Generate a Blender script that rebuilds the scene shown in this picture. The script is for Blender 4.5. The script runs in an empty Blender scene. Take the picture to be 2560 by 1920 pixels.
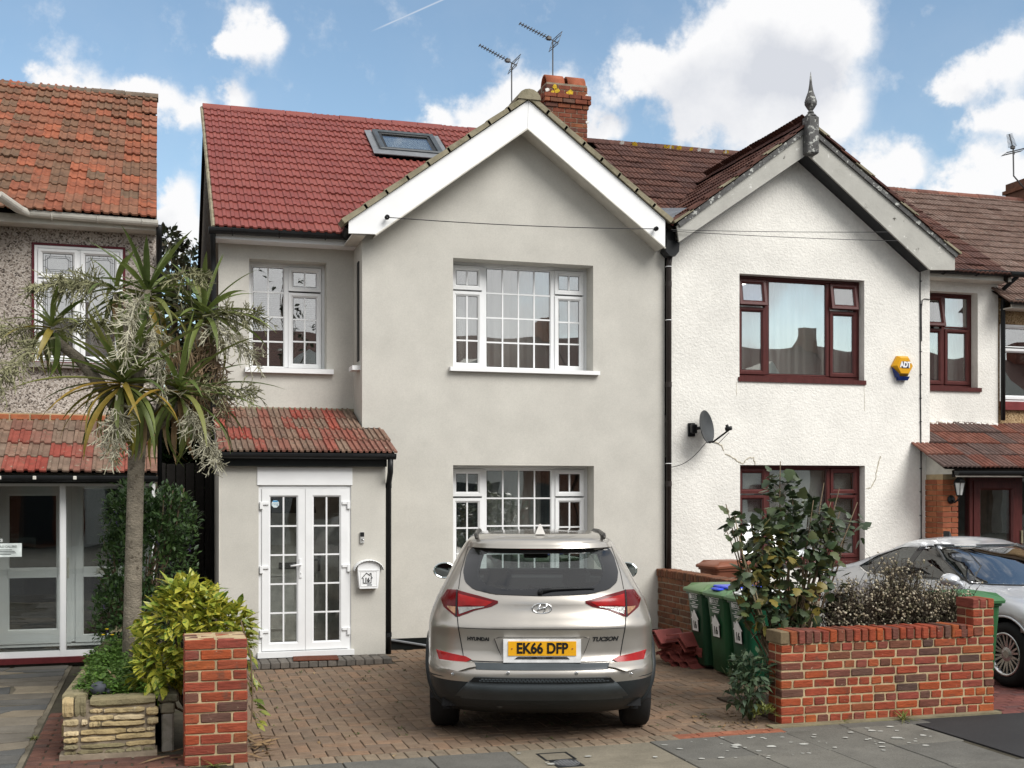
import bpy, bmesh, math, random
from mathutils import Vector, Matrix, Euler, noise as mnoise
random.seed(7)
S = bpy.context.scene
COL = S.collection
R = random.random
def U(a, b): return a + (b - a) * random.random()
rad = math.radians

# ---------------------------------------------------------------- camera, sky, sun, exposure
TH = math.atan(880 / 2950.0)
CAM_Y, CAM_Z = -14.3, 1.98
cam = bpy.data.cameras.new('camera')
cam.lens = 2950 / 2560 * 36.0
cam.sensor_width = 36.0
cam.shift_y = 260 / 2560
cam.clip_end = 3000
cam_o = bpy.data.objects.new('camera', cam)
COL.objects.link(cam_o)
cam_o.location = (0, CAM_Y, CAM_Z)
cam_o.rotation_euler = (rad(90), 0, -TH)
S.camera = cam_o

SUN_EL, SUN_AZ = rad(44), rad(150)        # azimuth clockwise from +Y
sun_dir = Vector((math.sin(SUN_AZ) * math.cos(SUN_EL), math.cos(SUN_AZ) * math.cos(SUN_EL), math.sin(SUN_EL)))
sl = bpy.data.lights.new('sun', 'SUN')
sl.energy = 1.5
sl.angle = rad(35)
sl.color = (1.0, 0.97, 0.93)
so = bpy.data.objects.new('sun', sl)
COL.objects.link(so)
so.rotation_euler = sun_dir.to_track_quat('Z', 'Y').to_euler()

S.view_settings.view_transform = 'Standard'
S.view_settings.look = 'None'
S.view_settings.gamma = 1
S.view_settings.use_curve_mapping = False
S.view_settings.exposure = 1.33
S.cycles.max_bounces = 8
S.cycles.transparent_max_bounces = 24
try: S.cycles.use_denoising = True
except Exception: pass

def pixdir(px, py):
    c, s = math.cos(TH), math.sin(TH)
    u, w = (px - 1280) / 2950, (1220 - py) / 2950
    return Vector((u * c + s, -u * s + c, w)).normalized()

def build_world():
    w = bpy.data.worlds.new('World')
    S.world = w
    w.use_nodes = True
    nt = w.node_tree
    N, L = nt.nodes, nt.links
    N.clear()
    out = N.new('ShaderNodeOutputWorld'); bg = N.new('ShaderNodeBackground')
    bg.inputs['Strength'].default_value = 0.066
    L.new(bg.outputs[0], out.inputs[0])
    sky = N.new('ShaderNodeTexSky'); sky.sky_type = 'NISHITA'
    sky.sun_disc = False; sky.sun_elevation = SUN_EL; sky.sun_rotation = SUN_AZ
    sky.air_density = 1.0; sky.dust_density = 0.6; sky.ozone_density = 1.6
    tc = N.new('ShaderNodeTexCoord')
    D = tc.outputs['Generated']
    def math_(op, a, b=None, c=None, clamp=False):
        n = N.new('ShaderNodeMath'); n.operation = op; n.use_clamp = clamp
        for i, v in enumerate((a, b, c)):
            if v is None: continue
            if isinstance(v, (int, float)): n.inputs[i].default_value = v
            else: L.new(v, n.inputs[i])
        return n.outputs[0]
    def noise(vec, scale, detail, rough, off=(0, 0, 0)):
        m = N.new('ShaderNodeVectorMath'); m.operation = 'ADD'
        L.new(vec, m.inputs[0]); m.inputs[1].default_value = off
        n = N.new('ShaderNodeTexNoise'); n.inputs['Scale'].default_value = scale
        n.inputs['Detail'].default_value = detail; n.inputs['Roughness'].default_value = rough
        L.new(m.outputs[0], n.inputs['Vector'])
        return n.outputs['Fac']
    # cumulus heaps: (pixel x, pixel y, radius in pixels)
    heaps = [(190, 215, 95), (110, 210, 70), (270, 240, 80), (400, 250, 70), (470, 285, 60),
             (620, 100, 105), (555, 120, 60), (680, 70, 55), (575, 250, 55), 
             (1290, 240, 110), (1400, 225, 95), (1180, 290, 90), (1500, 290, 80), (1090, 300, 50), (1470, 330, 70),
             (1545, 185, 75), (1780, 140, 185), (1930, 130, 200), (2050, 110, 175), (1690, 190, 120), (2110, 90, 110), (1960, 40, 150), (1600, 175, 70),
             (1870, 290, 125), (1990, 300, 105), (2110, 290, 95), (1760, 300, 95), (2200, 430, 95), (2120, 430, 85), (2280, 430, 65),
             (2450, 160, 85), (2530, 110, 95), (2360, 220, 60), (2420, 315, 70), (2500, 300, 80), (2560, 270, 90),
             (2440, 455, 85), (2540, 450, 95), (2370, 470, 55), (440, 490, 85), (420, 560, 100), (470, 590, 90), (350, 235, 45)]
    wn = N.new('ShaderNodeTexNoise'); wn.inputs['Scale'].default_value = 13; wn.inputs['Detail'].default_value = 6; wn.inputs['Roughness'].default_value = 0.6
    L.new(D, wn.inputs['Vector'])
    ws = N.new('ShaderNodeVectorMath'); ws.operation = 'SUBTRACT'; L.new(wn.outputs['Color'], ws.inputs[0]); ws.inputs[1].default_value = (0.5, 0.5, 0.5)
    wm = N.new('ShaderNodeVectorMath'); wm.operation = 'MULTIPLY_ADD'
    L.new(ws.outputs[0], wm.inputs[0]); wm.inputs[1].default_value = (0.075, 0.075, 0.075); L.new(D, wm.inputs[2])
    DW = wm.outputs[0]
    field = None; up = None
    upn = N.new('ShaderNodeVectorMath'); upn.operation = 'ADD'; L.new(DW, upn.inputs[0]); upn.inputs[1].default_value = (0.012, -0.006, 0.030)
    for px, py, r in heaps:
        c = pixdir(px, py)
        for k, src in enumerate((DW, upn.outputs[0])):
            d = N.new('ShaderNodeVectorMath'); d.operation = 'DISTANCE'
            L.new(src, d.inputs[0]); d.inputs[1].default_value = c
            f = math_('MULTIPLY_ADD', d.outputs['Value'], -2480.0 / r, 1.0)
            f = math_('MAXIMUM', f, 0.0)
            f = math_('MULTIPLY', f, f)
            if k == 0: field = f if field is None else math_('ADD', field, f)
            else: up = f if up is None else math_('ADD', up, f)
    n1 = noise(D, 26, 9, 0.62)
    n2 = noise(D, 7, 8, 0.6, (3.1, 1.7, 0.4))
    n3 = noise(D, 2.6, 9, 0.58, (7.7, 2.1, 5.0))
    # the rest of the dome carries loose cumulus of the same kind
    dt = N.new('ShaderNodeVectorMath'); dt.operation = 'DOT_PRODUCT'; L.new(D, dt.inputs[0]); dt.inputs[1].default_value = pixdir(1280, 250)
    away = N.new('ShaderNodeMapRange'); away.clamp = True
    L.new(dt.outputs['Value'], away.inputs[0]); away.inputs[1].default_value = 0.86; away.inputs[2].default_value = 0.72
    gen = math_('MULTIPLY', math_('MULTIPLY', math_('SUBTRACT', n3, 0.33), 4.0), away.outputs[0])
    fld = math_('MAXIMUM', field, gen)
    amp = math_('MULTIPLY_ADD', away.outputs[0], -0.9, 1.15)
    dens = math_('ADD', fld, math_('MULTIPLY', math_('SUBTRACT', n1, 0.5), amp))
    mr = N.new('ShaderNodeMapRange'); mr.interpolation_type = 'SMOOTHSTEP'
    L.new(dens, mr.inputs[0]); mr.inputs[1].default_value = 0.02; mr.inputs[2].default_value = 0.58
    # thin veil round the heaps
    veil = math_('MULTIPLY', math_('SUBTRACT', n2, 0.42, clamp=True), 0.9, clamp=True)
    veil = math_('MULTIPLY', veil, math_('ADD', math_('MULTIPLY', fld, 1.2, clamp=True), 0.22))
    # contrail, a straight streak of ice high overhead
    a, b = pixdir(925, 80), pixdir(1110, -2)
    nrm = a.cross(b).normalized()
    dl = N.new('ShaderNodeVectorMath'); dl.operation = 'DOT_PRODUCT'; L.new(D, dl.inputs[0]); dl.inputs[1].default_value = nrm
    tr = math_('SUBTRACT', 1.0, math_('MULTIPLY', math_('ABSOLUTE', dl.outputs['Value']), 1100.0), clamp=True)
    ax = (b - a).normalized()
    da = N.new('ShaderNodeVectorMath'); da.operation = 'DOT_PRODUCT'; L.new(D, da.inputs[0]); da.inputs[1].default_value = ax
    s0 = a.dot(ax)
    tr = math_('MULTIPLY', tr, math_('MULTIPLY', math_('SUBTRACT', da.outputs['Value'], s0), 60.0, clamp=True))
    tr = math_('MULTIPLY', tr, math_('LESS_THAN', da.outputs['Value'], s0 + 0.2))
    mask = math_('MAXIMUM', mr.outputs[0], veil)
    mask = math_('MAXIMUM', mask, math_('MULTIPLY', tr, 0.45))
    # grey bellies where more cloud stands above
    sh = math_('MULTIPLY', math_('SUBTRACT', math_('ADD', up, math_('MULTIPLY', math_('SUBTRACT', n2, 0.5), 1.3)), 0.30, clamp=True), 1.0, clamp=True)
    cr = N.new('ShaderNodeMix'); cr.data_type = 'RGBA'
    L.new(sh, cr.inputs[0]); cr.inputs[6].default_value = (5.9, 5.9, 5.95, 1); cr.inputs[7].default_value = (4.2, 4.35, 4.7, 1)
    # paler towards the horizon, deeper blue overhead, as the photograph's sky
    tint = N.new('ShaderNodeMix'); tint.data_type = 'RGBA'; tint.blend_type = 'MULTIPLY'; tint.inputs[0].default_value = 1.0
    L.new(sky.outputs[0], tint.inputs[6]); tint.inputs[7].default_value = (1.10, 1.10, 1.0, 1)
    mx = N.new('ShaderNodeMix'); mx.data_type = 'RGBA'
    L.new(mask, mx.inputs[0]); L.new(tint.outputs[2], mx.inputs[6]); L.new(cr.outputs[2], mx.inputs[7])
    L.new(mx.outputs[2], bg.inputs['Color'])
build_world()

# ---------------------------------------------------------------- lettering (made while the scene is still empty)
TEXTS = {}
def make_text(key, body, size, extrude=0.0, sx=1.0, shear=0.0, bold=0.0):
    cu = bpy.data.curves.new('lettering', 'FONT')
    cu.body = body; cu.size = size; cu.extrude = extrude; cu.align_x = 'CENTER'; cu.align_y = 'CENTER'; cu.shear = shear; cu.offset = bold
    o = bpy.data.objects.new('lettering', cu); COL.objects.link(o)
    dg = bpy.context.evaluated_depsgraph_get()
    me = bpy.data.meshes.new_from_object(o.evaluated_get(dg))
    for v in me.vertices: v.co.x *= sx
    bpy.data.objects.remove(o); bpy.data.curves.remove(cu)
    me.materials.clear()
    TEXTS[key] = me
make_text('plate', 'EK66 DFP', 0.112, 0.001, 0.86, 0, 0.0035)
make_text('maker', 'HYUNDAI', 0.037, 0.002, 1.05, 0, .0015)
make_text('model', 'TUCSON', 0.044, 0.002, 1.15, 0.25, .0015)
make_text('n16', '16', 0.11, 0.0006, 0.85, 0, 0.004)
make_text('bexley', 'BEXLEY', 0.055, 0.0006, 0.9)
make_text('adt', 'ADT', 0.105, 0.0006, 0.8, 0, 0.006)
make_text('ring', 'ring', 0.045, 0.0004)
make_text('cold', 'NO COLD CALLERS!', 0.034, 0.0004, 0.85)

# ---------------------------------------------------------------- helpers
def world_of(o):
    if o is None: return Matrix.Identity(4)
    m = o.matrix_basis.copy()
    if o.parent: m = world_of(o.parent) @ o.matrix_parent_inverse @ m
    return m
_inv = {}
def attach(o, parent):
    if parent is None: return o
    o.parent = parent
    k = parent.name
    if k not in _inv: _inv[k] = world_of(parent).inverted()
    o.matrix_parent_inverse = _inv[k]
    return o
def link(name, me, parent=None, mat4=None):
    o = bpy.data.objects.new(name, me); COL.objects.link(o)
    if mat4 is not None: o.matrix_basis = mat4
    return attach(o, parent)
def tag(o, label=None, cat=None, group=None, kind=None):
    if label: o['label'] = label
    if cat: o['category'] = cat
    if group: o['group'] = group
    if kind: o['kind'] = kind
    return o
def thing(name, label, cat, loc=(0, 0, 0), group=None):
    o = bpy.data.objects.new(name, None); COL.objects.link(o)
    o.empty_display_size = 0.1
    o.location = loc
    return tag(o, label, cat, group)

class MB:
    """collects faces, then becomes one mesh object"""
    def __init__(s): s.v = []; s.f = []; s.mi = []; s.cur = 0
    def add(s, vs, fs):
        b = len(s.v); s.v += [tuple(p) for p in vs]
        for f in fs: s.f.append([b + i for i in f]); s.mi.append(s.cur)
        return b
    def quad(s, a, b, c, d): s.add((a, b, c, d), ((0, 1, 2, 3),))
    def box(s, x0, x1, y0, y1, z0, z1, m=None):
        vs = [(x0, y0, z0), (x1, y0, z0), (x1, y1, z0), (x0, y1, z0), (x0, y0, z1), (x1, y0, z1), (x1, y1, z1), (x0, y1, z1)]
        if m is not None: vs = [m @ Vector(p) for p in vs]
        s.add(vs, ((0, 3, 2, 1), (4, 5, 6, 7), (0, 1, 5, 4), (1, 2, 6, 5), (2, 3, 7, 6), (3, 0, 4, 7)))
        return s
    def bbox(s, x0, x1, y0, y1, z0, z1, b=0.006, m=None, jit=0.0):
        """box with its long edges chamfered (an octagonal waist)"""
        vs = []
        for z, i in ((z0, b), (z0 + b, 0), (z1 - b, 0), (z1, b)):
            for x, y in ((x0 + b + i, y0 + i), (x1 - b - i, y0 + i), (x1 - i, y0 + b + i), (x1 - i, y1 - b - i), (x1 - b - i, y1 - i), (x0 + b + i, y1 - i), (x0 + i, y1 - b - i), (x0 + i, y0 + b + i)):
                vs.append(Vector((x + U(-jit, jit), y + U(-jit, jit), z + U(-jit, jit))))
        if m is not None: vs = [m @ p for p in vs]
        fs = [tuple(range(7, -1, -1)), tuple(range(24, 32))]
        for k in range(3):
            for i in range(8):
                j = (i + 1) % 8
                fs.append((k * 8 + i, k * 8 + j, k * 8 + 8 + j, k * 8 + 8 + i))
        s.add(vs, fs); return s
    def prism(s, pts, d, m=None):
        """pts: 3-D outline (counter-clockwise seen against d), swept along vector d"""
        n = len(pts); pts = [Vector(p) for p in pts]; d = Vector(d)
        vs = pts + [p + d for p in pts]
        if m is not None: vs = [m @ p for p in vs]
        fs = [tuple(range(n - 1, -1, -1)), tuple(range(n, 2 * n))]
        fs += [(i, (i + 1) % n, n + (i + 1) % n, n + i) for i in range(n)]
        s.add(vs, fs); return s
    def tube(s, path, r, n=6, cap=True):
        path = [Vector(p) for p in path]
        rr = r if isinstance(r, (list, tuple)) else [r] * len(path)
        vs = []; fs = []
        up = None
        for i, p in enumerate(path):
            t = (path[min(i + 1, len(path) - 1)] - path[max(i - 1, 0)])
            t = t.normalized() if t.length > 1e-9 else Vector((0, 0, 1))
            if up is None:
                up = t.orthogonal().normalized()
            else:
                up = (up - t * up.dot(t)); up = up.normalized() if up.length > 1e-6 else t.orthogonal().normalized()
            w = t.cross(up)
            for k in range(n):
                a = 2 * math.pi * k / n
                vs.append(p + (up * math.cos(a) + w * math.sin(a)) * rr[i])
        for i in range(len(path) - 1):
            for k in range(n):
                j = (k + 1) % n
                fs.append((i * n + k, i * n + j, i * n + n + j, i * n + n + k))
        if cap:
            fs.append(tuple(range(n - 1, -1, -1))); fs.append(tuple(range((len(path) - 1) * n, len(path) * n)))
        s.add(vs, fs); return s
    def lathe(s, prof, n=24, m=None, closed=False):
        """prof: (radius, height) pairs about the z axis"""
        vs = []; fs = []
        for r, h in prof:
            for k in range(n):
                a = 2 * math.pi * k / n
                vs.append(Vector((r * math.cos(a), r * math.sin(a), h)))
        if m is not None: vs = [m @ p for p in vs]
        np_ = len(prof)
        for i in range(np_ if closed else np_ - 1):
            i2 = (i + 1) % np_
            for k in range(n):
                j = (k + 1) % n
                fs.append((i * n + k, i * n + j, i2 * n + j, i2 * n + k))
        s.add(vs, fs); return s
    def ring(s, x0, x1, z0, z1, prof, m=None):
        """mitred picture frame in the xz plane; prof = (inset, y) pairs going round the section"""
        vs = []; fs = []
        for i, y in prof:
            vs += [Vector((x0 + i, y, z0 + i)), Vector((x1 - i, y, z0 + i)), Vector((x1 - i, y, z1 - i)), Vector((x0 + i, y, z1 - i))]
        if m is not None: vs = [m @ p for p in vs]
        n = len(prof)
        for a in range(n):
            b = (a + 1) % n
            for k in range(4):
                j = (k + 1) % 4
                fs.append((a * 4 + k, a * 4 + j, b * 4 + j, b * 4 + k))
        s.add(vs, fs); return s
    def mesh(s, mats, smooth=False, name='mesh'):
        me = bpy.data.meshes.new(name)
        me.from_pydata(s.v, [], s.f)
        for m in (mats if isinstance(mats, (list, tuple)) else [mats]): me.materials.append(m)
        if any(s.mi): me.polygons.foreach_set('material_index', s.mi)
        if smooth: me.polygons.foreach_set('use_smooth', [True] * len(me.polygons))
        me.update()
        return me
    def obj(s, name, mats, parent=None, smooth=False, mat4=None, fix=True):
        me = s.mesh(mats, smooth, name)
        if fix: fixn(me)
        return link(name, me, parent, mat4)
def fixn(me):
    bm = bmesh.new(); bm.from_mesh(me)
    bmesh.ops.recalc_face_normals(bm, faces=bm.faces)
    bm.to_mesh(me); bm.free()
def smooth_by_angle(o, deg=35):
    me = o.data
    bm = bmesh.new(); bm.from_mesh(me)
    for f in bm.faces: f.smooth = True
    for e in bm.edges:
        if len(e.link_faces) == 2 and e.calc_face_angle(0) > rad(deg): e.smooth = False
    bm.to_mesh(me); bm.free()
    return o

# ---------------------------------------------------------------- materials
def node_mat(name):
    m = bpy.data.materials.new(name); m.use_nodes = True
    nt = m.node_tree; nt.nodes.clear()
    out = nt.nodes.new('ShaderNodeOutputMaterial')
    return m, nt, out
def M(name, cols, rough=0.7, metal=0.0, n_scale=6.0, n_amt=0.25, n_detail=5, b_scale=60.0, b_str=0.15, b_dist=0.01, spots=None, spec=0.25, coat=0.0,
      fine=None, rnd_amt=0.0, trans=None, streak=None, rough_var=0.0):
    """cols: one colour or a palette picked per piece. spots: list of (colour, scale, threshold, softness). fine: (scale, amount) second grain. streak: (x, y, z) stretch of the noise"""
    m, nt, out = node_mat(name)
    N, L = nt.nodes, nt.links
    p = N.new('ShaderNodeBsdfPrincipled')
    p.inputs['Roughness'].default_value = rough; p.inputs['Metallic'].default_value = metal
    p.inputs['Specular IOR Level'].default_value = spec
    if coat: p.inputs['Coat Weight'].default_value = coat; p.inputs['Coat Roughness'].default_value = 0.04
    tc = N.new('ShaderNodeTexCoord'); oi = N.new('ShaderNodeObjectInfo')
    off = N.new('ShaderNodeVectorMath'); off.operation = 'MULTIPLY_ADD'
    cx = N.new('ShaderNodeCombineXYZ')
    for i in range(3): L.new(oi.outputs['Random'], cx.inputs[i])
    L.new(cx.outputs[0], off.inputs[0]); off.inputs[1].default_value = (37, 53, 71); L.new(tc.outputs['Object'], off.inputs[2])
    V = off.outputs[0]
    VS = V
    if streak:
        mp = N.new('ShaderNodeVectorMath'); mp.operation = 'MULTIPLY'; L.new(V, mp.inputs[0]); mp.inputs[1].default_value = streak; VS = mp.outputs[0]
    def nz(vec, sc, det=5, ro=0.6):
        n = N.new('ShaderNodeTexNoise'); n.inputs['Scale'].default_value = sc; n.inputs['Detail'].default_value = det; n.inputs['Roughness'].default_value = ro
        L.new(vec, n.inputs['Vector']); return n.outputs['Fac']
    def mp_(src, a, b, c, d):
        r = N.new('ShaderNodeMapRange'); L.new(src, r.inputs[0])
        for i, v in enumerate((a, b, c, d)): r.inputs[i + 1].default_value = v
        return r.outputs[0]
    def mul(a, b, op='MULTIPLY'):
        n = N.new('ShaderNodeMath'); n.operation = op
        for i, v in enumerate((a, b)):
            if isinstance(v, (int, float)): n.inputs[i].default_value = v
            else: L.new(v, n.inputs[i])
        return n.outputs[0]
    if isinstance(cols[0], (int, float)): cols = [cols]
    rr = None
    if len(cols) > 1 or rnd_amt:
        g = N.new('ShaderNodeNewGeometry')
        rr = mul(mul(oi.outputs['Random'], g.outputs['Random Per Island'], 'ADD'), 1.0, 'MODULO')
    if len(cols) > 1:
        cr = N.new('ShaderNodeValToRGB'); cr.color_ramp.interpolation = 'LINEAR'
        L.new(rr, cr.inputs[0])
        els = cr.color_ramp.elements
        while len(els) < len(cols): els.new(0.5)
        for i, c in enumerate(cols):
            els[i].position = i / (len(cols) - 1); els[i].color = (*c, 1)
        base = cr.outputs[0]
    else:
        rgb = N.new('ShaderNodeRGB'); rgb.outputs[0].default_value = (*cols[0], 1); base = rgb.outputs[0]
    def scale_col(col, fac):
        v = N.new('ShaderNodeVectorMath'); v.operation = 'SCALE'; L.new(col, v.inputs[0]); L.new(fac, v.inputs['Scale']); return v.outputs[0]
    if n_amt:
        base = scale_col(base, mp_(nz(VS, n_scale, n_detail), 0.3, 0.7, 1 - n_amt, 1 + n_amt))
    if fine:
        base = scale_col(base, mp_(nz(V, fine[0], 3), 0.3, 0.7, 1 - fine[1], 1 + fine[1]))
    if rnd_amt:
        base = scale_col(base, mp_(mul(mul(rr, 7.31), 1.0, 'MODULO'), 0, 1, 1 - rnd_amt, 1 + rnd_amt))
    for sp in (spots or []):
        c, sc, th, sf = sp[:4]
        f = mp_(nz(V, sc, 6, 0.65), th, th + sf, 0, 1)
        mx = N.new('ShaderNodeMix'); mx.data_type = 'RGBA'; L.new(f, mx.inputs[0]); L.new(base, mx.inputs[6]); mx.inputs[7].default_value = (*c, 1)
        base = mx.outputs[2]
    L.new(base, p.inputs['Base Color'])
    if rough_var:
        L.new(mp_(nz(VS, n_scale * 1.7, 4), 0.3, 0.7, max(0.02, rough - rough_var), min(1, rough + rough_var)), p.inputs['Roughness'])
    if b_str:
        b = N.new('ShaderNodeBump'); b.inputs['Strength'].default_value = b_str; b.inputs['Distance'].default_value = b_dist
        L.new(nz(VS, b_scale, 4), b.inputs['Height']); L.new(b.outputs[0], p.inputs['Normal'])
    sh = p.outputs[0]
    if trans:
        t = N.new('ShaderNodeBsdfTranslucent'); L.new(base, t.inputs[0])
        mx = N.new('ShaderNodeMixShader'); mx.inputs[0].default_value = trans; L.new(sh, mx.inputs[1]); L.new(t.outputs[0], mx.inputs[2]); sh = mx.outputs[0]
    L.new(sh, out.inputs[0])
    return m
def M_pebble(name, cols, scale, bump=0.9, dist=0.02, soft=False):
    """pebble dash or rough cast render: a voronoi of little stones"""
    m, nt, out = node_mat(name); N, L = nt.nodes, nt.links
    p = N.new('ShaderNodeBsdfPrincipled'); p.inputs['Roughness'].default_value = 0.9; p.inputs['Specular IOR Level'].default_value = 0.15
    tc = N.new('ShaderNodeTexCoord')
    v = N.new('ShaderNodeTexVoronoi'); v.inputs['Scale'].default_value = scale; L.new(tc.outputs['Object'], v.inputs['Vector'])
    cr = N.new('ShaderNodeValToRGB'); els = cr.color_ramp.elements
    sp = N.new('ShaderNodeSeparateColor'); L.new(v.outputs['Color'], sp.inputs[0]); L.new(sp.outputs[0], cr.inputs[0])
    while len(els) < len(cols): els.new(0.5)
    for i, c in enumerate(cols): els[i].position = i / max(1, len(cols) - 1); els[i].color = (*c, 1)
    n = N.new('ShaderNodeTexNoise'); n.inputs['Scale'].default_value = 1.1; n.inputs['Detail'].default_value = 7; L.new(tc.outputs['Object'], n.inputs['Vector'])
    mr = N.new('ShaderNodeMapRange'); L.new(n.outputs['Fac'], mr.inputs[0])
    for i, q in enumerate((0.3, 0.7, 0.78, 1.15)): mr.inputs[i + 1].default_value = q
    sc = N.new('ShaderNodeVectorMath'); sc.operation = 'SCALE'; L.new(cr.outputs[0], sc.inputs[0]); L.new(mr.outputs[0], sc.inputs['Scale'])
    L.new(sc.outputs[0], p.inputs['Base Color'])
    b = N.new('ShaderNodeBump'); b.inputs['Strength'].default_value = bump; b.inputs['Distance'].default_value = dist; b.invert = True
    L.new(v.outputs['Distance'], b.inputs['Height']); L.new(b.outputs[0], p.inputs['Normal'])
    L.new(p.outputs[0], out.inputs[0])
    return m
def M_glass(name, tint=(0.75, 0.8, 0.78), gain=2.2, base=0.03, wave=0.0, wscale=1.2):
    m, nt, out = node_mat(name); N, L = nt.nodes, nt.links
    t = N.new('ShaderNodeBsdfTransparent'); t.inputs[0].default_value = (*tint, 1)
    g = N.new('ShaderNodeBsdfGlossy'); g.inputs['Roughness'].default_value = 0.0
    ge = N.new('ShaderNodeNewGeometry'); dt = N.new('ShaderNodeVectorMath'); dt.operation = 'DOT_PRODUCT'
    L.new(ge.outputs['Incoming'], dt.inputs[0]); L.new(ge.outputs['Normal'], dt.inputs[1])
    ab = N.new('ShaderNodeMath'); ab.operation = 'ABSOLUTE'; L.new(dt.outputs['Value'], ab.inputs[0])
    om = N.new('ShaderNodeMath'); om.operation = 'SUBTRACT'; om.inputs[0].default_value = 1.0; L.new(ab.outputs[0], om.inputs[1])
    pw = N.new('ShaderNodeMath'); pw.operation = 'POWER'; L.new(om.outputs[0], pw.inputs[0]); pw.inputs[1].default_value = 5.0
    fr = N.new('ShaderNodeMath'); fr.operation = 'MULTIPLY_ADD'; L.new(pw.outputs[0], fr.inputs[0]); fr.inputs[1].default_value = 0.4; fr.inputs[2].default_value = 0.04
    mt = N.new('ShaderNodeMath'); mt.operation = 'MULTIPLY_ADD'; mt.use_clamp = True
    L.new(fr.outputs[0], mt.inputs[0]); mt.inputs[1].default_value = gain; mt.inputs[2].default_value = base
    mx = N.new('ShaderNodeMixShader'); L.new(mt.outputs[0], mx.inputs[0]); L.new(t.outputs[0], mx.inputs[1]); L.new(g.outputs[0], mx.inputs[2])
    if wave:
        tc = N.new('ShaderNodeTexCoord')
        n = N.new('ShaderNodeTexNoise'); n.inputs['Scale'].default_value = wscale; n.inputs['Detail'].default_value = 1.0; L.new(tc.outputs['Object'], n.inputs['Vector'])
        b = N.new('ShaderNodeBump'); b.inputs['Strength'].default_value = 1.0; b.inputs['Distance'].default_value = wave
        L.new(n.outputs['Fac'], b.inputs['Height']); L.new(b.outputs[0], g.inputs['Normal'])
    L.new(mx.outputs[0], out.inputs[0])
    return m

upvc = M('white upvc', (0.74, 0.75, 0.75), 0.32, n_scale=3, n_amt=0.05, b_str=0)
white_paint = M('white fascia', (0.80, 0.81, 0.81), 0.4, n_scale=2, n_amt=0.04, b_scale=8, b_str=0.03)
render_grey = M('smooth grey render', (0.505, 0.49, 0.443), 0.9, n_scale=2.2, n_amt=0.075, n_detail=9, b_scale=160, b_str=0.28, b_dist=0.004, spec=0.15, fine=(70, 0.06))
render_white = M('rough cast white', (0.745, 0.73, 0.68), 0.9, n_scale=0.9, n_amt=0.12, n_detail=9, b_scale=38, b_str=0.65, b_dist=0.018, spec=0.12, fine=(22, 0.05),
                 spots=[((0.45, 0.42, 0.36), 0.8, 0.60, 0.35), ((0.50, 0.47, 0.42), 5.0, 0.70, 0.3)])
pebble_left = M_pebble('pebble dash grey', [(0.06, 0.05, 0.045), (0.28, 0.24, 0.20), (0.48, 0.43, 0.38), (0.55, 0.50, 0.45), (0.30, 0.25, 0.21)], 62, .6, .012)
pebble_brown = M_pebble('pebble dash brown', [(0.10, 0.06, 0.03), (0.32, 0.22, 0.12), (0.42, 0.31, 0.18), (0.22, 0.14, 0.07)], 60, .6, .012)
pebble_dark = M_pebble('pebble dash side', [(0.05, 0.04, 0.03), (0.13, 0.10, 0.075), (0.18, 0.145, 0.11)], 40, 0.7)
black_paint = M('black paint', (0.008, 0.010, 0.010), 0.28, n_amt=0.2, b_scale=9, b_str=0.05)
black_plastic = M('black plastic', (0.013, 0.014, 0.015), 0.4, n_amt=0.2, b_str=0)
white_plastic = M('weathered white plastic', (0.58, 0.56, 0.50), 0.45, n_scale=5, n_amt=0.14, b_str=0.02, spots=[((0.25, 0.23, 0.19), 6, 0.62, 0.3)])
grey_wood = M('weathered grey paint', (0.40, 0.395, 0.36), 0.7, n_scale=3, n_amt=0.12, b_scale=30, b_str=0.25, spots=[((0.62, 0.62, 0.58), 9, 0.63, 0.05), ((0.05, 0.045, 0.035), 7, 0.66, 0.06)])
peeling = M('peeling paint timber', (0.09, 0.09, 0.088), 0.7, n_scale=8, n_amt=0.3, b_scale=30, b_str=0.4, spots=[((0.42, 0.43, 0.40), 16, 0.57, 0.05), ((0.03, 0.025, 0.02), 19, 0.60, 0.06)])
red_roof = M('new red tile', [(0.180, 0.046, 0.038), (0.20, 0.052, 0.042), (0.215, 0.060, 0.047), (0.170, 0.044, 0.037)], 0.55, n_scale=7, n_amt=0.13, b_scale=50, b_str=0.12, spots=[((0.36, 0.25, 0.2), 15, 0.74, 0.1)])
old_roof = M('weathered orange tile', [(0.26, 0.082, 0.040), (0.20, 0.066, 0.036), (0.155, 0.074, 0.042), (0.12, 0.075, 0.046), (0.22, 0.075, 0.040), (0.18, 0.085, 0.050)], 0.8, n_scale=7, n_amt=0.35, b_scale=40, b_str=0.3,
             spots=[((0.07, 0.06, 0.04), 6, 0.58, 0.2), ((0.33, 0.30, 0.25), 24, 0.70, 0.06)])
brown_roof = M('dark brown tile', [(0.075, 0.034, 0.026), (0.062, 0.028, 0.022), (0.095, 0.042, 0.030), (0.070, 0.036, 0.030)], 0.85, n_scale=9, n_amt=0.35, b_scale=50, b_str=0.3,
               spots=[((0.14, 0.11, 0.09), 11, 0.60, 0.2), ((0.5, 0.5, 0.47), 26, 0.73, 0.04)])
brown_roof2 = M('faded brown tile', [(0.135, 0.085, 0.066), (0.115, 0.072, 0.056), (0.155, 0.105, 0.085), (0.105, 0.062, 0.048)], 0.85, n_scale=9, n_amt=0.35, b_scale=50, b_str=0.3,
                spots=[((0.22, 0.19, 0.16), 11, 0.56, 0.2)])
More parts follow.
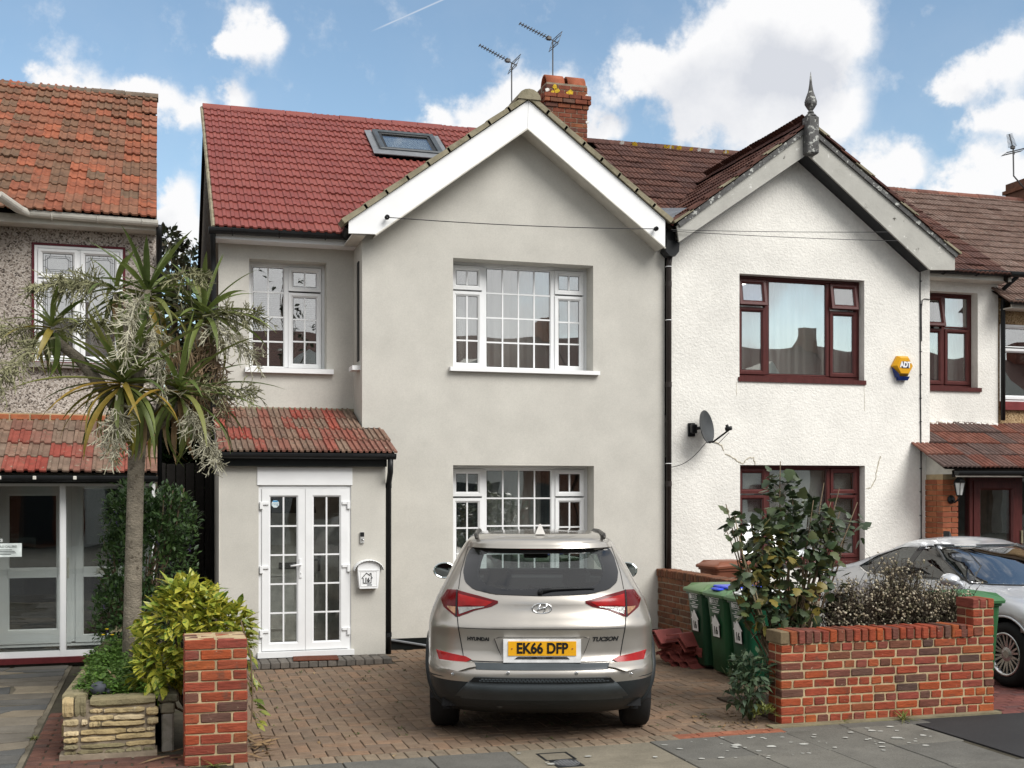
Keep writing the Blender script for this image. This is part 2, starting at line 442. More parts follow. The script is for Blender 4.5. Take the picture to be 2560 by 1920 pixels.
porch_tile = M('mottled porch tile', [(0.25, 0.055, 0.04), (0.19, 0.115, 0.082), (0.165, 0.12, 0.09), (0.23, 0.05, 0.036), (0.20, 0.135, 0.098), (0.15, 0.095, 0.07), (0.27, 0.065, 0.045)], 0.8, n_scale=7, n_amt=0.28, b_scale=30, b_str=0.35,
               spots=[((0.10, 0.09, 0.06), 9, 0.58, 0.15), ((0.28, 0.24, 0.18), 13, 0.60, 0.1)])
mossy = M('mossy mortar', (0.235, 0.21, 0.145), 0.9, n_scale=5, n_amt=0.3, b_scale=30, b_str=0.4, spots=[((0.11, 0.105, 0.055), 6, 0.55, 0.2), ((0.34, 0.31, 0.24), 10, 0.62, 0.1)])
roof_deck = M('roof felt', (0.02, 0.015, 0.012), 0.9, b_str=0)
lead_grey = M('lead flashing', (0.16, 0.17, 0.18), 0.5, n_amt=0.2, b_scale=15, b_str=0.15)
brown_upvc = M('rosewood upvc', (0.075, 0.020, 0.018), 0.35, n_scale=5, n_amt=0.3, b_scale=12, b_str=0.08, streak=(14, 14, 1.2))
room_dark = M('dim room', (0.10, 0.095, 0.09), 0.9, b_str=0, n_amt=0.1)
curtain_white = M('white net curtain', (0.73, 0.75, 0.75), 0.9, n_scale=4, n_amt=0.05, b_str=0, trans=0.12)
curtain_grey = M('grey curtain', (0.36, 0.40, 0.41), 0.9, n_scale=4, n_amt=0.10, b_str=0, trans=0.2)
blind_dark = M('dark blind', (0.06, 0.065, 0.07), 0.6, b_str=0)
glass = M_glass('window glass', (0.94, 0.95, 0.93), 2.6, 0.30, 0.003, 1.4)
glass_flat = M_glass('porch glass', (0.93, 0.95, 0.94), 2.0, 0.02, 0.001, 2.0)
lead_line = M('lead strip', (0.08, 0.085, 0.09), 0.5, b_str=0)
brick_cols = [(r * .9, g * .92, b * .95) for r, g, b in [(0.24, 0.045, 0.022), (0.33, 0.070, 0.022), (0.28, 0.055, 0.026), (0.19, 0.042, 0.026), (0.30, 0.062, 0.028), (0.075, 0.045, 0.036), (0.34, 0.085, 0.025), (0.25, 0.055, 0.036), (0.11, 0.058, 0.042), (0.29, 0.060, 0.024)]]
brick_m = M('red rustic brick', brick_cols, 0.85, n_scale=9, n_amt=0.25, b_scale=22, b_str=0.6, b_dist=0.012, streak=(1.0, 1.0, 3.5), spots=[((0.09, 0.055, 0.038), 7, 0.57, 0.16), ((0.40, 0.29, 0.21), 26, 0.66, 0.08)])
brick_old = M('old dark brick', [(0.115, 0.045, 0.026), (0.15, 0.060, 0.032), (0.085, 0.045, 0.030), (0.17, 0.075, 0.038), (0.10, 0.05, 0.032)], 0.9, n_scale=8, n_amt=0.3, b_scale=30, b_str=0.5)
brick_chim = M('chimney brick', [(0.13, 0.042, 0.027), (0.18, 0.056, 0.030), (0.085, 0.042, 0.032), (0.15, 0.046, 0.028), (0.21, 0.075, 0.034), (0.075, 0.05, 0.04)], 0.9, n_scale=8, n_amt=0.3, b_scale=30, b_str=0.5,
               spots=[((0.07, 0.055, 0.04), 5, 0.6, 0.2)])
brick_pier = M('orange pier brick', [(0.32, 0.10, 0.045), (0.27, 0.085, 0.04), (0.36, 0.13, 0.06), (0.24, 0.075, 0.04)], 0.9, n_scale=8, n_amt=0.22, b_scale=30, b_str=0.4)
mortar = M('sand mortar', (0.40, 0.31, 0.185), 0.95, n_scale=7, n_amt=0.25, b_scale=60, b_str=0.5, spots=[((0.19, 0.17, 0.095), 4, 0.57, 0.2)])
mortar_old = M('grey mortar', (0.23, 0.19, 0.14), 0.95, n_scale=7, n_amt=0.3, b_scale=60, b_str=0.5)
lichen = M('yellow lichen', (0.50, 0.34, 0.03), 0.95, n_scale=30, n_amt=0.4, b_scale=60, b_str=0.5)
lichen_white = M('white lichen', (0.62, 0.62, 0.58), 0.95, n_scale=30, n_amt=0.3, b_str=0.3)
clay = M('orange clay', (0.28, 0.085, 0.042), 0.8, n_scale=6, n_amt=0.25, b_scale=30, b_str=0.3)
metal_dull = M('dull aerial metal', (0.10, 0.10, 0.10), 0.5, 0.6, b_str=0, n_amt=0.3)
wire_m = M('black cable', (0.015, 0.015, 0.016), 0.5, b_str=0)

# ---------------------------------------------------------------- building kit
def wall_face(mb, x0, x1, z0, z1, Y, holes, depth=0.27, reveal=None):
    """wall sheet in the plane Y with rectangular openings and reveals running inwards"""
    xs = sorted({x0, x1, *[h[0] for h in holes], *[h[1] for h in holes]})
    zs = sorted({z0, z1, *[h[2] for h in holes], *[h[3] for h in holes]})
    for i in range(len(xs) - 1):
        for k in range(len(zs) - 1):
            cx, cz = (xs[i] + xs[i + 1]) / 2, (zs[k] + zs[k + 1]) / 2
            if any(h[0] < cx < h[1] and h[2] < cz < h[3] for h in holes): continue
            mb.quad((xs[i], Y, zs[k]), (xs[i + 1], Y, zs[k]), (xs[i + 1], Y, zs[k + 1]), (xs[i], Y, zs[k + 1]))
    for h in holes:
        a, b, c, d = h[:4]; D = h[4] if len(h) > 4 else depth
        mb.quad((a, Y, c), (a, Y, d), (a, Y + D, d), (a, Y + D, c))
        mb.quad((b, Y, d), (b, Y, c), (b, Y + D, c), (b, Y + D, d))
        mb.quad((a, Y, d), (b, Y, d), (b, Y + D, d), (a, Y + D, d))
        mb.quad((b, Y, c), (a, Y, c), (a, Y + D, c), (b, Y + D, c))

def bar_profile(w, y0, y1, ch=0.012):
    return [(0, y1), (0, y0), (w - ch * 1.6, y0), (w, y0 + ch * 1.6), (w, y1)]

def curtain(mb, x0, x1, z0, z1, Y, amp=0.035, waves=9, n=None, seed=0):
    n = n or int(waves * 7)
    r = random.Random(seed)
    ph = [r.uniform(0, 6.28) for _ in range(4)]
    top = []; bot = []
    for i in range(n + 1):
        t = i / n
        x = x0 + (x1 - x0) * t
        w = 2 * math.pi * waves * t
        y = Y + amp * (math.sin(w + 0.9 * math.sin(w * 0.31 + ph[0])) + 0.45 * math.sin(2.3 * w + ph[1]))
        top.append((x, y * 0.6 + Y * 0.4, z1)); bot.append((x + 0.01 * math.sin(w * .7 + ph[2]), y, z0))
    mb.add(bot + top, [(i, i + 1, n + 2 + i, n + 1 + i) for i in range(n)])

def make_window(house, x0, x1, z0, z1, Y, frame_mat, cells, bars_mat=None, fw=0.05, sw=0.058, cill=None, label=None, glass_m=None, lead=False, depth=0.07):
    """window part: outer frame + mullions; sub-parts sash, pane, glazing_bar, sill.
    cells: (fx0, fx1, fz0, fz1, kind, cols, rows, tilt)"""
    bars_mat = bars_mat or frame_mat
    mb = MB()
    W, H = x1 - x0, z1 - z0
    mb.ring(x0, x1, z0, z1, bar_profile(fw, Y, Y + depth))
    xs = sorted({c[0] for c in cells} | {c[1] for c in cells}); zs = set()
    win = mb.obj('window', frame_mat, house)
    if label: win['label'] = label
    mull = MB()
    for f in xs[1:-1]:
        xm = x0 + W * f
        mull.prism([(xm - fw * .55, Y + .002, z0 + fw), (xm + fw * .55, Y + .002, z0 + fw), (xm + fw * .55, Y + .002, z1 - fw), (xm - fw * .55, Y + .002, z1 - fw)], (0, depth - .006, 0))
    if mull.v: mull.obj('mullion', frame_mat, win)
    for c in cells:
        fx0, fx1, fz0, fz1, kind, cols, rows = c[:7]
        tilt = c[7] if len(c) > 7 else 0
        a = x0 + W * fx0 + (fw if fx0 == 0 else fw * .55) - .004
        b = x0 + W * fx1 - (fw if fx1 == 1 else fw * .55) + .004
        lo = z0 + H * fz0 + (fw if fz0 == 0 else fw * .3) - .004
        hi = z0 + H * fz1 - (fw if fz1 == 1 else fw * .3) + .004
        mat4 = None
        if tilt:
            piv = Vector((0, Y, hi)); mat4 = Matrix.Translation(piv) @ Matrix.Rotation(-tilt, 4, 'X') @ Matrix.Translation(-piv)
        holder = win
        if kind == 'sash':
            s = MB(); s.ring(a, b, lo, hi, bar_profile(sw, Y - .014, Y + .05, .014))
            so_ = s.obj('sash', frame_mat, win, mat4=mat4)
            ga, gb, gl, gh = a + sw, b - sw, lo + sw, hi - sw; gy = Y + .012
        else:
            s = MB(); s.ring(a, b, lo, hi, bar_profile(.016, Y + .006, Y + .05, .008))
            s.obj('bead', frame_mat, win, mat4=mat4)
            ga, gb, gl, gh = a + .016, b - .016, lo + .016, hi - .016; gy = Y + .022
        g = MB(); g.box(ga - .002, gb + .002, gy, gy + .004, gl - .002, gh + .002); g.obj('pane', glass_m or glass, win, mat4=mat4)
        gk = MB(); gk.ring(ga - .001, gb + .001, gl - .001, gh + .001, [(0, gy - .003), (.007, gy - .003), (.007, gy - .001), (0, gy - .001)]); gk.obj('gasket', black_plastic, win, mat4=mat4)
        bw = .0095
        for i in range(1, cols):
            xm = ga + (gb - ga) * i / cols
            q = MB(); q.box(xm - bw, xm + bw, gy - .010, gy - .0005, gl, gh); q.obj('glazing_bar', bars_mat, win, mat4=mat4)
        for k in range(1, rows):
            zm = gl + (gh - gl) * k / rows
            q = MB(); q.box(ga, gb, gy - .0095, gy - .0007, zm - bw, zm + bw); q.obj('glazing_bar', bars_mat, win, mat4=mat4)
        if lead:
            q = MB()
            for ins in (.028, .048):
                q.ring(ga + ins, gb - ins, gl + ins, gh - ins, [(0, gy - .003), (.005, gy - .003), (.005, gy - .001), (0, gy - .001)])
            for sx, cx_ in ((1, ga), (-1, gb)):
                for sz, cz_ in ((1, gl), (-1, gh)):
                    pts = [(cx_ + sx * (.085 * math.sin(t)), gy - .003, cz_ + sz * (.085 * math.cos(t))) for t in [i * math.pi / 16 for i in range(9)]]
                    q.tube(pts, .003, 4)
            q.obj('lead_strip', lead_line, win)
    if cill:
        q = MB(); ca, cb, cz0, cz1, cy0, cm = cill
        q.prism([(ca, cy0, cz0), (ca, Y + .05, cz0), (ca, Y + .05, cz1 + .012), (ca, Y - .01, cz1 + .012), (ca, cy0, cz1)], (cb - ca, 0, 0)); q.obj('sill', cm, win)
    return win

def room_box(house, x0, x1, z0, z1, Y, D=2.2):
    mb = MB()
    e = .25
    a, b, lo, hi = x0 - e, x1 + e, z0 - e * 1.3, z1 + e * .6
    mb.quad((a, Y + D, lo), (b, Y + D, lo), (b, Y + D, hi), (a, Y + D, hi))
    mb.quad((a, Y, lo), (a, Y + D, lo), (a, Y + D, hi), (a, Y, hi)); mb.quad((b, Y, lo), (b, Y, hi), (b, Y + D, hi), (b, Y + D, lo))
    mb.quad((a, Y, lo), (b, Y, lo), (b, Y + D, lo), (a, Y + D, lo)); mb.quad((a, Y, hi), (a, Y + D, hi), (b, Y + D, hi), (b, Y, hi))
    # flange back to the opening
    mb.quad((a, Y, lo), (b, Y, lo), (b, Y, z0), (a, Y, z0)); mb.quad((a, Y, z1), (b, Y, z1), (b, Y, hi), (a, Y, hi))
    mb.quad((a, Y, z0), (x0, Y, z0), (x0, Y, z1), (a, Y, z1)); mb.quad((x1, Y, z0), (b, Y, z0), (b, Y, z1), (x1, Y, z1))
    return mb.obj('room', room_dark, house, fix=False)

def tile_mesh(w, L, prof, th=0.016, name='tile'):
    """interlocking tile: x across, y up the slope, z out; prof = (x fraction, height)"""
    mb = MB(); n = len(prof)
    top0 = [(w * (x - .5), -L * .0, h + th * 1.35) for x, h in prof]
    top1 = [(w * (x - .5), L * 1.12, h) for x, h in prof]
    bot0 = [(w * (x - .5), 0, h) for x, h in prof]
    mb.add(top0 + top1 + bot0, [(i, i + 1, n + i + 1, n + i) for i in range(n - 1)] + [(2 * n + i, 2 * n + i + 1, i + 1, i) for i in range(n - 1)] + [(2 * n, 0, n), (n - 1, 3 * n - 1, 2 * n - 1)])
    return mb
PROF_ROLL = [(0, .0), (.04, .022), (.17, .024), (.22, .002), (.48, .0), (.53, .021), (.67, .024), (.72, .002), (1.0, .0)]
PROF_ROLL3 = [(0, .0), (.035, .016), (.14, .017), (.18, .001), (.32, .0), (.36, .015), (.47, .017), (.51, .001), (.65, .0), (.69, .015), (.80, .017), (.84, .001), (1.0, .0)]
PROF_FLAT = [(0, .022), (.10, .024), (.19, .002), (.42, .0), (.52, .017), (.60, .018), (.70, .001), (1.0, .0)]
PROF_RIB = [(0, .0), (.03, .013), (.16, .014), (.20, .001), (.25, .0), (.29, .013), (.42, .014), (.46, .001), (.51, .0), (.55, .013), (.68, .014), (.72, .001), (.76, .0), (.80, .013), (.93, .014), (.97, .001), (1.0, .0)]

def tile_roof(part, origin, ux, vy, ncols, nrows, w, gauge, prof, mat, keep=None, jitter=0.006, stuff_if=None, sag=None, name='tile'):
    """courses of tiles laid from origin along ux, climbing vy; each tile is an object, those for which stuff_if holds are joined"""
    ux = Vector(ux).normalized(); vy = Vector(vy).normalized(); nz = ux.cross(vy).normalized()
    src = tile_mesh(w, gauge, prof)
    me = src.mesh(mat, name=name)
    joined = MB()
    rot = Matrix((ux, vy, nz)).transposed().to_4x4()
    n = 0
    for r in range(nrows):
        for c in range(ncols):
            p = Vector(origin) + ux * (w * (c + .5)) + vy * (gauge * r) + nz * 0.012
            if keep and not keep(p + vy * gauge * .5): continue
            if sag: p = p + Vector((0, 0, sag(p)))
            m4 = Matrix.Translation(p + nz * U(-jitter, jitter) * .6) @ rot @ Euler((U(-jitter, jitter) * 2.2, U(-jitter, jitter) * 1.6, U(-jitter, jitter) * 1.2)).to_matrix().to_4x4()
            if stuff_if and stuff_if(p):
                joined.add([m4 @ Vector(v) for v in src.v], src.f)
            else:
                link(name, me, part, m4); n += 1
    if joined.v: joined.obj(name + '_field', mat, part, fix=False)['kind'] = 'stuff'
    return n

def ridge_tiles(part, a, b, step, mat, h=0.10, wd=0.13, name='ridge_tile', rounded=False):
    a, b = Vector(a), Vector(b); d = (b - a); n = max(1, round(d.length / step)); d = d / n
    u = d.normalized(); side = Vector((-u.y, u.x, 0)).normalized()
    if rounded: prof = [(math.cos(t) * wd, math.sin(t) * h) for t in [math.pi * i / 8 for i in range(9)]]
    else: prof = [(wd, 0), (wd * .92, .03), (.035, h), (-.035, h), (-wd * .92, .03), (-wd, 0)]
    for i in range(n):
        mb = MB(); k = len(prof)
        L = d.length
        s0, s1 = 0.004, L - .004
        vs = []
        for s, g in ((s0, 1.0), (s1, 1.0)):
            for x, z in prof: vs.append(side * x * g + u * s + Vector((0, 0, z * g)))
        mb.add(vs, [(j, j + 1, k + j + 1, k + j) for j in range(k - 1)] + [tuple(range(k)), tuple(range(2 * k - 1, k - 1, -1))])
        mb.obj(name, mat, part, mat4=Matrix.Translation(a + d * i + Vector((0, 0, U(-.006, .006)))))

def gutter(part_parent, pts, r, mat, name='gutter', brackets=0, bmat=None):
    """half-round channel along a path"""
    pts = [Vector(p) for p in pts]; mb = MB(); n = 8; vs = []; fs = []
    prof = [(math.cos(math.pi + math.pi * i / n) * r, math.sin(math.pi + math.pi * i / n) * r) for i in range(n + 1)]
    prof = [(prof[0][0], .012)] + prof + [(prof[-1][0], .012)]
    inner = [(x * .88, z * .88 if z < 0 else z) for x, z in reversed(prof)]
    loop = prof + inner; k = len(loop)
    for i, p in enumerate(pts):
        t = (pts[min(i + 1, len(pts) - 1)] - pts[max(i - 1, 0)]).normalized()
        s = Vector((-t.y, t.x, 0)).normalized()
        for x, z in loop: vs.append(p + s * x + Vector((0, 0, z)))
    for i in range(len(pts) - 1):
        for j in range(k): fs.append((i * k + j, i * k + (j + 1) % k, (i + 1) * k + (j + 1) % k, (i + 1) * k + j))
    m = len(prof); fs.append(tuple(range(m))); fs.append(tuple(range((len(pts) - 1) * k, (len(pts) - 1) * k + m)))
    mb.add(vs, fs)
    g = mb.obj(name, mat, part_parent)
    for i in range(brackets):
        f = (i + .5) / brackets
        p = pts[0].lerp(pts[-1], f); t = (pts[-1] - pts[0]).normalized(); s = Vector((-t.y, t.x, 0))
        q = MB(); q.tube([p + s * (r * 1.08 * math.cos(a)) + Vector((0, 0, r * 1.08 * math.sin(a))) for a in [math.pi + math.pi * i / 8 for i in range(9)]], .008, 5)
        q.obj('gutter_bracket', bmat or mat, g)
    return g

def brick_face(parent, mat, x0, x1, z0, courses, ch, bl, Y, yb, stretch=lambda r, i: True, name='brick', offs=None, joint=0.010, jit=0.002, xf=None):
    """brickwork in courses; each brick a chamfered block proud of its bed. xf maps local (x along, y in, z up)"""
    n = 0
    for r in range(courses):
        x = x0; i = 0
        plan = offs(r) if offs else None
        while x < x1 - 0.03:
            L = plan[i % len(plan)] if plan else bl
            e = min(x + L, x1)
            if x1 - e < 0.045: e = x1
            mb = MB(); mb.bbox(x + joint / 2, e - joint / 2, Y - U(0, jit), yb, z0 + r * ch + joint / 2, z0 + (r + 1) * ch - joint / 2, .005, None, .0022)
            link(name, mb.mesh(mat), parent, xf); n += 1
            x = e; i += 1
    return n

ZR, YR = 7.84, 4.4            # main ridge
YE, ZE = 0.30, 5.14           # eaves edge of the main slopes
SL = Vector((0, YR - YE, ZR - ZE)); SLEN = SL.length; SLU = SL.normalized()

def gable_pts(xc, zc, half, zlow):
    return xc, zc, half, zlow

# ================================================================ 1  the grey rendered house
H1 = thing('terraced_house', 'grey rendered house with white gable, red tiled roof and white front doors', 'house', (4.0, 0.6, 0))
XL, XB, XRr = 0.69, 2.36, 6.36
UPW = (3.50, 5.36, 3.47, 4.85); LOW = (3.50, 5.37, 0.72, 2.265)
mb = MB()
wall_face(mb, XB, XRr, 0.13, 5.0, 0.0, [UPW, LOW])
mb.add([(XB, 0, 5.0), (XRr, 0, 5.0), (XRr, 0, 5.28), (4.39, 0, 6.62), (XB, 0, 5.12)], [(0, 1, 2, 3, 4)])
mb.quad((XB, .67, .13), (XB, 0, .13), (XB, 0, 5.12), (XB, .67, 5.12))
mb.obj('bay_wall', render_grey, H1, fix=False)
LW = (1.06, 2.02, 3.46, 4.83)
mb = MB(); wall_face(mb, XL, XB, 2.3, 5.12, 0.67, [LW], .23); mb.obj('wall', render_grey, H1, fix=False)
# narrow slot window in the side of the bay
mb = MB(); mb.box(XB - .012, XB + .01, .20, .34, 3.55, 4.78); mb.obj('side_light', black_plastic, H1)
mb = MB(); mb.box(XB - .10, XB + .02, .12, .40, 3.43, 3.485); mb.obj('side_sill', white_paint, H1)
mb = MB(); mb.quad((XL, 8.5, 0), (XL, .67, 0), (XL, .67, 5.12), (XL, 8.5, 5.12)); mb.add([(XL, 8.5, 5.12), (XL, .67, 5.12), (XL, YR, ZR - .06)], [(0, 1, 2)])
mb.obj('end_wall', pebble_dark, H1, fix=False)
mb = MB(); mb.quad((XL, 8.5, 0), (XRr, 8.5, 0), (XRr, 8.5, 5.12), (XL, 8.5, 5.12)); mb.obj('back_wall', render_grey, H1, fix=False)
mb = MB(); mb.box(XB + .012, XRr, .010, .3, 0.0, .13); mb.obj('plinth', black_paint, H1)
# drain board leaning at the foot of the bay beside the porch
mb = MB(); mb.prism([(2.52, -.30, .0), (2.52, -.02, .0), (2.52, -.02, .17), (2.52, -.30, .15)], (.05, 0, 0)); mb.prism([(2.58, -.07, .0), (3.25, -.05, .0), (3.25, -.05, .03), (2.58, -.07, .15)], (0, .03, 0))
mb.obj('drain_board', black_paint, H1)
mb = MB(); mb.tube([(2.57, -.10, .155), (3.25, -.08, .02)], .014, 6); mb.obj('drain_edge', lead_grey, H1)

THIRD = [(0, .25, 0, .74, 'sash', 2, 3), (0, .25, .74, 1, 'sash', 2, 1), (.25, .75, 0, 1, 'fixed', 4, 4), (.75, 1, 0, .74, 'sash', 2, 3), (.75, 1, .74, 1, 'sash', 2, 1)]
w1 = make_window(H1, UPW[0], UPW[1], UPW[2], UPW[3], .25, upvc, THIRD, cill=(3.45, 5.43, 3.435, 3.485, -.07, white_paint))
w2 = make_window(H1, LOW[0], LOW[1], LOW[2], LOW[3], .25, upvc, THIRD, cill=(3.45, 5.43, .675, .725, -.07, white_paint))
w3 = make_window(H1, LW[0], LW[1], LW[2], LW[3], .88, upvc, [(0, .5, 0, 1, 'fixed', 2, 4), (.5, 1, 0, .74, 'sash', 2, 3), (.5, 1, .74, 1, 'sash', 2, 1)], cill=(1.01, 2.10, 3.415, 3.475, .60, white_paint))
room_box(H1, *UPW[:2], *UPW[2:], .325); room_box(H1, *LOW[:2], *LOW[2:], .325); room_box(H1, *LW[:2], *LW[2:], .955, 1.8)
mb = MB(); curtain(mb, 3.30, 5.56, 3.35, 4.92, .52, .03, 15, seed=3); mb.obj('curtain', curtain_white, w1, True, fix=False)
mb = MB(); curtain(mb, 3.35, 3.98, 3.35, 4.92, .44, .035, 5, seed=5); mb.obj('curtain', curtain_white, w1, True, fix=False)
mb = MB(); curtain(mb, 4.95, 5.5, 3.35, 4.92, .44, .035, 5, seed=6); mb.obj('curtain', curtain_grey, w1, True, fix=False)
mb = MB(); curtain(mb, 3.30, 5.56, .60, 2.34, .52, .032, 16, seed=9); mb.obj('curtain', curtain_grey, w2, True, fix=False)
mb = MB(); curtain(mb, 4.05, 4.8, .60, 2.34, .45, .03, 7, seed=8); mb.obj('curtain', curtain_white, w2, True, fix=False)
bl = MB()
bl.box(1.1, 2.0, 1.02, 1.03, 4.74, 4.78); blind = bl.obj('blind', blind_dark, w3)
sm = MB(); sm.box(-.45, .45, -.016, .016, -.0012, .0012); sme = sm.mesh(blind_dark)
for i in range(38):
    link('slat', sme, blind, Matrix.Translation((1.55, 1.03, 3.50 + i * .026)) @ Matrix.Rotation(rad(38), 4, 'X'))

# fascia, soffit, gutter at the recessed left eaves
mb = MB(); mb.box(XL - .06, XB, .40, .43, 5.00, 5.13); mb.box(XL - .06, XB, .43, .67, 5.00, 5.02); mb.obj('fascia', white_paint, H1)
mb = MB(); mb.box(XB - .16, XB - .001, -.26, .43, 5.00, 5.02); mb.obj('soffit', white_plastic, H1)
g = gutter(H1, [(XL - .13, .33, 5.10), (XB - .12, .33, 5.12)], .062, black_plastic, brackets=3)
gutter(H1, [(XB - .15, .33, 5.12), (XB - .17, -.05, 5.17)], .058, black_plastic)
mb = MB(); mb.tube([(XL - .08, .33, 5.05), (XL - .07, .60, 4.90), (XL - .06, .62, 4.7), (XL - .06, .62, 0.05)], .034, 8); mb.obj('downpipe', black_plastic, H1, True)

# bargeboard: two mitred boards, front plane -0.30
BY = -.30
AO, AI = (4.39, 6.80), (4.375, 6.455)
mb = MB(); mb.prism([(2.15, BY, 5.155), (2.15, BY, 5.01), (2.49, BY, 5.02), (AI[0], BY, AI[1]), (AO[0], BY, AO[1])], (0, .03, 0)); mb.obj('bargeboard', white_paint, H1)
mb = MB(); mb.prism([(AO[0] + .003, BY, AO[1]), (AI[0] + .003, BY, AI[1]), (6.235, BY, 5.08), (6.235, BY, 5.43)], (0, .03, 0)); mb.obj('bargeboard', white_paint, H1)
mb = MB()   # soffit boards behind
mb.prism([(2.49, BY + .03, 5.022), (2.49, -.002, 5.022), (4.375, -.002, 6.457), (4.375, BY + .03, 6.457)], (0, 0, .02))
mb.prism([(4.376, BY + .03, 6.457), (4.376, -.002, 6.457), (6.235, -.002, 5.082), (6.235, BY + .03, 5.082)], (0, 0, .02)); mb.obj('soffit', white_plastic, H1)
mb = MB(); mb.tube([(2.47, BY - .006, 5.005), (4.375, BY - .006, 6.44), (6.235, BY - .006, 5.066)], .012, 6); mb.obj('barge_edging', white_plastic, H1)
# verge: stepped mortar and tile ends riding on the boards
vg = MB(); vgp = None
def verge_steps(part, a, b, n, mat, th=0.055, flip=1):
    a, b = Vector(a), Vector(b); d = (b - a) / n; u = d.normalized(); up = Vector((-u.z, 0, u.x)) * flip
    for i in range(n):
        p = a + d * i
        mb = MB(); t0, t1 = th + .014, th + .002
        L = d.length + .03
        vs = [p + up * .004, p + u * L + up * .004, p + u * L + up * t1, p + up * t0]
        mb.prism([Vector((q.x, BY - .035, q.z)) for q in vs], (0, .30, 0))
        mb.obj('verge_tile', mat, part)
roof1 = MB()
E0 = Vector((0, YE + .02, ZE - .03))
roof1.add([(XL - .05, YE + .05, ZE - .01), (XRr, YE + .05, ZE - .01), (XRr, YR, ZR - .045), (XL - .05, YR, ZR - .045), (XL - .05, 8.6, ZE), (XRr, 8.6, ZE)], [(0, 1, 2, 3), (3, 2, 5, 4)])
# cross gable deck
GB = 3.6
roof1.add([(2.2, BY + .02, 5.15), (4.39, BY + .02, 6.80), (4.39, GB, 6.80), (2.2, GB, 5.15), (6.36, BY + .02, 5.33), (6.36, GB, 5.33)], [(0, 1, 2, 3), (1, 4, 5, 2)])
roof1 = roof1.obj('roof', roof_deck, H1, fix=False)
verge_steps(roof1, (2.10, 0, 5.115), (4.39, 0, 6.81), 9, mossy)
verge_steps(roof1, (6.30, 0, 5.39), (4.39, 0, 6.81), 8, mossy, flip=-1)
mb = MB()
pr = [(math.cos(t) * .15, math.sin(t) * .13) for t in [math.pi * i / 8 for i in range(9)]]
mb.prism([(4.39 + x, BY - .05, 6.80 + z) for x, z in pr], (0, .45, 0)); mb.obj('ridge_cap', mossy, roof1)
ridge_tiles(roof1, (4.39, .15, 6.79), (4.39, 2.85, 6.79), .42, red_roof, rounded=True)
def keep1(p):
    if p.x > 4.39: zc = 6.80 - (p.x - 4.39) * .785
    else: zc = 6.80 - (4.39 - p.x) * .755
    if p.z < zc - .02 and p.x > 2.1: return False
    if 3.0 < p.x < 4.16 and 2.80 < p.y < 3.72: return False
    return True
tile_roof(roof1, (XL - .06, YE - .03, ZE - .035), (1, 0, 0), SLU, 19, 18, .30, SLEN / 17.6, PROF_ROLL3, red_roof, keep1, .004)
ridge_tiles(roof1, (XL - .07, YR, ZR - .07), (XRr - .3, YR, ZR - .07), .43, red_roof)
mb = MB(); mb.tube([(XL - .075, YE - .02, ZE - .03), (XL - .075, YR, ZR - .03)], .028, 6); mb.obj('verge', mossy, roof1)
# left and right slopes of the cross gable
tile_roof(roof1, (2.18, 2.44, 5.17), (0, -1, 0), (2.21, 0, 1.65), 9, 9, .30, .315, PROF_ROLL, red_roof, lambda p: p.z < 6.8 and p.z > ZE + (p.y - YE) * (ZR - ZE) / (YR - YE) - .05, .004, stuff_if=lambda p: True)
tile_roof(roof1, (6.36, -.25, 5.36), (0, 1, 0), (-1.97, 0, 1.45), 9, 8, .30, .315, PROF_ROLL, red_roof, lambda p: p.z < 6.8 and p.z > ZE + (p.y - YE) * (ZR - ZE) / (YR - YE) - .05, .004, stuff_if=lambda p: True)

# skylight lying in the slope
def on_slope(x, t, off=0.0):
    n = Vector((0, -SLU.z, SLU.y)); return Vector((x, YE, ZE)) + SLU * t + n * off
SKX0, SKX1, SKT0, SKT1 = 3.12, 4.08, 3.22, 4.12
mb = MB()
rot = Matrix((Vector((1, 0, 0)), Vector((0, -SLU.z, SLU.y)) * -1, SLU)).transposed().to_4x4()
m4 = Matrix.Translation(Vector((0, YE, ZE))) @ rot
mb.ring(SKX0, SKX1, SKT0, SKT1, [(0, .02), (0, -.10), (.02, -.115), (.075, -.10), (.075, .02)], m4)
sky_l = mb.obj('skylight', M('window cladding', (.055, .065, .072), .4, b_str=0), H1)
mb = MB(); mb.ring(SKX0 + .08, SKX1 - .08, SKT0 + .08, SKT1 - .08, [(0, .02), (0, -.085), (.03, -.095), (.045, -.085), (.045, .02)], m4); mb.obj('sash', black_plastic, sky_l)
mb = MB(); mb.box(SKX0 + .12, SKX1 - .12, -.07, -.066, SKT0 + .12, SKT1 - .12, m4); mb.obj('pane', M_glass('roof window glass', (0.85, 0.88, 0.88), 3.0, 0.22), sky_l)
mb = MB(); mb.box(SKX0 + .127, SKX1 - .127, -.035, -.03, SKT0 + .127, SKT1 - .127, m4); mb.obj('blind', white_paint, sky_l)
mb = MB(); mb.prism([on_slope(SKX0 - .12, SKT0 - .16, .06), on_slope(SKX1 + .12, SKT0 - .16, .06), on_slope(SKX1 + .12, SKT0, .07), on_slope(SKX0 - .12, SKT0, .07)], Vector((0, -SLU.z, SLU.y)) * .012); mb.obj('flashing', lead_grey, sky_l)
mb = MB()
for a, b in ((SKX0 - .10, SKX0), (SKX1, SKX1 + .10)):
    mb.prism([on_slope(a, SKT0, .04), on_slope(b, SKT0, .05), on_slope(b, SKT1 + .1, .05), on_slope(a, SKT1 + .1, .04)], Vector((0, -SLU.z, SLU.y)) * .010)
mb.obj('flashing', lead_grey, sky_l)

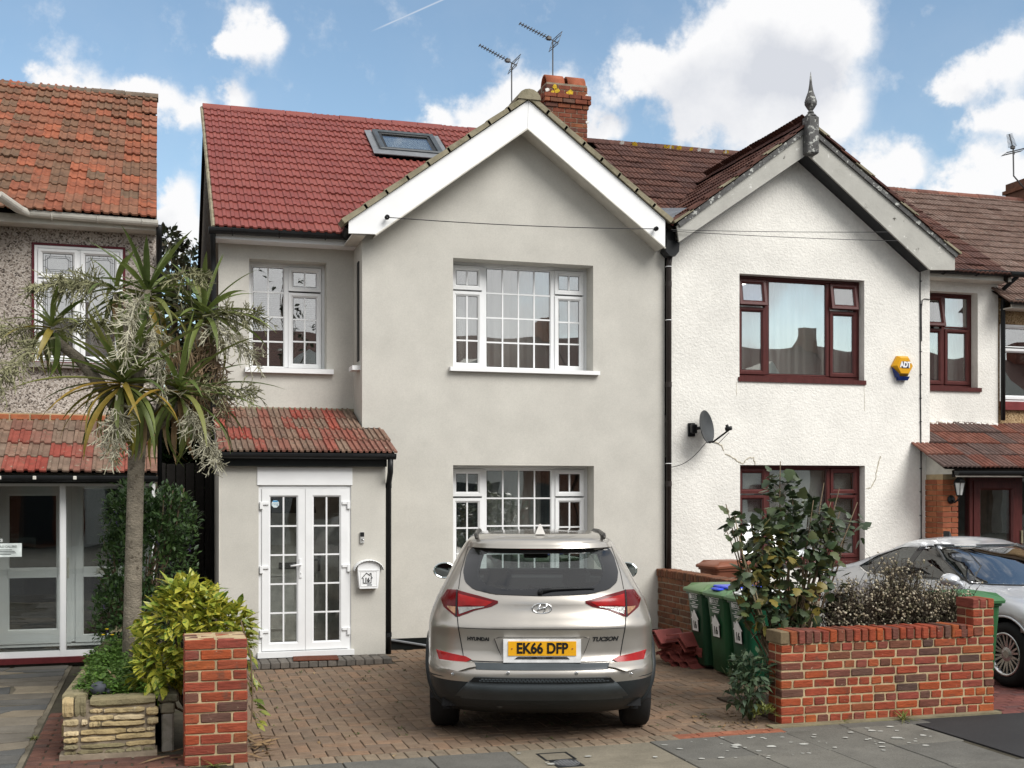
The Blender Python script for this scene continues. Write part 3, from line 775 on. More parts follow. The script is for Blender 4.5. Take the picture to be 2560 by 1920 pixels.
# chimney on the party wall
CX0, CX1, CY0, CY1 = 6.06, 6.78, 4.05, 5.0
mb = MB(); mb.box(CX0 + .008, CX1 - .008, CY0 + .008, CY1 - .008, 6.6, 8.62); chim = mb.obj('chimney', mortar_old, H1)
ch = .0755; z = 7.02
def chim_course(z, grow, shift, h=ch):
    a, b, c, d = CX0 - grow, CX1 + grow, CY0 - grow, CY1 + grow
    for (p0, p1, fixed, axis) in ((a, b, c, 'f'), (c, d, a, 'l'), (a, b, d, 'b'), (c, d, b, 'r')):
        x = p0 + (.0 if not shift else 0); first = .105 if shift else .215
        L = first
        while x < p1 - .02:
            e = min(x + L, p1); e = p1 if p1 - e < .05 else e
            mb = MB(); q0, q1, t = x + .005, e - .005, .10
            if axis == 'f': mb.bbox(q0, q1, fixed, fixed + t, z + .005, z + h - .005, .005, None, .003)
            if axis == 'b': mb.bbox(q0, q1, fixed - t, fixed, z + .005, z + h - .005, .005, None, .003)
            if axis == 'l': mb.bbox(fixed - .002, fixed + t, q0 + .1, q1 + .0, z + .005, z + h - .005, .005, None, .003)
            if axis == 'r': mb.bbox(fixed - t, fixed + .002, q0 + .1, q1 + .0, z + .005, z + h - .005, .005, None, .003)
            link('brick', mb.mesh(brick_chim), chim)
            x = e; L = .215
for r in range(21):
    z = 7.02 + r * ch
    chim_course(z, {18: .05, 17: .05, 16: .02}.get(r, .0) if r < 19 else .0, r % 2)
mb = MB(); mb.box(CX0 + .01, CX1 - .01, CY0 + .01, CY1 - .01, 8.60, 8.635); mb.obj('flaunching', mortar_old, chim)
for a, b in ((CX0 + .02, CX0 + .33), (CX0 + .39, CX0 + .70)):
    mb = MB(); n = 10; vs = []; fs = []
    for x in (a, b):
        for rr_ in (.17, .145):
            vs += [(x, CY0 + .20 + rr_ * math.cos(math.pi * i / n), 8.60 + rr_ * 1.25 * math.sin(math.pi * i / n)) for i in range(n + 1)]
    k = n + 1
    for i in range(n):
        fs += [(i, i + 1, 2 * k + i + 1, 2 * k + i), (k + i, 3 * k + i, 3 * k + i + 1, k + i + 1), (i, k + i, k + i + 1, i + 1), (2 * k + i, 2 * k + i + 1, 3 * k + i + 1, 3 * k + i)]
    mb.add(vs, fs); mb.obj('chimney_cap', clay, chim, True)
for (x, z, s, mt) in ((6.24, 8.50, .045, lichen), (6.17, 8.47, .03, lichen), (6.28, 8.43, .035, lichen), (6.47, 8.47, .06, lichen), (6.21, 8.56, .04, lichen), (6.52, 8.42, .03, lichen), (6.075, 8.50, .035, lichen_white), (6.07, 8.05, .035, lichen_white), (6.765, 8.46, .028, lichen_white), (6.77, 8.03, .028, lichen_white)):
    mb = MB(); n = 9; ph = U(0, 6)
    pts = [(x + s * (1 + .25 * math.sin(3 * t + ph)) * math.cos(t), CY0 - .006, z + s * (1 + .25 * math.sin(2 * t + ph)) * math.sin(t)) for t in [2 * math.pi * i / n for i in range(n)]]
    mb.prism(pts, (0, .02, 0)); mb.obj('lichen_patch', mt, chim)

# ---------------- porch of the grey house
PX0, PX1, PY = 0.64, 2.50, -0.80
DX0, DX1, DZ0, DZ1 = 1.06, 2.10, .12, 2.01
mb = MB(); wall_face(mb, PX0, PX1, .06, 2.24, PY, [(DX0, DX1, .06, DZ1, .14)])
mb.quad((PX0, .67, .10), (PX0, PY, .10), (PX0, PY, 2.40), (PX0, .67, 2.95)); mb.quad((PX1, PY, .10), (PX1, 0, .10), (PX1, 0, 2.6), (PX1, PY, 2.40))
mb.obj('porch_wall', render_grey, H1, fix=False)
mb = MB(); mb.box(PX0 - .012, PX0, PY - .004, PY + .12, .12, 2.22); mb.obj('corner_bead', white_plastic, H1)
mb = MB(); mb.box(1.045, 2.115, PY - .012, PY + .02, DZ1 + .003, 2.215); mb.obj('door_head', white_paint, H1)
mb = MB(); mb.box(PX0 - .01, PX1 + .0, PY - .09, PY - .06, 2.225, 2.36); mb.box(PX0 - .01, PX1, PY - .06, PY + .05, 2.225, 2.25); mb.obj('porch_fascia', black_paint, H1)
gutter(H1, [(PX0 - .03, PY - .15, 2.36), (PX1 + .09, PY - .15, 2.36)], .055, black_plastic, 'porch_gutter')
mb = MB(); mb.tube([(PX1 + .03, PY - .15, 2.32), (PX1 + .03, PY - .14, 2.16), (PX1 + .045, PY + .05, 2.02), (PX1 + .045, PY + .06, .05)], .033, 8)
mb.lathe([(.040, 0), (.040, .06)], 8, Matrix.Translation((PX1 + .045, PY + .06, 1.98))); mb.lathe([(.040, 0), (.040, .05)], 8, Matrix.Translation((PX1 + .045, PY + .06, .25)))
mb.obj('porch_downpipe', black_plastic, H1, True)
PE, PT = Vector((0, PY - .20, 2.37)), Vector((0, .67, 2.955))
pu = (PT - PE).normalized(); plen = (PT - PE).length
mb = MB(); mb.add([(PX0 - .02, PE.y + .03, 2.365), (PX1 + .08, PE.y + .03, 2.365), (PX1 + .08, .005, 2.365 + (0 - PE.y) * (PT.z - PE.z) / (PT.y - PE.y)), (XB, .005, 2.365 + (0 - PE.y) * (PT.z - PE.z) / (PT.y - PE.y)), (XB, .67, 2.945), (PX0 - .02, .67, 2.945)], [(0, 1, 2, 3, 4, 5)])
mb.quad((PX1 + .08, PE.y + .03, 2.365), (PX1 + .08, 0, 2.36), (PX1 + .08, 0, 2.66), (PX1 + .08, PE.y + .03, 2.367))
proof = mb.obj('porch_roof', roof_deck, H1, fix=False)
tile_roof(proof, (PX0 - .03, PE.y, PE.z), (1, 0, 0), pu, 15, 4, (PX1 + .10 - PX0 + .03) / 15, plen / 4.0, PROF_ROLL, porch_tile, lambda p: p.y < -.1 or p.x < XB + .01 or False, .005)
# tiles of the third course that tuck under the wall beside the bay
mb = MB(); mb.box(XB, PX1 + .09, -.03, .004, 2.655, 2.70); mb.box(PX0, XB, .64, .674, 2.945, 2.985); mb.obj('flashing', mossy, proof)

# double doors
dj = MB(); dj.ring(DX0, DX1, .105, DZ1, [(0, PY + .10), (0, PY + .015), (.035, PY + .015), (.035, PY + .10)])
dj.box(DX0 - .015, DX1 + .03, PY - .06, PY + .10, .075, .135)
door = dj.obj('front_door', upvc, H1)
mid = (DX0 + DX1) / 2
for sx0, sx1, sgn in ((DX0 + .037, mid - .002, -1), (mid + .002, DX1 - .037, 1)):
    mb = MB(); ins = .095
    mb.ring(sx0, sx1, .145, DZ1 - .037, [(0, PY + .07), (0, PY + .002), (ins - .018, PY + .002), (ins, PY + .02), (ins, PY + .07)])
    lf = mb.obj('leaf', upvc, door)
    ga, gb, gl, gh = sx0 + ins, sx1 - ins, .145 + ins + .03, DZ1 - .037 - ins
    mb = MB(); mb.box(ga - .01, gb + .01, PY + .03, PY + .034, gl - .04, gh + .01); mb.obj('pane', glass_flat, door)
    mb = MB(); mb.ring(ga, gb, gl - .03, gh, [(0, PY + .024), (.006, PY + .024), (.006, PY + .03), (0, PY + .03)]); mb.obj('gasket', black_plastic, door)
    mb = MB(); xm = (ga + gb) / 2; mb.box(xm - .009, xm + .009, PY + .017, PY + .0295, gl - .03, gh); mb.obj('glazing_bar', upvc, door)
    for k in range(1, 5):
        zm = gl - .03 + (gh - gl + .03) * k / 5
        mb = MB(); mb.box(ga, gb, PY + .0175, PY + .0293, zm - .009, zm + .009); mb.obj('glazing_bar', upvc, door)
    for zz in (.30, 1.02, 1.74):
        xx = sx0 - .008 if sgn < 0 else sx1 + .008
        mb = MB(); mb.bbox(xx - .018, xx + .018, PY - .022, PY + .014, zz, zz + .085, .004); mb.bbox(xx - sgn * .075, xx, PY - .016, PY + .002, zz + .05, zz + .085, .004); mb.obj('hinge', upvc, door)
mb = MB(); hx = mid - .055
mb.bbox(hx - .016, hx + .016, PY - .010, PY + .003, .96, 1.18, .004); hd = mb.obj('handle', upvc, door)
mb = MB(); mb.tube([(hx, PY - .01, 1.115), (hx, PY - .05, 1.115), (hx - .05, PY - .055, 1.108), (hx - .115, PY - .05, 1.10)], .011, 7); mb.box(hx - .005, hx + .005, PY - .012, PY - .0095, 1.005, 1.035)
mb.obj('lever', upvc, door, True)
# ring sticker
mb = MB(); n = 8; c0 = (DX0 + .037 + .095 + .055, 1.80)
mb.prism([(c0[0] + .044 * math.cos(rad(22.5 + 45 * i)), PY + .024, c0[1] + .044 * math.sin(rad(22.5 + 45 * i))) for i in range(8)], (0, .004, 0))
stk = mb.obj('sticker', M('sticker white', (0.6, 0.68, 0.70), .4, b_str=0), door)
mb = MB(); mb.box(c0[0] - .028, c0[0] + .028, PY + .0215, PY + .0238, c0[1] + .022, c0[1] + .038); mb.obj('sticker_band', M('sticker blue', (0.06, 0.26, 0.48), .4, b_str=0), door)
o = link('lettering', TEXTS['ring'].copy(), door, Matrix.Translation((c0[0], PY + .022, c0[1])) @ Matrix.Rotation(rad(90), 4, 'X')); o.data.materials.append(M('sticker grey', (.25, .35, .4), .5, b_str=0))
# inside the porch: inner door and floor
mb = MB(); mb.box(PX0 + .02, PX1 - .02, .05, .11, .1, 2.25); mb.box(PX0 + .02, PX0 + .05, PY + .2, .05, .1, 2.22); mb.box(PX1 - .05, PX1 - .02, PY + .2, -.002, .1, 2.22); mb.box(PX0 + .02, PX1 - .02, PY + .11, .05, 2.22, 2.24)
mb.obj('porch_lining', M('porch inside', (0.76, 0.74, 0.69), .8, b_str=0), H1)
mb = MB(); mb.box(PX0 + .02, PX1 - .02, PY + .10, .60, .06, .115); mb.obj('porch_floor', M('porch floor', (.09, .075, .06), .7, b_str=0), H1)
mb = MB(); idx0, idx1 = 1.06, 1.92
mb.box(idx0, idx1, .54, .59, .12, 2.08)
mb.ring(idx0 - .06, idx1 + .06, .115, 2.14, [(0, .60), (0, .51), (.058, .51), (.058, .60)])
inner = mb.obj('inner_door', M('inner door grey', (0.72, 0.70, 0.65), .5, b_str=0), H1)
mb = MB()
for a, b, c, d in ((idx0 + .10, idx0 + .38, .28, .95), (idx1 - .38, idx1 - .10, .28, .95), (idx0 + .10, idx0 + .38, 1.18, 1.55), (idx1 - .38, idx1 - .10, 1.18, 1.55)):
    mb.ring(a, b, c, d, [(0, .541), (0, .53), (.02, .525), (.035, .541)])
mb.obj('panel', inner.data.materials[0], inner)
mb = MB(); mb.box(idx0 + .30, idx0 + .55, .525, .538, 1.02, 1.09); mb.box(idx1 - .10, idx1 - .07, .515, .538, .98, 1.2); mb.tube([(idx1 - .085, .52, 1.12), (idx1 - .085, .48, 1.12), (idx1 - .19, .475, 1.115)], .01, 6)
mb.obj('handle', black_plastic, inner)
mb = MB(); mb.add([(idx0 + .12, .536, 1.68)] + [((idx0 + idx1) / 2 + .31 * math.cos(t), .536, 1.68 + .27 * math.sin(t)) for t in [math.pi * i / 12 for i in range(13)]], [tuple(range(14))]); mb.obj('fanlight', blind_dark, inner, fix=False)
inner.location.y -= .55

# party-line rainwater head and downpipe
mb = MB()
HX = 6.37
mb.prism([(HX - .06, -.19, 5.20), (HX + .12, -.19, 5.20), (HX + .11, -.19, 5.06), (HX + .06, -.19, 5.0), (HX - .02, -.19, 5.0), (HX - .08, -.19, 5.06)], (0, .17, 0))
mb.box(HX - .055, HX + .075, -.15, -.02, 5.2, 5.40)
hop = mb.obj('rainwater_hopper', black_plastic, H1)
mb = MB(); mb.tube([(HX + .02, -.10, 5.02), (HX + .02, -.07, 4.9), (HX + .02, -.065, .02)], .036, 10)
for zz in (2.0, 3.3, 4.62): mb.lathe([(.042, 0), (.042, .07)], 10, Matrix.Translation((HX + .02, -.065, zz)))
dp = mb.obj('downpipe', M('brown black downpipe', (0.028, 0.022, 0.020), .45, n_scale=2, n_amt=.3, b_str=.05), H1, True)
for zz in (4.88, 4.18, 2.30):
    mb = MB(); mb.tube([(HX + .02 + .04 * math.cos(t), -.065 + .04 * math.sin(t), zz) for t in [2 * math.pi * i / 12 for i in range(13)]], .005, 5); mb.obj('clip', white_paint, dp)

# ================================================================ 2  the white rough-cast house
H2 = thing('terraced_house', 'white rough cast house with weathered grey bargeboards, spiked finial and dark red window frames', 'house', (8.6, .6, 0))
WB0, WB1, WR = 6.43, 10.43, 12.12
WU = (7.45, 9.37, 3.43, 4.86, .16); WL = (7.46, 9.38, .92, 2.29, .16)
mb = MB()
wall_face(mb, WB0, WB1, 0, 5.0, 0.0, [WU, WL])
mb.add([(WB0 - .03, 0, 5.0), (WB1, 0, 5.0), (WB1, 0, 5.2), (8.30, 0, 6.62), (WB0 - .03, 0, 5.3)], [(0, 1, 2, 3, 4)])
mb.quad((WB1, 0, 0), (WB1, .67, 0), (WB1, .67, 5.15), (WB1, 0, 5.15))
mb.obj('bay_wall', render_white, H2, fix=False)
RWn = (10.86, 11.76, 3.44, 4.90, .18)
mb = MB(); wall_face(mb, WB1, WR, 2.3, 5.16, .67, [RWn]); mb.quad((WR, .67, 0), (WR, 8.5, 0), (WR, 8.5, 5.3), (WR, .67, 5.16)); mb.add([(WR, .67, 5.15), (WR, 8.5, 5.15), (WR, YR, ZR - .05)], [(0, 1, 2)])
mb.quad((WB0, 8.5, 0), (WR, 8.5, 0), (WR, 8.5, 5.2), (WB0, 8.5, 5.2))
mb.obj('wall', render_white, H2, fix=False)
BR3 = lambda t: [(0, .25, 0, .70, 'sash', 1, 1), (0, .25, .70, 1, 'sash', 1, 1, t), (.25, .745, 0, 1, 'fixed', 1, 1), (.745, 1, 0, .70, 'sash', 1, 1), (.745, 1, .70, 1, 'sash', 1, 1, t)]
v1 = make_window(H2, WU[0], WU[1], WU[2] + .05, WU[3], .13, brown_upvc, BR3(.17), cill=(WU[0] - .02, WU[1] + .02, 3.41, 3.47, -.02, brown_upvc))
v2 = make_window(H2, WL[0], WL[1], WL[2] + .05, WL[3], .13, brown_upvc, BR3(0), cill=(WL[0] - .02, WL[1] + .02, .90, .96, -.02, brown_upvc))
v3 = make_window(H2, RWn[0], RWn[1], RWn[2] + .05, RWn[3], .82, brown_upvc, [(0, .45, 0, .63, 'sash', 1, 1), (0, .45, .63, 1, 'sash', 1, 1, .20), (.45, 1, 0, .63, 'sash', 1, 1), (.45, 1, .63, 1, 'fixed', 1, 1)], cill=(RWn[0] - .02, RWn[1] + .05, 3.42, 3.48, .64, brown_upvc))
room_box(H2, *WU[:4], .20); room_box(H2, *WL[:4], .20); room_box(H2, *RWn[:4], .90, 1.6)
mb = MB(); curtain(mb, 7.3, 9.6, 3.3, 5.0, .36, .03, 17, seed=21); mb.obj('curtain', curtain_white, v1, True, fix=False)
mb = MB(); curtain(mb, 7.3, 9.6, 1.25, 2.4, .25, .012, 10, seed=22); mb.obj('curtain', curtain_white, v2, True, fix=False)
mb = MB(); curtain(mb, 11.25, 11.9, 3.3, 5.0, 1.02, .03, 6, seed=23); mb.obj('curtain', curtain_white, v3, True, fix=False)
# bargeboards and finial
AO2, AI2 = (8.36, 6.80), (8.30, 6.445)
mb = MB(); mb.prism([(6.40, BY, 5.37), (6.43, BY, 5.16), (AI2[0], BY, AI2[1]), (AO2[0] - .05, BY, AO2[1])], (0, .03, 0)); mb.obj('bargeboard', grey_wood, H2)
mb = MB(); mb.prism([(AO2[0] - .045, BY, AO2[1]), (AI2[0] + .005, BY, AI2[1]), (10.22, BY, 5.00), (10.62, BY, 5.02), (10.62, BY, 5.23)], (0, .03, 0)); mb.obj('bargeboard', grey_wood, H2)
mb = MB()
for a, b in (((6.40, 5.40), (AO2[0] - .05, 6.83)), ((AO2[0] - .05, 6.83), (10.66, 5.24))):
    d = Vector((b[0] - a[0], 0, b[1] - a[1])); up = Vector((-d.z, 0, d.x)).normalized() * (-1 if d.x < 0 else 1)
    p = [Vector((a[0], BY - .03, a[1])), Vector((b[0], BY - .03, b[1]))]
    mb.prism([p[0] - up * .06, p[1] - up * .06, p[1], p[0]], (0, .05, 0))
mb.obj('barge_edging', peeling, H2)
mb = MB()
mb.prism([(6.45, BY + .03, 5.17), (6.45, -.002, 5.17), (8.30, -.002, 6.45), (8.30, BY + .03, 6.45)], (0, 0, .02))
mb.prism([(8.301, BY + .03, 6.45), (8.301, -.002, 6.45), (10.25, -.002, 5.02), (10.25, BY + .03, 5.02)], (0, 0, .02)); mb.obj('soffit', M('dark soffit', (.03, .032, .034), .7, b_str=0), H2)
mb = MB(); FX, FY = 8.315, BY - .06
mb.bbox(FX - .085, FX + .085, FY - .085, FY + .085, 6.42, 6.93, .02); mb.lathe([(.085, 0), (.06, .03), (.03, .04)], 10, Matrix.Translation((FX, FY, 6.93)))
mb.lathe([(.028, .03), (.045, .055), (.028, .08), (.05, .11), (.08, .16), (.082, .20), (.06, .27), (.035, .34), (.02, .43), (.012, .52), (.002, .60)], 12, Matrix.Translation((FX, FY, 6.93)))
mb.obj('finial', peeling, H2, False)
# roofs
mb = MB()
Z2 = -.02
mb.add([(XRr, YE + .05, ZE - .01 + Z2), (12.0, YE + .05, ZE - .01 + Z2), (12.0, YR, ZR - .045 + Z2), (XRr, YR, ZR - .045 + Z2), (XRr, 8.6, ZE), (12.0, 8.6, ZE)], [(0, 1, 2, 3), (3, 2, 5, 4)])
mb.add([(6.38, BY, 5.38), (8.33, BY, 6.83), (8.33, GB, 6.83), (6.38, GB, 5.38), (10.64, BY, 5.22), (10.64, GB, 5.22)], [(0, 1, 2, 3), (1, 4, 5, 2)])
mb.quad((12.0, YE, ZE - .15), (12.0, YE, ZE), (12.0, YR, ZR - .03), (12.0, YR, ZR - .15))
roof2 = mb.obj('roof', roof_deck, H2, fix=False)
def keep2(p):
    if p.x < 6.40 + .02: return False
    zc = 6.83 - (8.33 - p.x) * .735 if p.x < 8.33 else 6.83 - (p.x - 8.33) * .70
    if p.z < zc - .05: return False
    if CX0 - .1 < p.x < CX1 + .05 and p.y > CY0 - .1: return False
    return True
tile_roof(roof2, (6.36, YE - .03, ZE - .035), (1, 0, 0), SLU, 19, 18, .298, SLEN / 17.6, PROF_RIB, brown_roof, keep2, .008)
ridge_tiles(roof2, (6.82, YR, ZR - .07), (12.0, YR, ZR - .05), .43, brown_roof)
for i in range(14):
    x = U(7.3, 9.9); s = U(.02, .05)
    mb = MB(); mb.prism([(x + s * (1 + .3 * math.sin(3 * t + i)) * math.cos(t), YR - .135 - .03 * math.sin(t), ZR - .05 + .05 * math.sin(t) * (1 + s)) for t in [2 * math.pi * k / 8 for k in range(8)]], (0, .03, 0)); mb.obj('lichen_patch', lichen if i % 3 else lichen_white, roof2)
# cross gable slopes: the left one shows at a grazing angle
sl = Vector((1.95, 0, 1.45)); tile_roof(roof2, (6.36, 3.0, 5.40), (0, -1, 0), sl, 11, 9, .30, sl.length / 8.4, PROF_RIB, brown_roof, lambda p: p.z < 6.86 and p.z > ZE + (p.y - YE) * (ZR - ZE) / (YR - YE) - .1, .008)
sl = Vector((-2.31, 0, 1.61)); tile_roof(roof2, (10.68, -.33, 5.21), (0, 1, 0), sl, 10, 10, .30, sl.length / 9.4, PROF_RIB, brown_roof, lambda p: p.z < 6.86 and p.z > ZE + (p.y - YE) * (ZR - ZE) / (YR - YE) - .1, .008)
ridge_tiles(roof2, (8.33, BY + .05, 6.83), (8.33, 2.9, 6.83), .43, brown_roof)
# verge tile ends
for (a, b, n, fl) in (((6.36, 5.385), (8.28, 6.83), 9, 1), ((10.68, 5.225), (8.37, 6.83), 10, -1)):
    a = Vector((a[0], 0, a[1])); b = Vector((b[0], 0, b[1])); d = (b - a) / n; u = d.normalized(); up = Vector((-u.z, 0, u.x)) * fl
    for i in range(n):
        p = a + d * i; L = d.length + .05
        mb = MB(); mb.prism([Vector((q.x, BY - .05, q.z)) for q in (p + up * .01, p + u * L - up * .005, p + u * L + up * .022, p + up * .04)], (0, .33, 0)); mb.obj('verge_tile', mossy if i % 3 == 0 else brown_roof, roof2)
# valley flashing
mb = MB(); mb.prism([(6.40, -.1, 5.42), (6.40, .9, 5.72), (6.85, 1.2, 5.95), (6.75, -.05, 5.66)], (0, 0, .02)); mb.obj('valley_flashing', lead_grey, roof2)
# right-hand eaves
mb = MB(); mb.box(WB1 + .02, 12.14, .40, .43, 5.05, 5.17); mb.box(WB1 + .02, 12.14, .43, .67, 5.05, 5.07); mb.obj('fascia', white_plastic, H2)
gutter(H2, [(10.62, .33, 5.15), (12.32, .33, 5.17)], .062, black_plastic, brackets=3)
mb = MB(); mb.tube([(12.2, .35, 5.12), (12.17, .60, 4.98), (12.17, .62, 4.72), (12.17, .62, 3.0)], .034, 8); mb.obj('downpipe', black_plastic, H2, True)
# porch: brick pier, side panel, roof, dark red door
mb = MB(); mb.box(10.37, 10.60, -.37, .5, 0, 2.17); pier = mb.obj('porch_pier', mortar, H2)
for r in range(28):
    z = .075 * r + .0
    for (x0, x1) in (((10.355, 10.615),) if r % 2 else ((10.355, 10.50), (10.50, 10.615))):
        mb = MB(); mb.bbox(x0 + .004, x1 - .004, -.385, -.25, z + .005, z + .070, .004, None, .002); link('brick', mb.mesh(brick_pier), pier)
    y = -.25 if r % 2 else -.16
    if not r % 2:
        mb = MB(); mb.bbox(10.355, 10.45, -.249, -.165, z + .005, z + .07, .004, None, .002); link('brick', mb.mesh(brick_pier), pier)
    while y < .4:
        mb = MB(); mb.bbox(10.355, 10.45, y + .004, y + .211, z + .005, z + .07, .004, None, .002); link('brick', mb.mesh(brick_pier), pier); y += .215
mb = MB(); mb.prism([(10.365, -.60, 2.17), (10.365, .6, 2.17), (10.365, .6, 2.66), (10.365, -.1, 2.50), (10.365, -.60, 2.24)], (.02, 0, 0)); mb.obj('side_panel', white_plastic, H2)
PE2, PT2 = Vector((0, -.72, 2.24)), Vector((0, .67, 2.93)); pu2 = (PT2 - PE2).normalized(); pl2 = (PT2 - PE2).length
mb = MB(); mb.add([(10.16, -.70, 2.235), (14.6, -.70, 2.235), (14.6, .67, 2.92), (10.16, .67, 2.92)], [(0, 1, 2, 3)]); mb.box(10.36, 14.6, -.60, -.58, 2.13, 2.22); pr2 = mb.obj('porch_roof', roof_deck, H2, fix=False)
tile_roof(pr2, (10.12, -.72, 2.24), (1, 0, 0), pu2, 14, 4, .30, pl2 / 3.9, PROF_RIB, M('red brown porch tile', [(0.12, .045, .032), (.16, .06, .04), (.075, .06, .055), (.19, .075, .05)], .85, n_scale=8, n_amt=.35, b_scale=40, b_str=.3, spots=[((.42, .38, .33), 22, .72, .05), ((.07, .07, .07), 4, .58, .2)]), lambda p: p.x > WB1 or p.y < -.05, .008)
mb = MB()
for i in range(16):
    x = 10.5 + i * .1; mb.bbox(x, x + .09, .62, .672, 2.90 + U(-.01, .01), 2.955 + U(-.01, .02), .01)
mb.obj('flashing', render_white, pr2)
mb = MB(); mb.box(10.40, 14.6, -.62, -.60, 2.13, 2.185); mb.obj('porch_fascia', white_plastic, H2)
gutter(H2, [(10.30, -.76, 2.20), (14.6, -.76, 2.21)], .055, black_plastic, 'porch_gutter', 2)
DR = (10.62, 12.8)
mb = MB(); mb.ring(10.84, 11.72, .1, 2.13, [(0, -.22), (0, -.33), (.055, -.33), (.055, -.22)]); d2 = mb.obj('porch_door', brown_upvc, H2)
mb = MB(); mb.ring(10.90, 11.66, .15, 2.075, [(0, -.23), (0, -.345), (.10, -.345), (.125, -.32), (.125, -.23)]); mb.obj('leaf', brown_upvc, d2)
mb = MB(); mb.box(11.0, 11.56, -.30, -.295, .25, 1.97); mb.obj('pane', glass_flat, d2)
mb = MB(); mb.box(11.68, 11.71, -.36, -.33, 1.20, 1.38); mb.obj('handle', M('brass', (.5, .45, .3), .3, .8, b_str=0), d2)
mb = MB(); mb.box(10.62, 10.84, -.29, -.285, .1, 2.13); mb.box(11.72, 12.8, -.29, -.285, .1, 2.13); sp_ = mb.obj('side_pane', glass_flat, H2)
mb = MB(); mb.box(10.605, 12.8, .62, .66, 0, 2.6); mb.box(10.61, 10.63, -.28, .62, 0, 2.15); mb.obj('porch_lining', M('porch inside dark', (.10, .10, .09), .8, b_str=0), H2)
# hairline repairs in the render
crk = M('filled crack', (.44, .40, .31), .9, b_str=.2)
for path in ([(7.06, 2.60), (7.12, 2.58), (7.17, 2.56), (7.22, 2.48)], [(7.24, 2.43), (7.34, 2.40), (7.42, 2.335), (7.50, 2.31), (7.58, 2.385), (7.66, 2.39), (7.68, 2.29)], [(9.62, 2.43), (9.59, 2.30), (9.54, 2.10), (9.48, 1.985), (9.40, 1.97)], [(7.40, 3.40), (7.41, 3.22)], [(9.37, 3.42), (9.375, 3.05)]):
    mb = MB(); pts = []
    for i in range(len(path) - 1):
        for k in range(5):
            t = k / 5; pts.append((path[i][0] * (1 - t) + path[i + 1][0] * t + U(-.008, .008), -.0005, path[i][1] * (1 - t) + path[i + 1][1] * t + U(-.008, .008)))
    pts.append((path[-1][0], -.0005, path[-1][1]))
    mb.tube(pts, [.009 * U(.5, 1.1) if len(path) > 2 else .003 for _ in pts], 4); mb.obj('wall_crack', crk, H2)

# ================================================================ 3  pebble-dashed house on the left
H0 = thing('terraced_house', 'grey pebble dash house with weathered orange roof and glazed white porch', 'house', (-1.6, .6, 0))
LX1, LY = -.05, .67
LWn = (-1.42, -.43, 3.46, 4.85, .04)
mb = MB(); wall_face(mb, -2.3, LX1, 2.4, 5.18, LY, [LWn]); mb.quad((LX1, .67, 0), (LX1, 8.5, 0), (LX1, 8.5, 5.18), (LX1, .67, 5.18)); mb.add([(LX1, .67, 5.18), (LX1, 8.5, 5.18), (LX1, YR, ZR)], [(0, 1, 2)])
mb.quad((-4.6, 8.5, 0), (LX1, 8.5, 0), (LX1, 8.5, 5.2), (-4.6, 8.5, 5.2))
mb.obj('wall', pebble_left, H0, fix=False)
mb = MB(); mb.quad((-4.6, 0, 0), (-1.98, 0, 0), (-1.98, 0, 5.1), (-4.6, 0, 5.1)); mb.quad((-1.98, 0, 0), (-1.98, .67, 0), (-1.98, .67, 5.1), (-1.98, 0, 5.1)); mb.add([(-4.6, 0, 5.1), (-1.98, 0, 5.1), (-3.6, 0, 6.3), (-4.6, 0, 6.3)], [(0, 1, 2, 3)]); mb.obj('bay_wall', pebble_left, H0, fix=False)
u1 = make_window(H0, *LWn[:4], .655, upvc, [(0, .5, 0, .72, 'sash', 1, 1), (0, .5, .72, 1, 'sash', 1, 1), (.5, 1, 0, 1, 'sash', 1, 1)], fw=.045, sw=.05, lead=True, cill=(LWn[0] - .05, LWn[1] + .05, 3.40, 3.455, .58, M('stone sill', (.22, .20, .18), .8)))
mb = MB(); mb.ring(LWn[0] - .03, LWn[1] + .03, LWn[2] - .01, LWn[3] + .03, [(0, .68), (0, .650), (.028, .650), (.028, .68)]); mb.obj('window_surround', M('maroon paint', (.09, .012, .018), .5, b_str=0), u1)
room_box(H0, *LWn[:4], .73)
mb = MB(); curtain(mb, -1.55, -.3, 3.3, 5.0, .86, .02, 10, seed=31); mb.obj('curtain', curtain_white, u1, True, fix=False)
mb = MB()
mb.add([(-4.6, YE + .05, ZE), (LX1 - .01, YE + .05, ZE), (LX1 - .01, YR, ZR + .0), (-4.6, YR, ZR + .0), (-4.6, 8.6, ZE), (LX1 - .01, 8.6, ZE)], [(0, 1, 2, 3), (3, 2, 5, 4)])
mb.quad((LX1 - .01, YE, ZE - .10), (LX1 - .01, YE, ZE + .02), (LX1 - .01, YR, ZR + .02), (LX1 - .01, YR, ZR - .12))
roof0 = mb.obj('roof', roof_deck, H0, fix=False)
DZ = .08
sl0 = Vector((0, YR - YE, ZR + .06 - ZE - DZ + .04)); 
tile_roof(roof0, (LX1 + .01 - 12 * .208, YE - .05, ZE + .02), (1, 0, 0), sl0, 12, 17, .208, sl0.length / 16.6, PROF_FLAT, old_roof, None, .010, sag=lambda p: -.07 * math.sin(math.pi * (p.y - YE) / (YR - YE)) * min(1, max(0, (p.x + 2.4) / 2.2)))
ridge_tiles(roof0, (-2.9, YR, ZR - .01), (LX1 + .03, YR, ZR + .03), .45, M('dull ridge', (.13, .10, .075), .9, n_scale=6, n_amt=.35, b_scale=30, b_str=.4), rounded=True, h=.09, wd=.12)
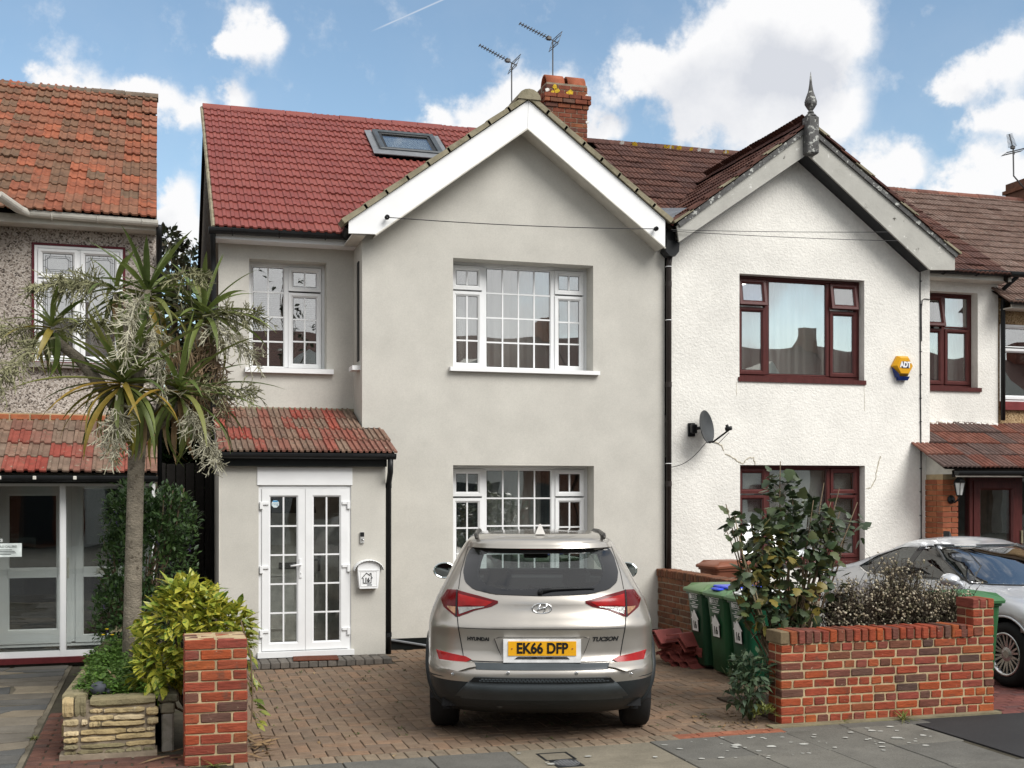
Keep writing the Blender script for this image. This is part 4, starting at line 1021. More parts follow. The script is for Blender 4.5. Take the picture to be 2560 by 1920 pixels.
# front gable corner at the picture's edge
mb = MB(); mb.prism([(-4.6, -.30, 6.55), (-4.6, -.30, 6.35), (-2.15, -.30, 5.06), (-1.86, -.30, 5.06), (-1.86, -.30, 5.22)], (0, .03, 0)); mb.obj('bargeboard', white_plastic, H0)
mb = MB(); mb.prism([(-4.6, -.35, 6.62), (-1.80, -.35, 5.22), (-1.80, -.35, 5.26), (-4.6, -.35, 6.66)], (0, 1.4, 0)); mb.obj('verge', clay, H0)
mb = MB(); mb.box(-4.6, -1.80, -.27, .66, 5.03, 5.055); mb.box(-1.98, LX1 + .02, .40, .43, 5.05, 5.17); mb.box(-1.98, LX1 + .02, .43, .665, 5.05, 5.07); mb.obj('fascia', white_plastic, H0)
gutter(H0, [(-1.72, -.28, 5.22), (-1.55, .20, 5.175), (-1.44, .33, 5.165), (LX1 + .03, .33, 5.14)], .062, white_plastic, brackets=0)
for x in (-1.2, -.7, -.2):
    q = MB(); q.tube([(x, .33 + .066 * math.cos(a), 5.15 + .066 * math.sin(a)) for a in [math.pi + math.pi * i / 8 for i in range(9)]], .008, 5); q.obj('gutter_bracket', white_plastic, H0)
mb = MB(); mb.tube([(LX1 + .04, .34, 5.10), (LX1 + .04, .42, 4.98), (LX1 + .04, .60, 4.85), (LX1 + .04, .61, 2.0)], .034, 8); mb.obj('downpipe', black_plastic, H0, True)
# glazed porch
PE0, PT0 = Vector((0, -.50, 2.14)), Vector((0, .67, 2.78)); pu0 = (PT0 - PE0).normalized(); pl0 = (PT0 - PE0).length
mb = MB(); mb.add([(-3.2, -.48, 2.135), (-.03, -.48, 2.135), (-.03, .67, 2.77), (-3.2, .67, 2.77)], [(0, 1, 2, 3)]); mb.quad((-.03, -.48, 2.135), (-.03, .67, 2.13), (-.03, .67, 2.77), (-.03, -.48, 2.14)); pr0 = mb.obj('porch_roof', roof_deck, H0, fix=False)
tile_roof(pr0, (-.03 - 8 * .232, -.50, 2.14), (1, 0, 0), pu0, 8, 4, .232, pl0 / 3.95, PROF_ROLL, porch_tile, None, .006)
mb = MB(); mb.box(-1.9, LX1, .625, .668, 2.77, 2.86); bk = mb.obj('brick_band', mortar, H0)
x = -1.9
while x < LX1 - .1:
    q = MB(); q.bbox(x, x + .205, .615, .66, 2.785, 2.845, .004, None, .002); link('brick', q.mesh(brick_pier), bk); x += .222
gutter(H0, [(-3.0, -.55, 2.11), (-.02, -.55, 2.10)], .055, black_plastic, 'porch_gutter')
for x in (-1.65, -1.30, -.89):
    q = MB(); q.bbox(x - .018, x + .018, -.615, -.60, 2.07, 2.11, .004); q.obj('gutter_clip', white_plastic, H0)
mb = MB(); mb.box(-3.0, -.05, -.48, -.45, 2.03, 2.12); mb.box(-3.0, -.05, -.45, .0, 2.06, 2.08); mb.obj('porch_fascia', black_paint, H0)
mb = MB(); FYp = -.24
for (a, b, c, d) in ((-3.0, -1.045, .10, 2.03), (-1.035, -.06, .10, 2.03)):
    mb.ring(a, b, c, d, [(0, FYp + .05), (0, FYp), (.028, FYp - .004), (.032, FYp + .05)])
mb.box(-1.065, -1.015, FYp - .012, FYp + .05, .08, 2.03); mb.box(-3.0, -.06, FYp - .006, FYp + .05, .10, .165)
pf = mb.obj('porch_frame', upvc, H0)
for a, b in ((-2.98, -1.06), (-1.02, -.08)):
    q = MB(); q.box(a, b, FYp + .02, FYp + .024, .14, 2.0); q.obj('pane', glass_flat, pf)
mb = MB(); mb.box(-3.0, -.05, FYp - .05, FYp + .06, .035, .10); mb.obj('sill', M('maroon sill', (.10, .018, .020), .4, b_str=0), H0)
mb = MB(); mb.box(-3.0, -.05, FYp, .5, 0, .035); mb.box(-3.0, -.06, FYp + .06, .5, .035, .09); mb.obj('plinth', M('damp plinth', (.05, .045, .035), .9, n_amt=.4), H0)
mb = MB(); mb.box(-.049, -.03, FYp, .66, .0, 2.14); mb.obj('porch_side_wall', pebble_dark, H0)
mb = MB(); mb.box(-.075, -.05, FYp, .66, .05, 2.1); mb.box(-3.0, -.05, .62, .66, .05, 2.7); mb.obj('porch_lining', M('porch left inside', (.62, .62, .58), .8, b_str=0), H0)
mb = MB(); mb.ring(-1.90, -.06, .12, 2.10, [(0, .60), (0, .53), (.05, .53), (.05, .60)]); mb.box(-1.0, -.955, .53, .6, .15, 2.08); di = mb.obj('inner_door', upvc, H0)
mb = MB(); mb.ring(-1.85, -1.0, .16, 2.06, [(0, .59), (0, .515), (.155, .515), (.17, .535), (.17, .59)]); mb.box(-1.7, -1.15, .515, .56, .93, 1.05); mb.obj('leaf', upvc, di)
mb = MB(); mb.ring(-.955, -.10, .16, 2.06, [(0, .59), (0, .515), (.08, .515), (.09, .535), (.09, .59)]); mb.box(-.87, -.18, .515, .56, .93, 1.05); mb.obj('leaf', upvc, di)
q = MB(); q.box(-1.69, -1.16, .545, .55, .32, 1.95); q.box(-.87, -.18, .545, .55, .24, 1.99); q.obj('pane', M_glass('inner glass', (.10, .12, .11), 2.5, .05), di)
mb = MB(); mb.bbox(-1.06, -1.025, .50, .517, .92, 1.16, .004); mb.tube([(-1.043, .51, 1.10), (-1.043, .46, 1.10), (-1.13, .455, 1.10)], .011, 6); mb.obj('handle', white_plastic, di)
mb = MB(); mb.box(-.72, -.45, .505, .517, .97, 1.03); mb.obj('letter_plate', white_plastic, di)
mb = MB(); mb.box(-1.75, -.95, .0, .42, .0905, .105); mb.obj('door_mat', black_plastic, H0)
# notices in the glass
q = MB(); q.box(-1.83, -1.465, FYp - .006, FYp - .002, 1.22, 1.37); nt_ = q.obj('notice', M('notice paper', (.66, .72, .70), .6, b_str=0), H0)
ink = M('notice ink', (.03, .04, .04), .6, b_str=0)
o = link('lettering', TEXTS['cold'].copy(), nt_, Matrix.Translation((-1.645, FYp - .008, 1.333)) @ Matrix.Rotation(rad(90), 4, 'X')); o.data.materials.append(ink)
q = MB()
for k, w in enumerate((.16, .22, .24, .14)): q.box(-1.645 - w / 2, -1.645 + w / 2, FYp - .0085, FYp - .0065, 1.296 - k * .017, 1.302 - k * .017)
q.obj('notice_text', ink, nt_)
q = MB(); q.box(-1.83, -1.66, FYp - .0075, FYp - .003, 1.385, 1.42); n2_ = q.obj('notice', M('notice grey', (.5, .52, .5), .6, b_str=0), H0); q = MB(); q.box(-1.82, -1.68, FYp - .009, FYp - .008, 1.398, 1.408); q.obj('notice_text', ink, n2_)
q = MB(); q.prism([(-1.80 + .055 * math.cos(t), FYp - .003, 1.49 + .055 * math.sin(t)) for t in [2 * math.pi * i / 20 for i in range(20)]], (0, -.003, 0)); n3_ = q.obj('sticker', nt_.data.materials[0], H0)
q = MB(); q.prism([(-1.80 + .045 * math.cos(t), FYp - .007, 1.49 + .045 * math.sin(t)) for t in [2 * math.pi * i / 20 for i in range(20)]], (0, -.001, 0)); q.cur = 1; q.prism([(-1.80 + .03 * math.cos(t), FYp - .0085, 1.49 + .03 * math.sin(t)) for t in [math.pi * i / 10 for i in range(11)]], (0, -.001, 0)); q.obj('sticker_print', [ink, nt_.data.materials[0]], n3_)
q = MB(); q.prism([(-1.90, FYp - .003, 1.99), (-1.72, FYp - .003, 1.99), (-1.72, FYp - .003, 1.88), (-1.76, FYp - .003, 1.83), (-1.90, FYp - .003, 1.83)], (0, -.003, 0)); n4_ = q.obj('sticker', nt_.data.materials[0], H0)
q = MB(); q.tube([(-1.86, FYp - .008, 1.94), (-1.80, FYp - .008, 1.955), (-1.77, FYp - .008, 1.925), (-1.74, FYp - .008, 1.945)], .012, 4); q.box(-1.84, -1.76, FYp - .009, FYp - .007, 1.865, 1.88); q.obj('sticker_print', ink, n4_)

# ================================================================ 4  house at the far right, stepped down
H3 = thing('terraced_house', 'brown pebble dash house with faded brown roof beyond the white house', 'house', (14, .6, 0))
Z3 = -.40
FW = (12.16, 13.2, 3.28, 4.46, .06)
mb = MB(); wall_face(mb, WR + .01, 16.8, 0, 4.85, .68, [FW]); mb.quad((16.8, .68, 0), (16.8, 8.5, 0), (16.8, 8.5, 5), (16.8, .68, 5)); mb.quad((WR, 8.5, 0), (16.8, 8.5, 0), (16.8, 8.5, 4.9), (WR, 8.5, 4.9)); mb.add([(16.8, .67, 4.8), (16.8, 8.5, 4.8), (16.8, YR, ZR + Z3)], [(0, 1, 2)]); mb.obj('wall', pebble_brown, H3, fix=False)
x1 = make_window(H3, *FW[:4], .69, upvc, [(0, .58, 0, .70, 'sash', 1, 1), (0, .58, .70, 1, 'fixed', 1, 1), (.58, 1, 0, 1, 'fixed', 1, 1)], cill=(FW[0], FW[1] + .05, 3.16, 3.28, .62, M('red sill', (.16, .03, .03), .5)))
room_box(H3, *FW[:4], .77, 1.5)
mb = MB(); mb.add([(12.0, YE + .05, ZE + Z3), (16.9, YE + .05, ZE + Z3), (16.9, YR, ZR + Z3 - .03), (12.0, YR, ZR + Z3 - .03), (12.0, 8.6, ZE + Z3), (16.9, 8.6, ZE + Z3)], [(0, 1, 2, 3), (3, 2, 5, 4)]); roof3 = mb.obj('roof', roof_deck, H3, fix=False)
tile_roof(roof3, (12.0, YE - .03, ZE + Z3 - .03), (1, 0, 0), SLU, 16, 18, .298, SLEN / 17.6, PROF_RIB, brown_roof2, None, .008, stuff_if=lambda p: p.x > 15.9 or (p.x > 15.0 and p.y < 2.5))
ridge_tiles(roof3, (12.0, YR, ZR + Z3 - .06), (16.8, YR, ZR + Z3 - .06), .43, M('ridge brown', [(.16, .06, .04), (.10, .05, .04), (.20, .085, .06)], .9, n_scale=6, n_amt=.3, b_scale=30, b_str=.3), rounded=True)
mb = MB(); mb.box(12.15, 16.8, .40, .43, 4.66, 4.78); mb.box(12.15, 16.8, .43, .67, 4.66, 4.68); mb.obj('fascia', white_plastic, H3)
gutter(H3, [(12.1, .33, 4.76), (16.8, .33, 4.76)], .062, black_plastic)
q = MB(); q.box(15.72, 16.30, 4.0, 4.9, 7.0, 7.86); q.box(15.68, 16.35, 3.95, 4.95, 7.66, 7.73); q.lathe([(.14, 0), (.17, .02), (.12, .06), (.11, .22), (.13, .24)], 10, Matrix.Translation((16.0, 4.3, 7.86))); q.obj('chimney', brick_chim, H3)

# ---------------------------------------------------------------- houses across the road, seen mirrored in the glass
for i in range(10):
    cx = -12 + i * 6.2
    oh = thing('terraced_house', 'dark roofed brick house across the road, seen only as a reflection in the window glass', 'house', (cx, -30, 0), 'houses across the road')
    w = MB(); w.box(cx - 3.05, cx + 3.05, -36, -29.5, 0, 6.0); w.obj('wall', brick_old, oh)
    w = MB(); w.prism([(cx - 3.08, -29.1, 5.9), (cx - 3.08, -36.4, 5.9), (cx - 3.08, -32.8, 8.3)], (6.16, 0, 0)); w.obj('roof', brown_roof, oh)
    w = MB(); w.prism([(cx - 2.9, -28.9, 0), (cx + .6, -28.9, 0), (cx + .6, -28.9, 5.9), (cx - 1.15, -28.9, 7.1), (cx - 2.9, -28.9, 5.9)], (0, -2.5, 0)); w.obj('bay', render_white if i % 2 else render_grey, oh)
    for (a, b, c, d, yy) in ((cx - 2.2, cx - .2, 3.4, 4.7, -28.88), (cx - 2.2, cx - .2, .9, 2.2, -28.88), (cx + 1.2, cx + 2.3, 3.4, 4.7, -29.48), (cx + 1.2, cx + 2.2, .1, 2.1, -29.48)):
        w = MB(); w.box(a, b, yy - .05, yy, c, d); w.obj('window' if d - c < 1.6 else 'door', black_plastic if i % 3 else brown_upvc, oh)
    w = MB(); w.box(cx + 2.5, cx + 3.2, -33.2, -32.3, 8, 9.2); w.obj('chimney', brick_chim, oh)

# ================================================================ ground, pavement, drives
asphalt = M('asphalt', (0.055, 0.055, 0.056), .9, n_scale=2, n_amt=.2, b_scale=180, b_str=.5, fine=(140, .25))
tarmac_m = M('patched tarmac', (0.030, 0.030, 0.031), .85, n_scale=2, n_amt=.15, b_scale=160, b_str=.6, fine=(120, .3))
soil = M('soil', (0.055, 0.040, 0.028), .95, n_scale=9, n_amt=.4, b_scale=50, b_str=.8)
bed = M('jointing sand', (0.052, 0.046, 0.032), .95, n_scale=8, n_amt=.35, b_scale=90, b_str=.5, spots=[((.045, .055, .02), 2.5, .58, .1)])
block_m = M('drive block', [(.185, .132, .090), (.160, .112, .078), (.205, .145, .098), (.145, .108, .080), (.215, .138, .088), (.170, .130, .094)], .9, n_scale=12, n_amt=.18, b_scale=140, b_str=.55, b_dist=.006, fine=(170, .22), spots=[((.10, .085, .055), 3.0, .60, .2)])
edge_m = M('edging block', [(.21, .165, .115), (.18, .145, .105), (.24, .18, .125)], .9, n_scale=12, n_amt=.18, b_scale=140, b_str=.55, fine=(170, .22))
redblock_m = M('red edging block', [(.27, .10, .055), (.23, .085, .05), (.30, .12, .07)], .9, n_scale=12, n_amt=.2, b_scale=140, b_str=.5, fine=(150, .2))
greyblock_m = M('grey step block', [(.115, .105, .092), (.14, .125, .108), (.095, .088, .078)], .9, n_scale=10, n_amt=.25, b_scale=120, b_str=.5, fine=(150, .2))
darkpaver_m = M('dark red paver', [(.105, .050, .037), (.085, .045, .036), (.13, .058, .040), (.075, .048, .04)], .9, n_scale=10, n_amt=.25, b_scale=90, b_str=.45, fine=(120, .2))
slab_m = M('paving slab', [(.125, .121, .105), (.105, .102, .092), (.14, .134, .115), (.115, .112, .10)], .9, n_scale=3, n_amt=.2, n_detail=8, b_scale=120, b_str=.5, fine=(110, .28), spots=[((.07, .068, .058), 1.5, .56, .2)])
pale_slab_m = M('pale concrete', (.185, .165, .125), .9, n_scale=4, n_amt=.18, n_detail=8, b_scale=120, b_str=.4, fine=(110, .2))
crazy_m = M('crazy paving stone', [(.135, .122, .10), (.20, .165, .115), (.075, .078, .078), (.15, .142, .125), (.23, .195, .14), (.06, .065, .066), (.17, .15, .12)], .85, n_scale=4, n_amt=.22, n_detail=8, b_scale=60, b_str=.5, fine=(120, .22))

mb = MB(); mb.quad((-400, -400, -.14), (400, -400, -.14), (400, 600, -.14), (-400, 600, -.14))
tag(mb.obj('ground', asphalt), kind='structure')
mb = MB(); mb.box(-60, 60, -16.6, -8.15, -.139, -.12)
tag(mb.obj('road', asphalt), kind='structure')
mb = MB(); mb.box(-60, 60, -28.5, -16.8, -.138, -.01); tag(mb.obj('far_pavement', slab_m), kind='structure')
def slab_obj(pts, z0, z1, mat, parent, name='slab', b=.006, tilt=.003):
    """flat stone with a chamfered arris from a plan outline"""
    c = sum((Vector((p[0], p[1], 0)) for p in pts), Vector()) / len(pts)
    mb = MB(); n = len(pts); ta, tb = U(-tilt, tilt), U(-tilt, tilt)
    def ring(z, ins):
        r = []
        for p in pts:
            v = Vector((p[0], p[1], 0)); d = (c - v); v = v + d.normalized() * ins
            r.append((v.x, v.y, z + (v.x - c.x) * ta + (v.y - c.y) * tb))
        return r
    mb.add(ring(z0, 0) + ring(z1 - b, 0) + ring(z1, b), [(i, (i + 1) % n, n + (i + 1) % n, n + i) for i in range(n)] + [(n + i, n + (i + 1) % n, 2 * n + (i + 1) % n, 2 * n + i) for i in range(n)] + [tuple(range(2 * n, 3 * n))])
    return mb.obj(name, mat, parent, fix=False)
# pavement
mb = MB(); mb.box(-30, 30, -8.0, -5.80, -.139, -.016)
pave = tag(mb.obj('pavement', bed), kind='structure')
JX = {0: [-2.1, -1.2, -.3, .62, 1.26, 1.89, 2.50, 3.66, 4.25, 4.84, 5.42, 6.05], 1: [-1.8, -.9, 0, .9, 1.55, 2.15, 2.50, 3.66, 4.26, 4.85, 5.41, 6.0], 2: [-2, -1, 0, .9, 1.8, 2.7, 3.6, 4.5, 5.4, 6.1]}
rows = [(-6.44, -5.79), (-7.09, -6.45), (-7.95, -7.10)]
for r, (y0, y1) in enumerate(rows):
    xs = JX[r]
    for i in range(len(xs) - 1):
        a, b = xs[i] + .004, xs[i + 1] - .004
        pale = (r < 2 and abs(xs[i] - 2.50) < .01)
        yy1 = y1 + (.03 if a > 3.6 and r == 0 else 0)
        slab_obj([(a, y0), (b, y0), (b, yy1), (a, yy1)], -.02, U(-.002, .003), pale_slab_m if pale else slab_m, pave)
# slabs that run on behind the first row where the wall stands back
for a, b in ((4.88, 5.44), (5.45, 6.02), (6.03, 6.24)):
    slab_obj([(a, -5.755), (b, -5.755), (b, -5.55), (a, -5.55)], -.02, U(-.002, .002), slab_m, pave)
mb = MB(); mb.box(6.10, 30, -8.0, -5.60, -.138, -.003); tag(mb.obj('tarmac_crossover', tarmac_m), kind='structure')
mb = MB(); mb.box(-30, 30, -8.13, -8.005, -.137, -.004); tag(mb.obj('kerb', pale_slab_m), kind='structure')
mb = MB(); mb.box(-2.0, 6.3, -5.80, 8, -.139, -.014); mb.box(6.3, 30, -5.60, 8, -.1385, -.0135); mb.box(-30, -2.0, -5.80, 8, -.1382, -.0142)
tag(mb.obj('garden_ground', bed), kind='structure')
# ---- block drive: herringbone
mb = MB(); mb.box(.46, 6.22, -5.585, -.005, -.0138, -.009)
drive = tag(mb.obj('driveway', bed), kind='structure')
BW = .1045
src = MB(); src.bbox(-BW + .003, BW - .003, -BW / 2 + .003, BW / 2 - .003, -.02, 0, .0045)
hme = src.mesh(block_m, name='block')
blocks = []
for i in range(-2, 62):
    for j in range(-2, 60):
        t = (i - j) % 4
        if t == 0: cx, cy, rz = .46 + (i + 1) * BW, -5.57 + (j + .5) * BW, 0
        elif t == 3: cx, cy, rz = .46 + (i + .5) * BW, -5.57 + (j + 1) * BW, math.pi / 2
        else: continue
        if t == 3 and j == -1:
            q = MB(); q.bbox(cx - BW / 2 + .003, cx + BW / 2 - .003, -5.567, -5.57 + BW - .003, -.02, U(-.002, .002), .0045)
            if .40 < cx < 6.2: link('block', q.mesh(block_m), drive)
        hx, hy = (BW, BW / 2) if rz == 0 else (BW / 2, BW)
        if cx - hx < .40 or cx + hx > 6.22 or cy - hy < -5.60 or cy + hy > .0: continue
        if cx < 2.58 and cy > -1.15: continue
        blocks.append((cx, cy, rz))
blocks.sort(key=lambda b: math.hypot(b[0], b[1] + 14.3) + (3 if b[0] < .62 else 0) + (2 if 2.3 < b[0] < 4.6 and b[1] > -4.9 else 0))
rest = MB()
for k, (cx, cy, rz) in enumerate(blocks):
    m4 = Matrix.Translation((cx, cy, U(-.003, .002) + .010 * math.sin(cx * 1.3) * math.sin(cy * 1.1) * .3)) @ Euler((U(-.012, .012), U(-.012, .012), rz + U(-.012, .012))).to_matrix().to_4x4()
    if k < 290: link('block', hme, drive, m4)
    else: rest.add([m4 @ Vector(v) for v in src.v], src.f)
rest.obj('block_field', block_m, drive, fix=False)['kind'] = 'stuff'
x = .50
while x < 4.80:
    red = x > 3.85
    q = MB()
    if red:
        q.bbox(x + .003, x + .205, -5.68, -5.585, -.02, U(-.003, .001), .005); link('edging_block', q.mesh(redblock_m), drive)
        q = MB(); q.bbox(x - .08, x + .12, -5.775, -5.685, -.02, U(-.003, .001), .005); link('edging_block', q.mesh(redblock_m), drive); x += .208
    else:
        q.bbox(x + .003, x + .101, -5.785 + U(-.004, .004), -5.588, -.02, U(-.002, .003), .005, None, .001); link('edging_block', q.mesh(edge_m), drive); x += .104
# ---- step of grey blocks in front of the porch
mb = MB(); mb.box(.98, 2.47, -1.15, PY - .0, 0, .055); step = mb.obj('step', bed, H1)
x = .95
while x < 2.46:
    q = MB(); q.bbox(x + .003, x + .100, -.995, -.81, .0, .066, .007, None, .001); link('block', q.mesh(greyblock_m), step)
    q = MB(); q.bbox(x + .003, x + .100, -1.20 + U(-.003, .003), -1.0, .0, .068 + U(-.002, .002), .007, None, .001); link('block', q.mesh(greyblock_m), step); x += .1035
# ---- left: crazy paving and a strip of dark pavers
mb = MB(); mb.box(-6, -.94, -5.78, -.2, -.0136, -.006); lp = tag(mb.obj('crazy_paving', M('crazy joint', (.13, .115, .085), .95, n_scale=1.6, n_amt=.6, b_scale=60, b_str=.6)), kind='structure')
ys = [-5.75]
while ys[-1] < -.4: ys.append(ys[-1] + U(.20, .42))
grid = []
for y in ys:
    off = U(-.15, .15)
    grid.append([(-.96 if i == 0 else -.96 - i * .52 + off + U(-.12, .12), y + (0 if i == 0 else U(-.09, .09))) for i in range(6)])
for r in range(len(ys) - 1):
    i = 0
    while i < 5:
        a, b, c, d = grid[r][i + 1], grid[r][i], grid[r + 1][i], grid[r + 1][i + 1]
        if R() < .22 and i < 4: a = grid[r][i + 2]; d = grid[r + 1][i + 2]; i += 1
        cen = Vector(((a[0] + b[0] + c[0] + d[0]) / 4, (a[1] + b[1] + c[1] + d[1]) / 4))
        pts = []
        for p, q_ in ((a, b), (b, c), (c, d), (d, a)):
            v = Vector(p); w = v.lerp(Vector(q_), U(.35, .6)) + Vector((U(-.02, .02), U(-.02, .02)))
            for s in (v, w):
                dd = (cen - s); pts.append(tuple(s + dd.normalized() * .024))
        slab_obj(pts, -.02, U(.0, .006), crazy_m, lp, 'paving_stone', .005, .006)
        i += 1
mb = MB(); mb.box(-.94, .46, -5.79, -3.0, -.0134, -.008); pv = tag(mb.obj('paver_strip', bed), kind='structure')
y = -5.78; r = 0
while y < -3.2:
    x = -.93 - (.1 if r % 2 else 0)
    end = -.60 if y > -5.2 else .15
    while x < end:
        a, b = max(x, -.93), min(x + .205, end + .05)
        if b - a > .05:
            q = MB(); q.bbox(a + .004, b - .004, y + .004, y + .10, -.02, U(-.003, .003), .006, None, .0015); link('paver', q.mesh(darkpaver_m), pv)
        x += .21
    y += .104; r += 1
# ---- right: red block drive under the saloon
mb = MB(); mb.box(7.10, 12, -5.60, -.5, -.0132, -.007); rd = tag(mb.obj('red_driveway', bed), kind='structure')
src = MB(); src.bbox(-.10, .10, -.047, .047, -.02, 0, .005); rme = src.mesh(M('red drive block', [(.135, .05, .045), (.115, .045, .042), (.155, .058, .048), (.10, .05, .048)], .9, n_scale=9, n_amt=.25, b_scale=90, b_str=.4, fine=(120, .2)), name='block')
rest = MB()
for j in range(48):
    for i in range(24):
        x, y = 7.2 + i * .207 + (.1 if j % 2 else 0), -5.55 + j * .101
        m4 = Matrix.Translation((x, y, U(-.002, .002)))
        if j < 16 and x < 10.0: link('block', rme, rd, m4)
        else: rest.add([m4 @ Vector(v) for v in src.v], src.f)
rest.obj('block_field', rme.materials[0], rd, fix=False)['kind'] = 'stuff'
mb = MB(); mb.box(5.0, 7.12, -5.27, -4.25, -.0131, .02); mb.obj('flower_bed', soil)['kind'] = 'structure'
# cement fillet at the foot of the wall
mb = MB(); mb.prism([(4.83, -5.62, -.012), (7.1, -5.58, -.012), (7.1, -5.5, -.012), (4.83, -5.5, -.012)], (0, 0, .022)); mb.obj('cement_fillet', M('mossy cement', (.20, .175, .11), .95, n_scale=5, n_amt=.3, b_scale=40, b_str=.6, spots=[((.12, .125, .05), 5, .55, .15)]))['kind'] = 'structure'
# pale spots trodden into the slabs
mb = MB()
for _ in range(64):
    x, y = (U(3.9, 6.0), U(-6.6, -5.82)) if R() < .85 else (U(1.4, 3.9), U(-6.5, -5.9))
    s = U(.008, .028) * (1.6 if R() < .15 else 1)
    mb.add([(x + s * U(.7, 1.3) * math.cos(t), y + s * U(.6, 1.1) * math.sin(t), .0075) for t in [2 * math.pi * i / 7 for i in range(7)]], [tuple(range(7))])
o = mb.obj('gum_spots', M('pale spot', (.36, .36, .33), .9, b_str=0), fix=False); tag(o, 'pale flattened spots trodden into the grey pavement slabs', 'spots', kind='stuff')

# drain cover let into the pale slab
dcv = thing('drain_cover', 'small square black iron drain cover set in pale pavement slab', 'drain cover', (2.80, -6.30, 0))
iron = M('iron', (.028, .030, .032), .5, .4, b_scale=50, b_str=.3)
mb = MB(); mb.ring(0, .24, 0, .24, [(0, 0), (0, .006), (.018, .006), (.018, 0)], Matrix.Translation((2.68, -6.17, .002)) @ Matrix.Rotation(rad(-90), 4, 'X')); mb.obj('frame', iron, dcv)
mb = MB(); mb.box(2.70, 2.90, -6.39, -6.19, -.004, .004); mb.obj('lid', iron, dcv)
mb = MB()
for k in range(-3, 4):
    for l in range(-3, 4):
        x, y = 2.80 + k * .024, -6.29 + l * .024
        if math.hypot(x - 2.80, y + 6.29) < .085: mb.bbox(x - .009, x + .009, y - .009, y + .009, .004, .009, .002)
n_ = 20
mb.lathe([(.088, .004), (.088, .009), (.095, .009), (.095, .004)], 24, Matrix.Translation((2.80, -6.29, 0)))
mb.obj('raised_pattern', M('worn iron', (.16, .165, .17), .45, .3, b_str=0), dcv)

# ================================================================ cars
def hermite(tab, z, k):
    """smooth interpolation of column k over the first column"""
    if z <= tab[0][0]: return tab[0][k]
    if z >= tab[-1][0]: return tab[-1][k]
    for i in range(len(tab) - 1):
        if tab[i][0] <= z <= tab[i + 1][0]: break
    z0, z1 = tab[i][0], tab[i + 1][0]; h = z1 - z0; t = (z - z0) / h
    d = lambda j: (tab[j + 1][k] - tab[j][k]) / (tab[j + 1][0] - tab[j][0])
    def m(j):
        if j == 0: return d(0)
        if j == len(tab) - 1: return d(j - 1)
        a, b = d(j - 1), d(j)
        return 0 if a * b <= 0 else 2 * a * b / (a + b)
    m0, m1 = m(i), m(i + 1)
    return (2 * t**3 - 3 * t**2 + 1) * tab[i][k] + (t**3 - 2 * t**2 + t) * h * m0 + (-2 * t**3 + 3 * t**2) * tab[i + 1][k] + (t**3 - t**2) * h * m1
def inside(poly, x, y):
    c = False; n = len(poly); j = n - 1
    for i in range(n):
        if (poly[i][1] > y) != (poly[j][1] > y) and x < (poly[j][0] - poly[i][0]) * (y - poly[i][1]) / (poly[j][1] - poly[i][1]) + poly[i][0]: c = not c
        j = i
    return c
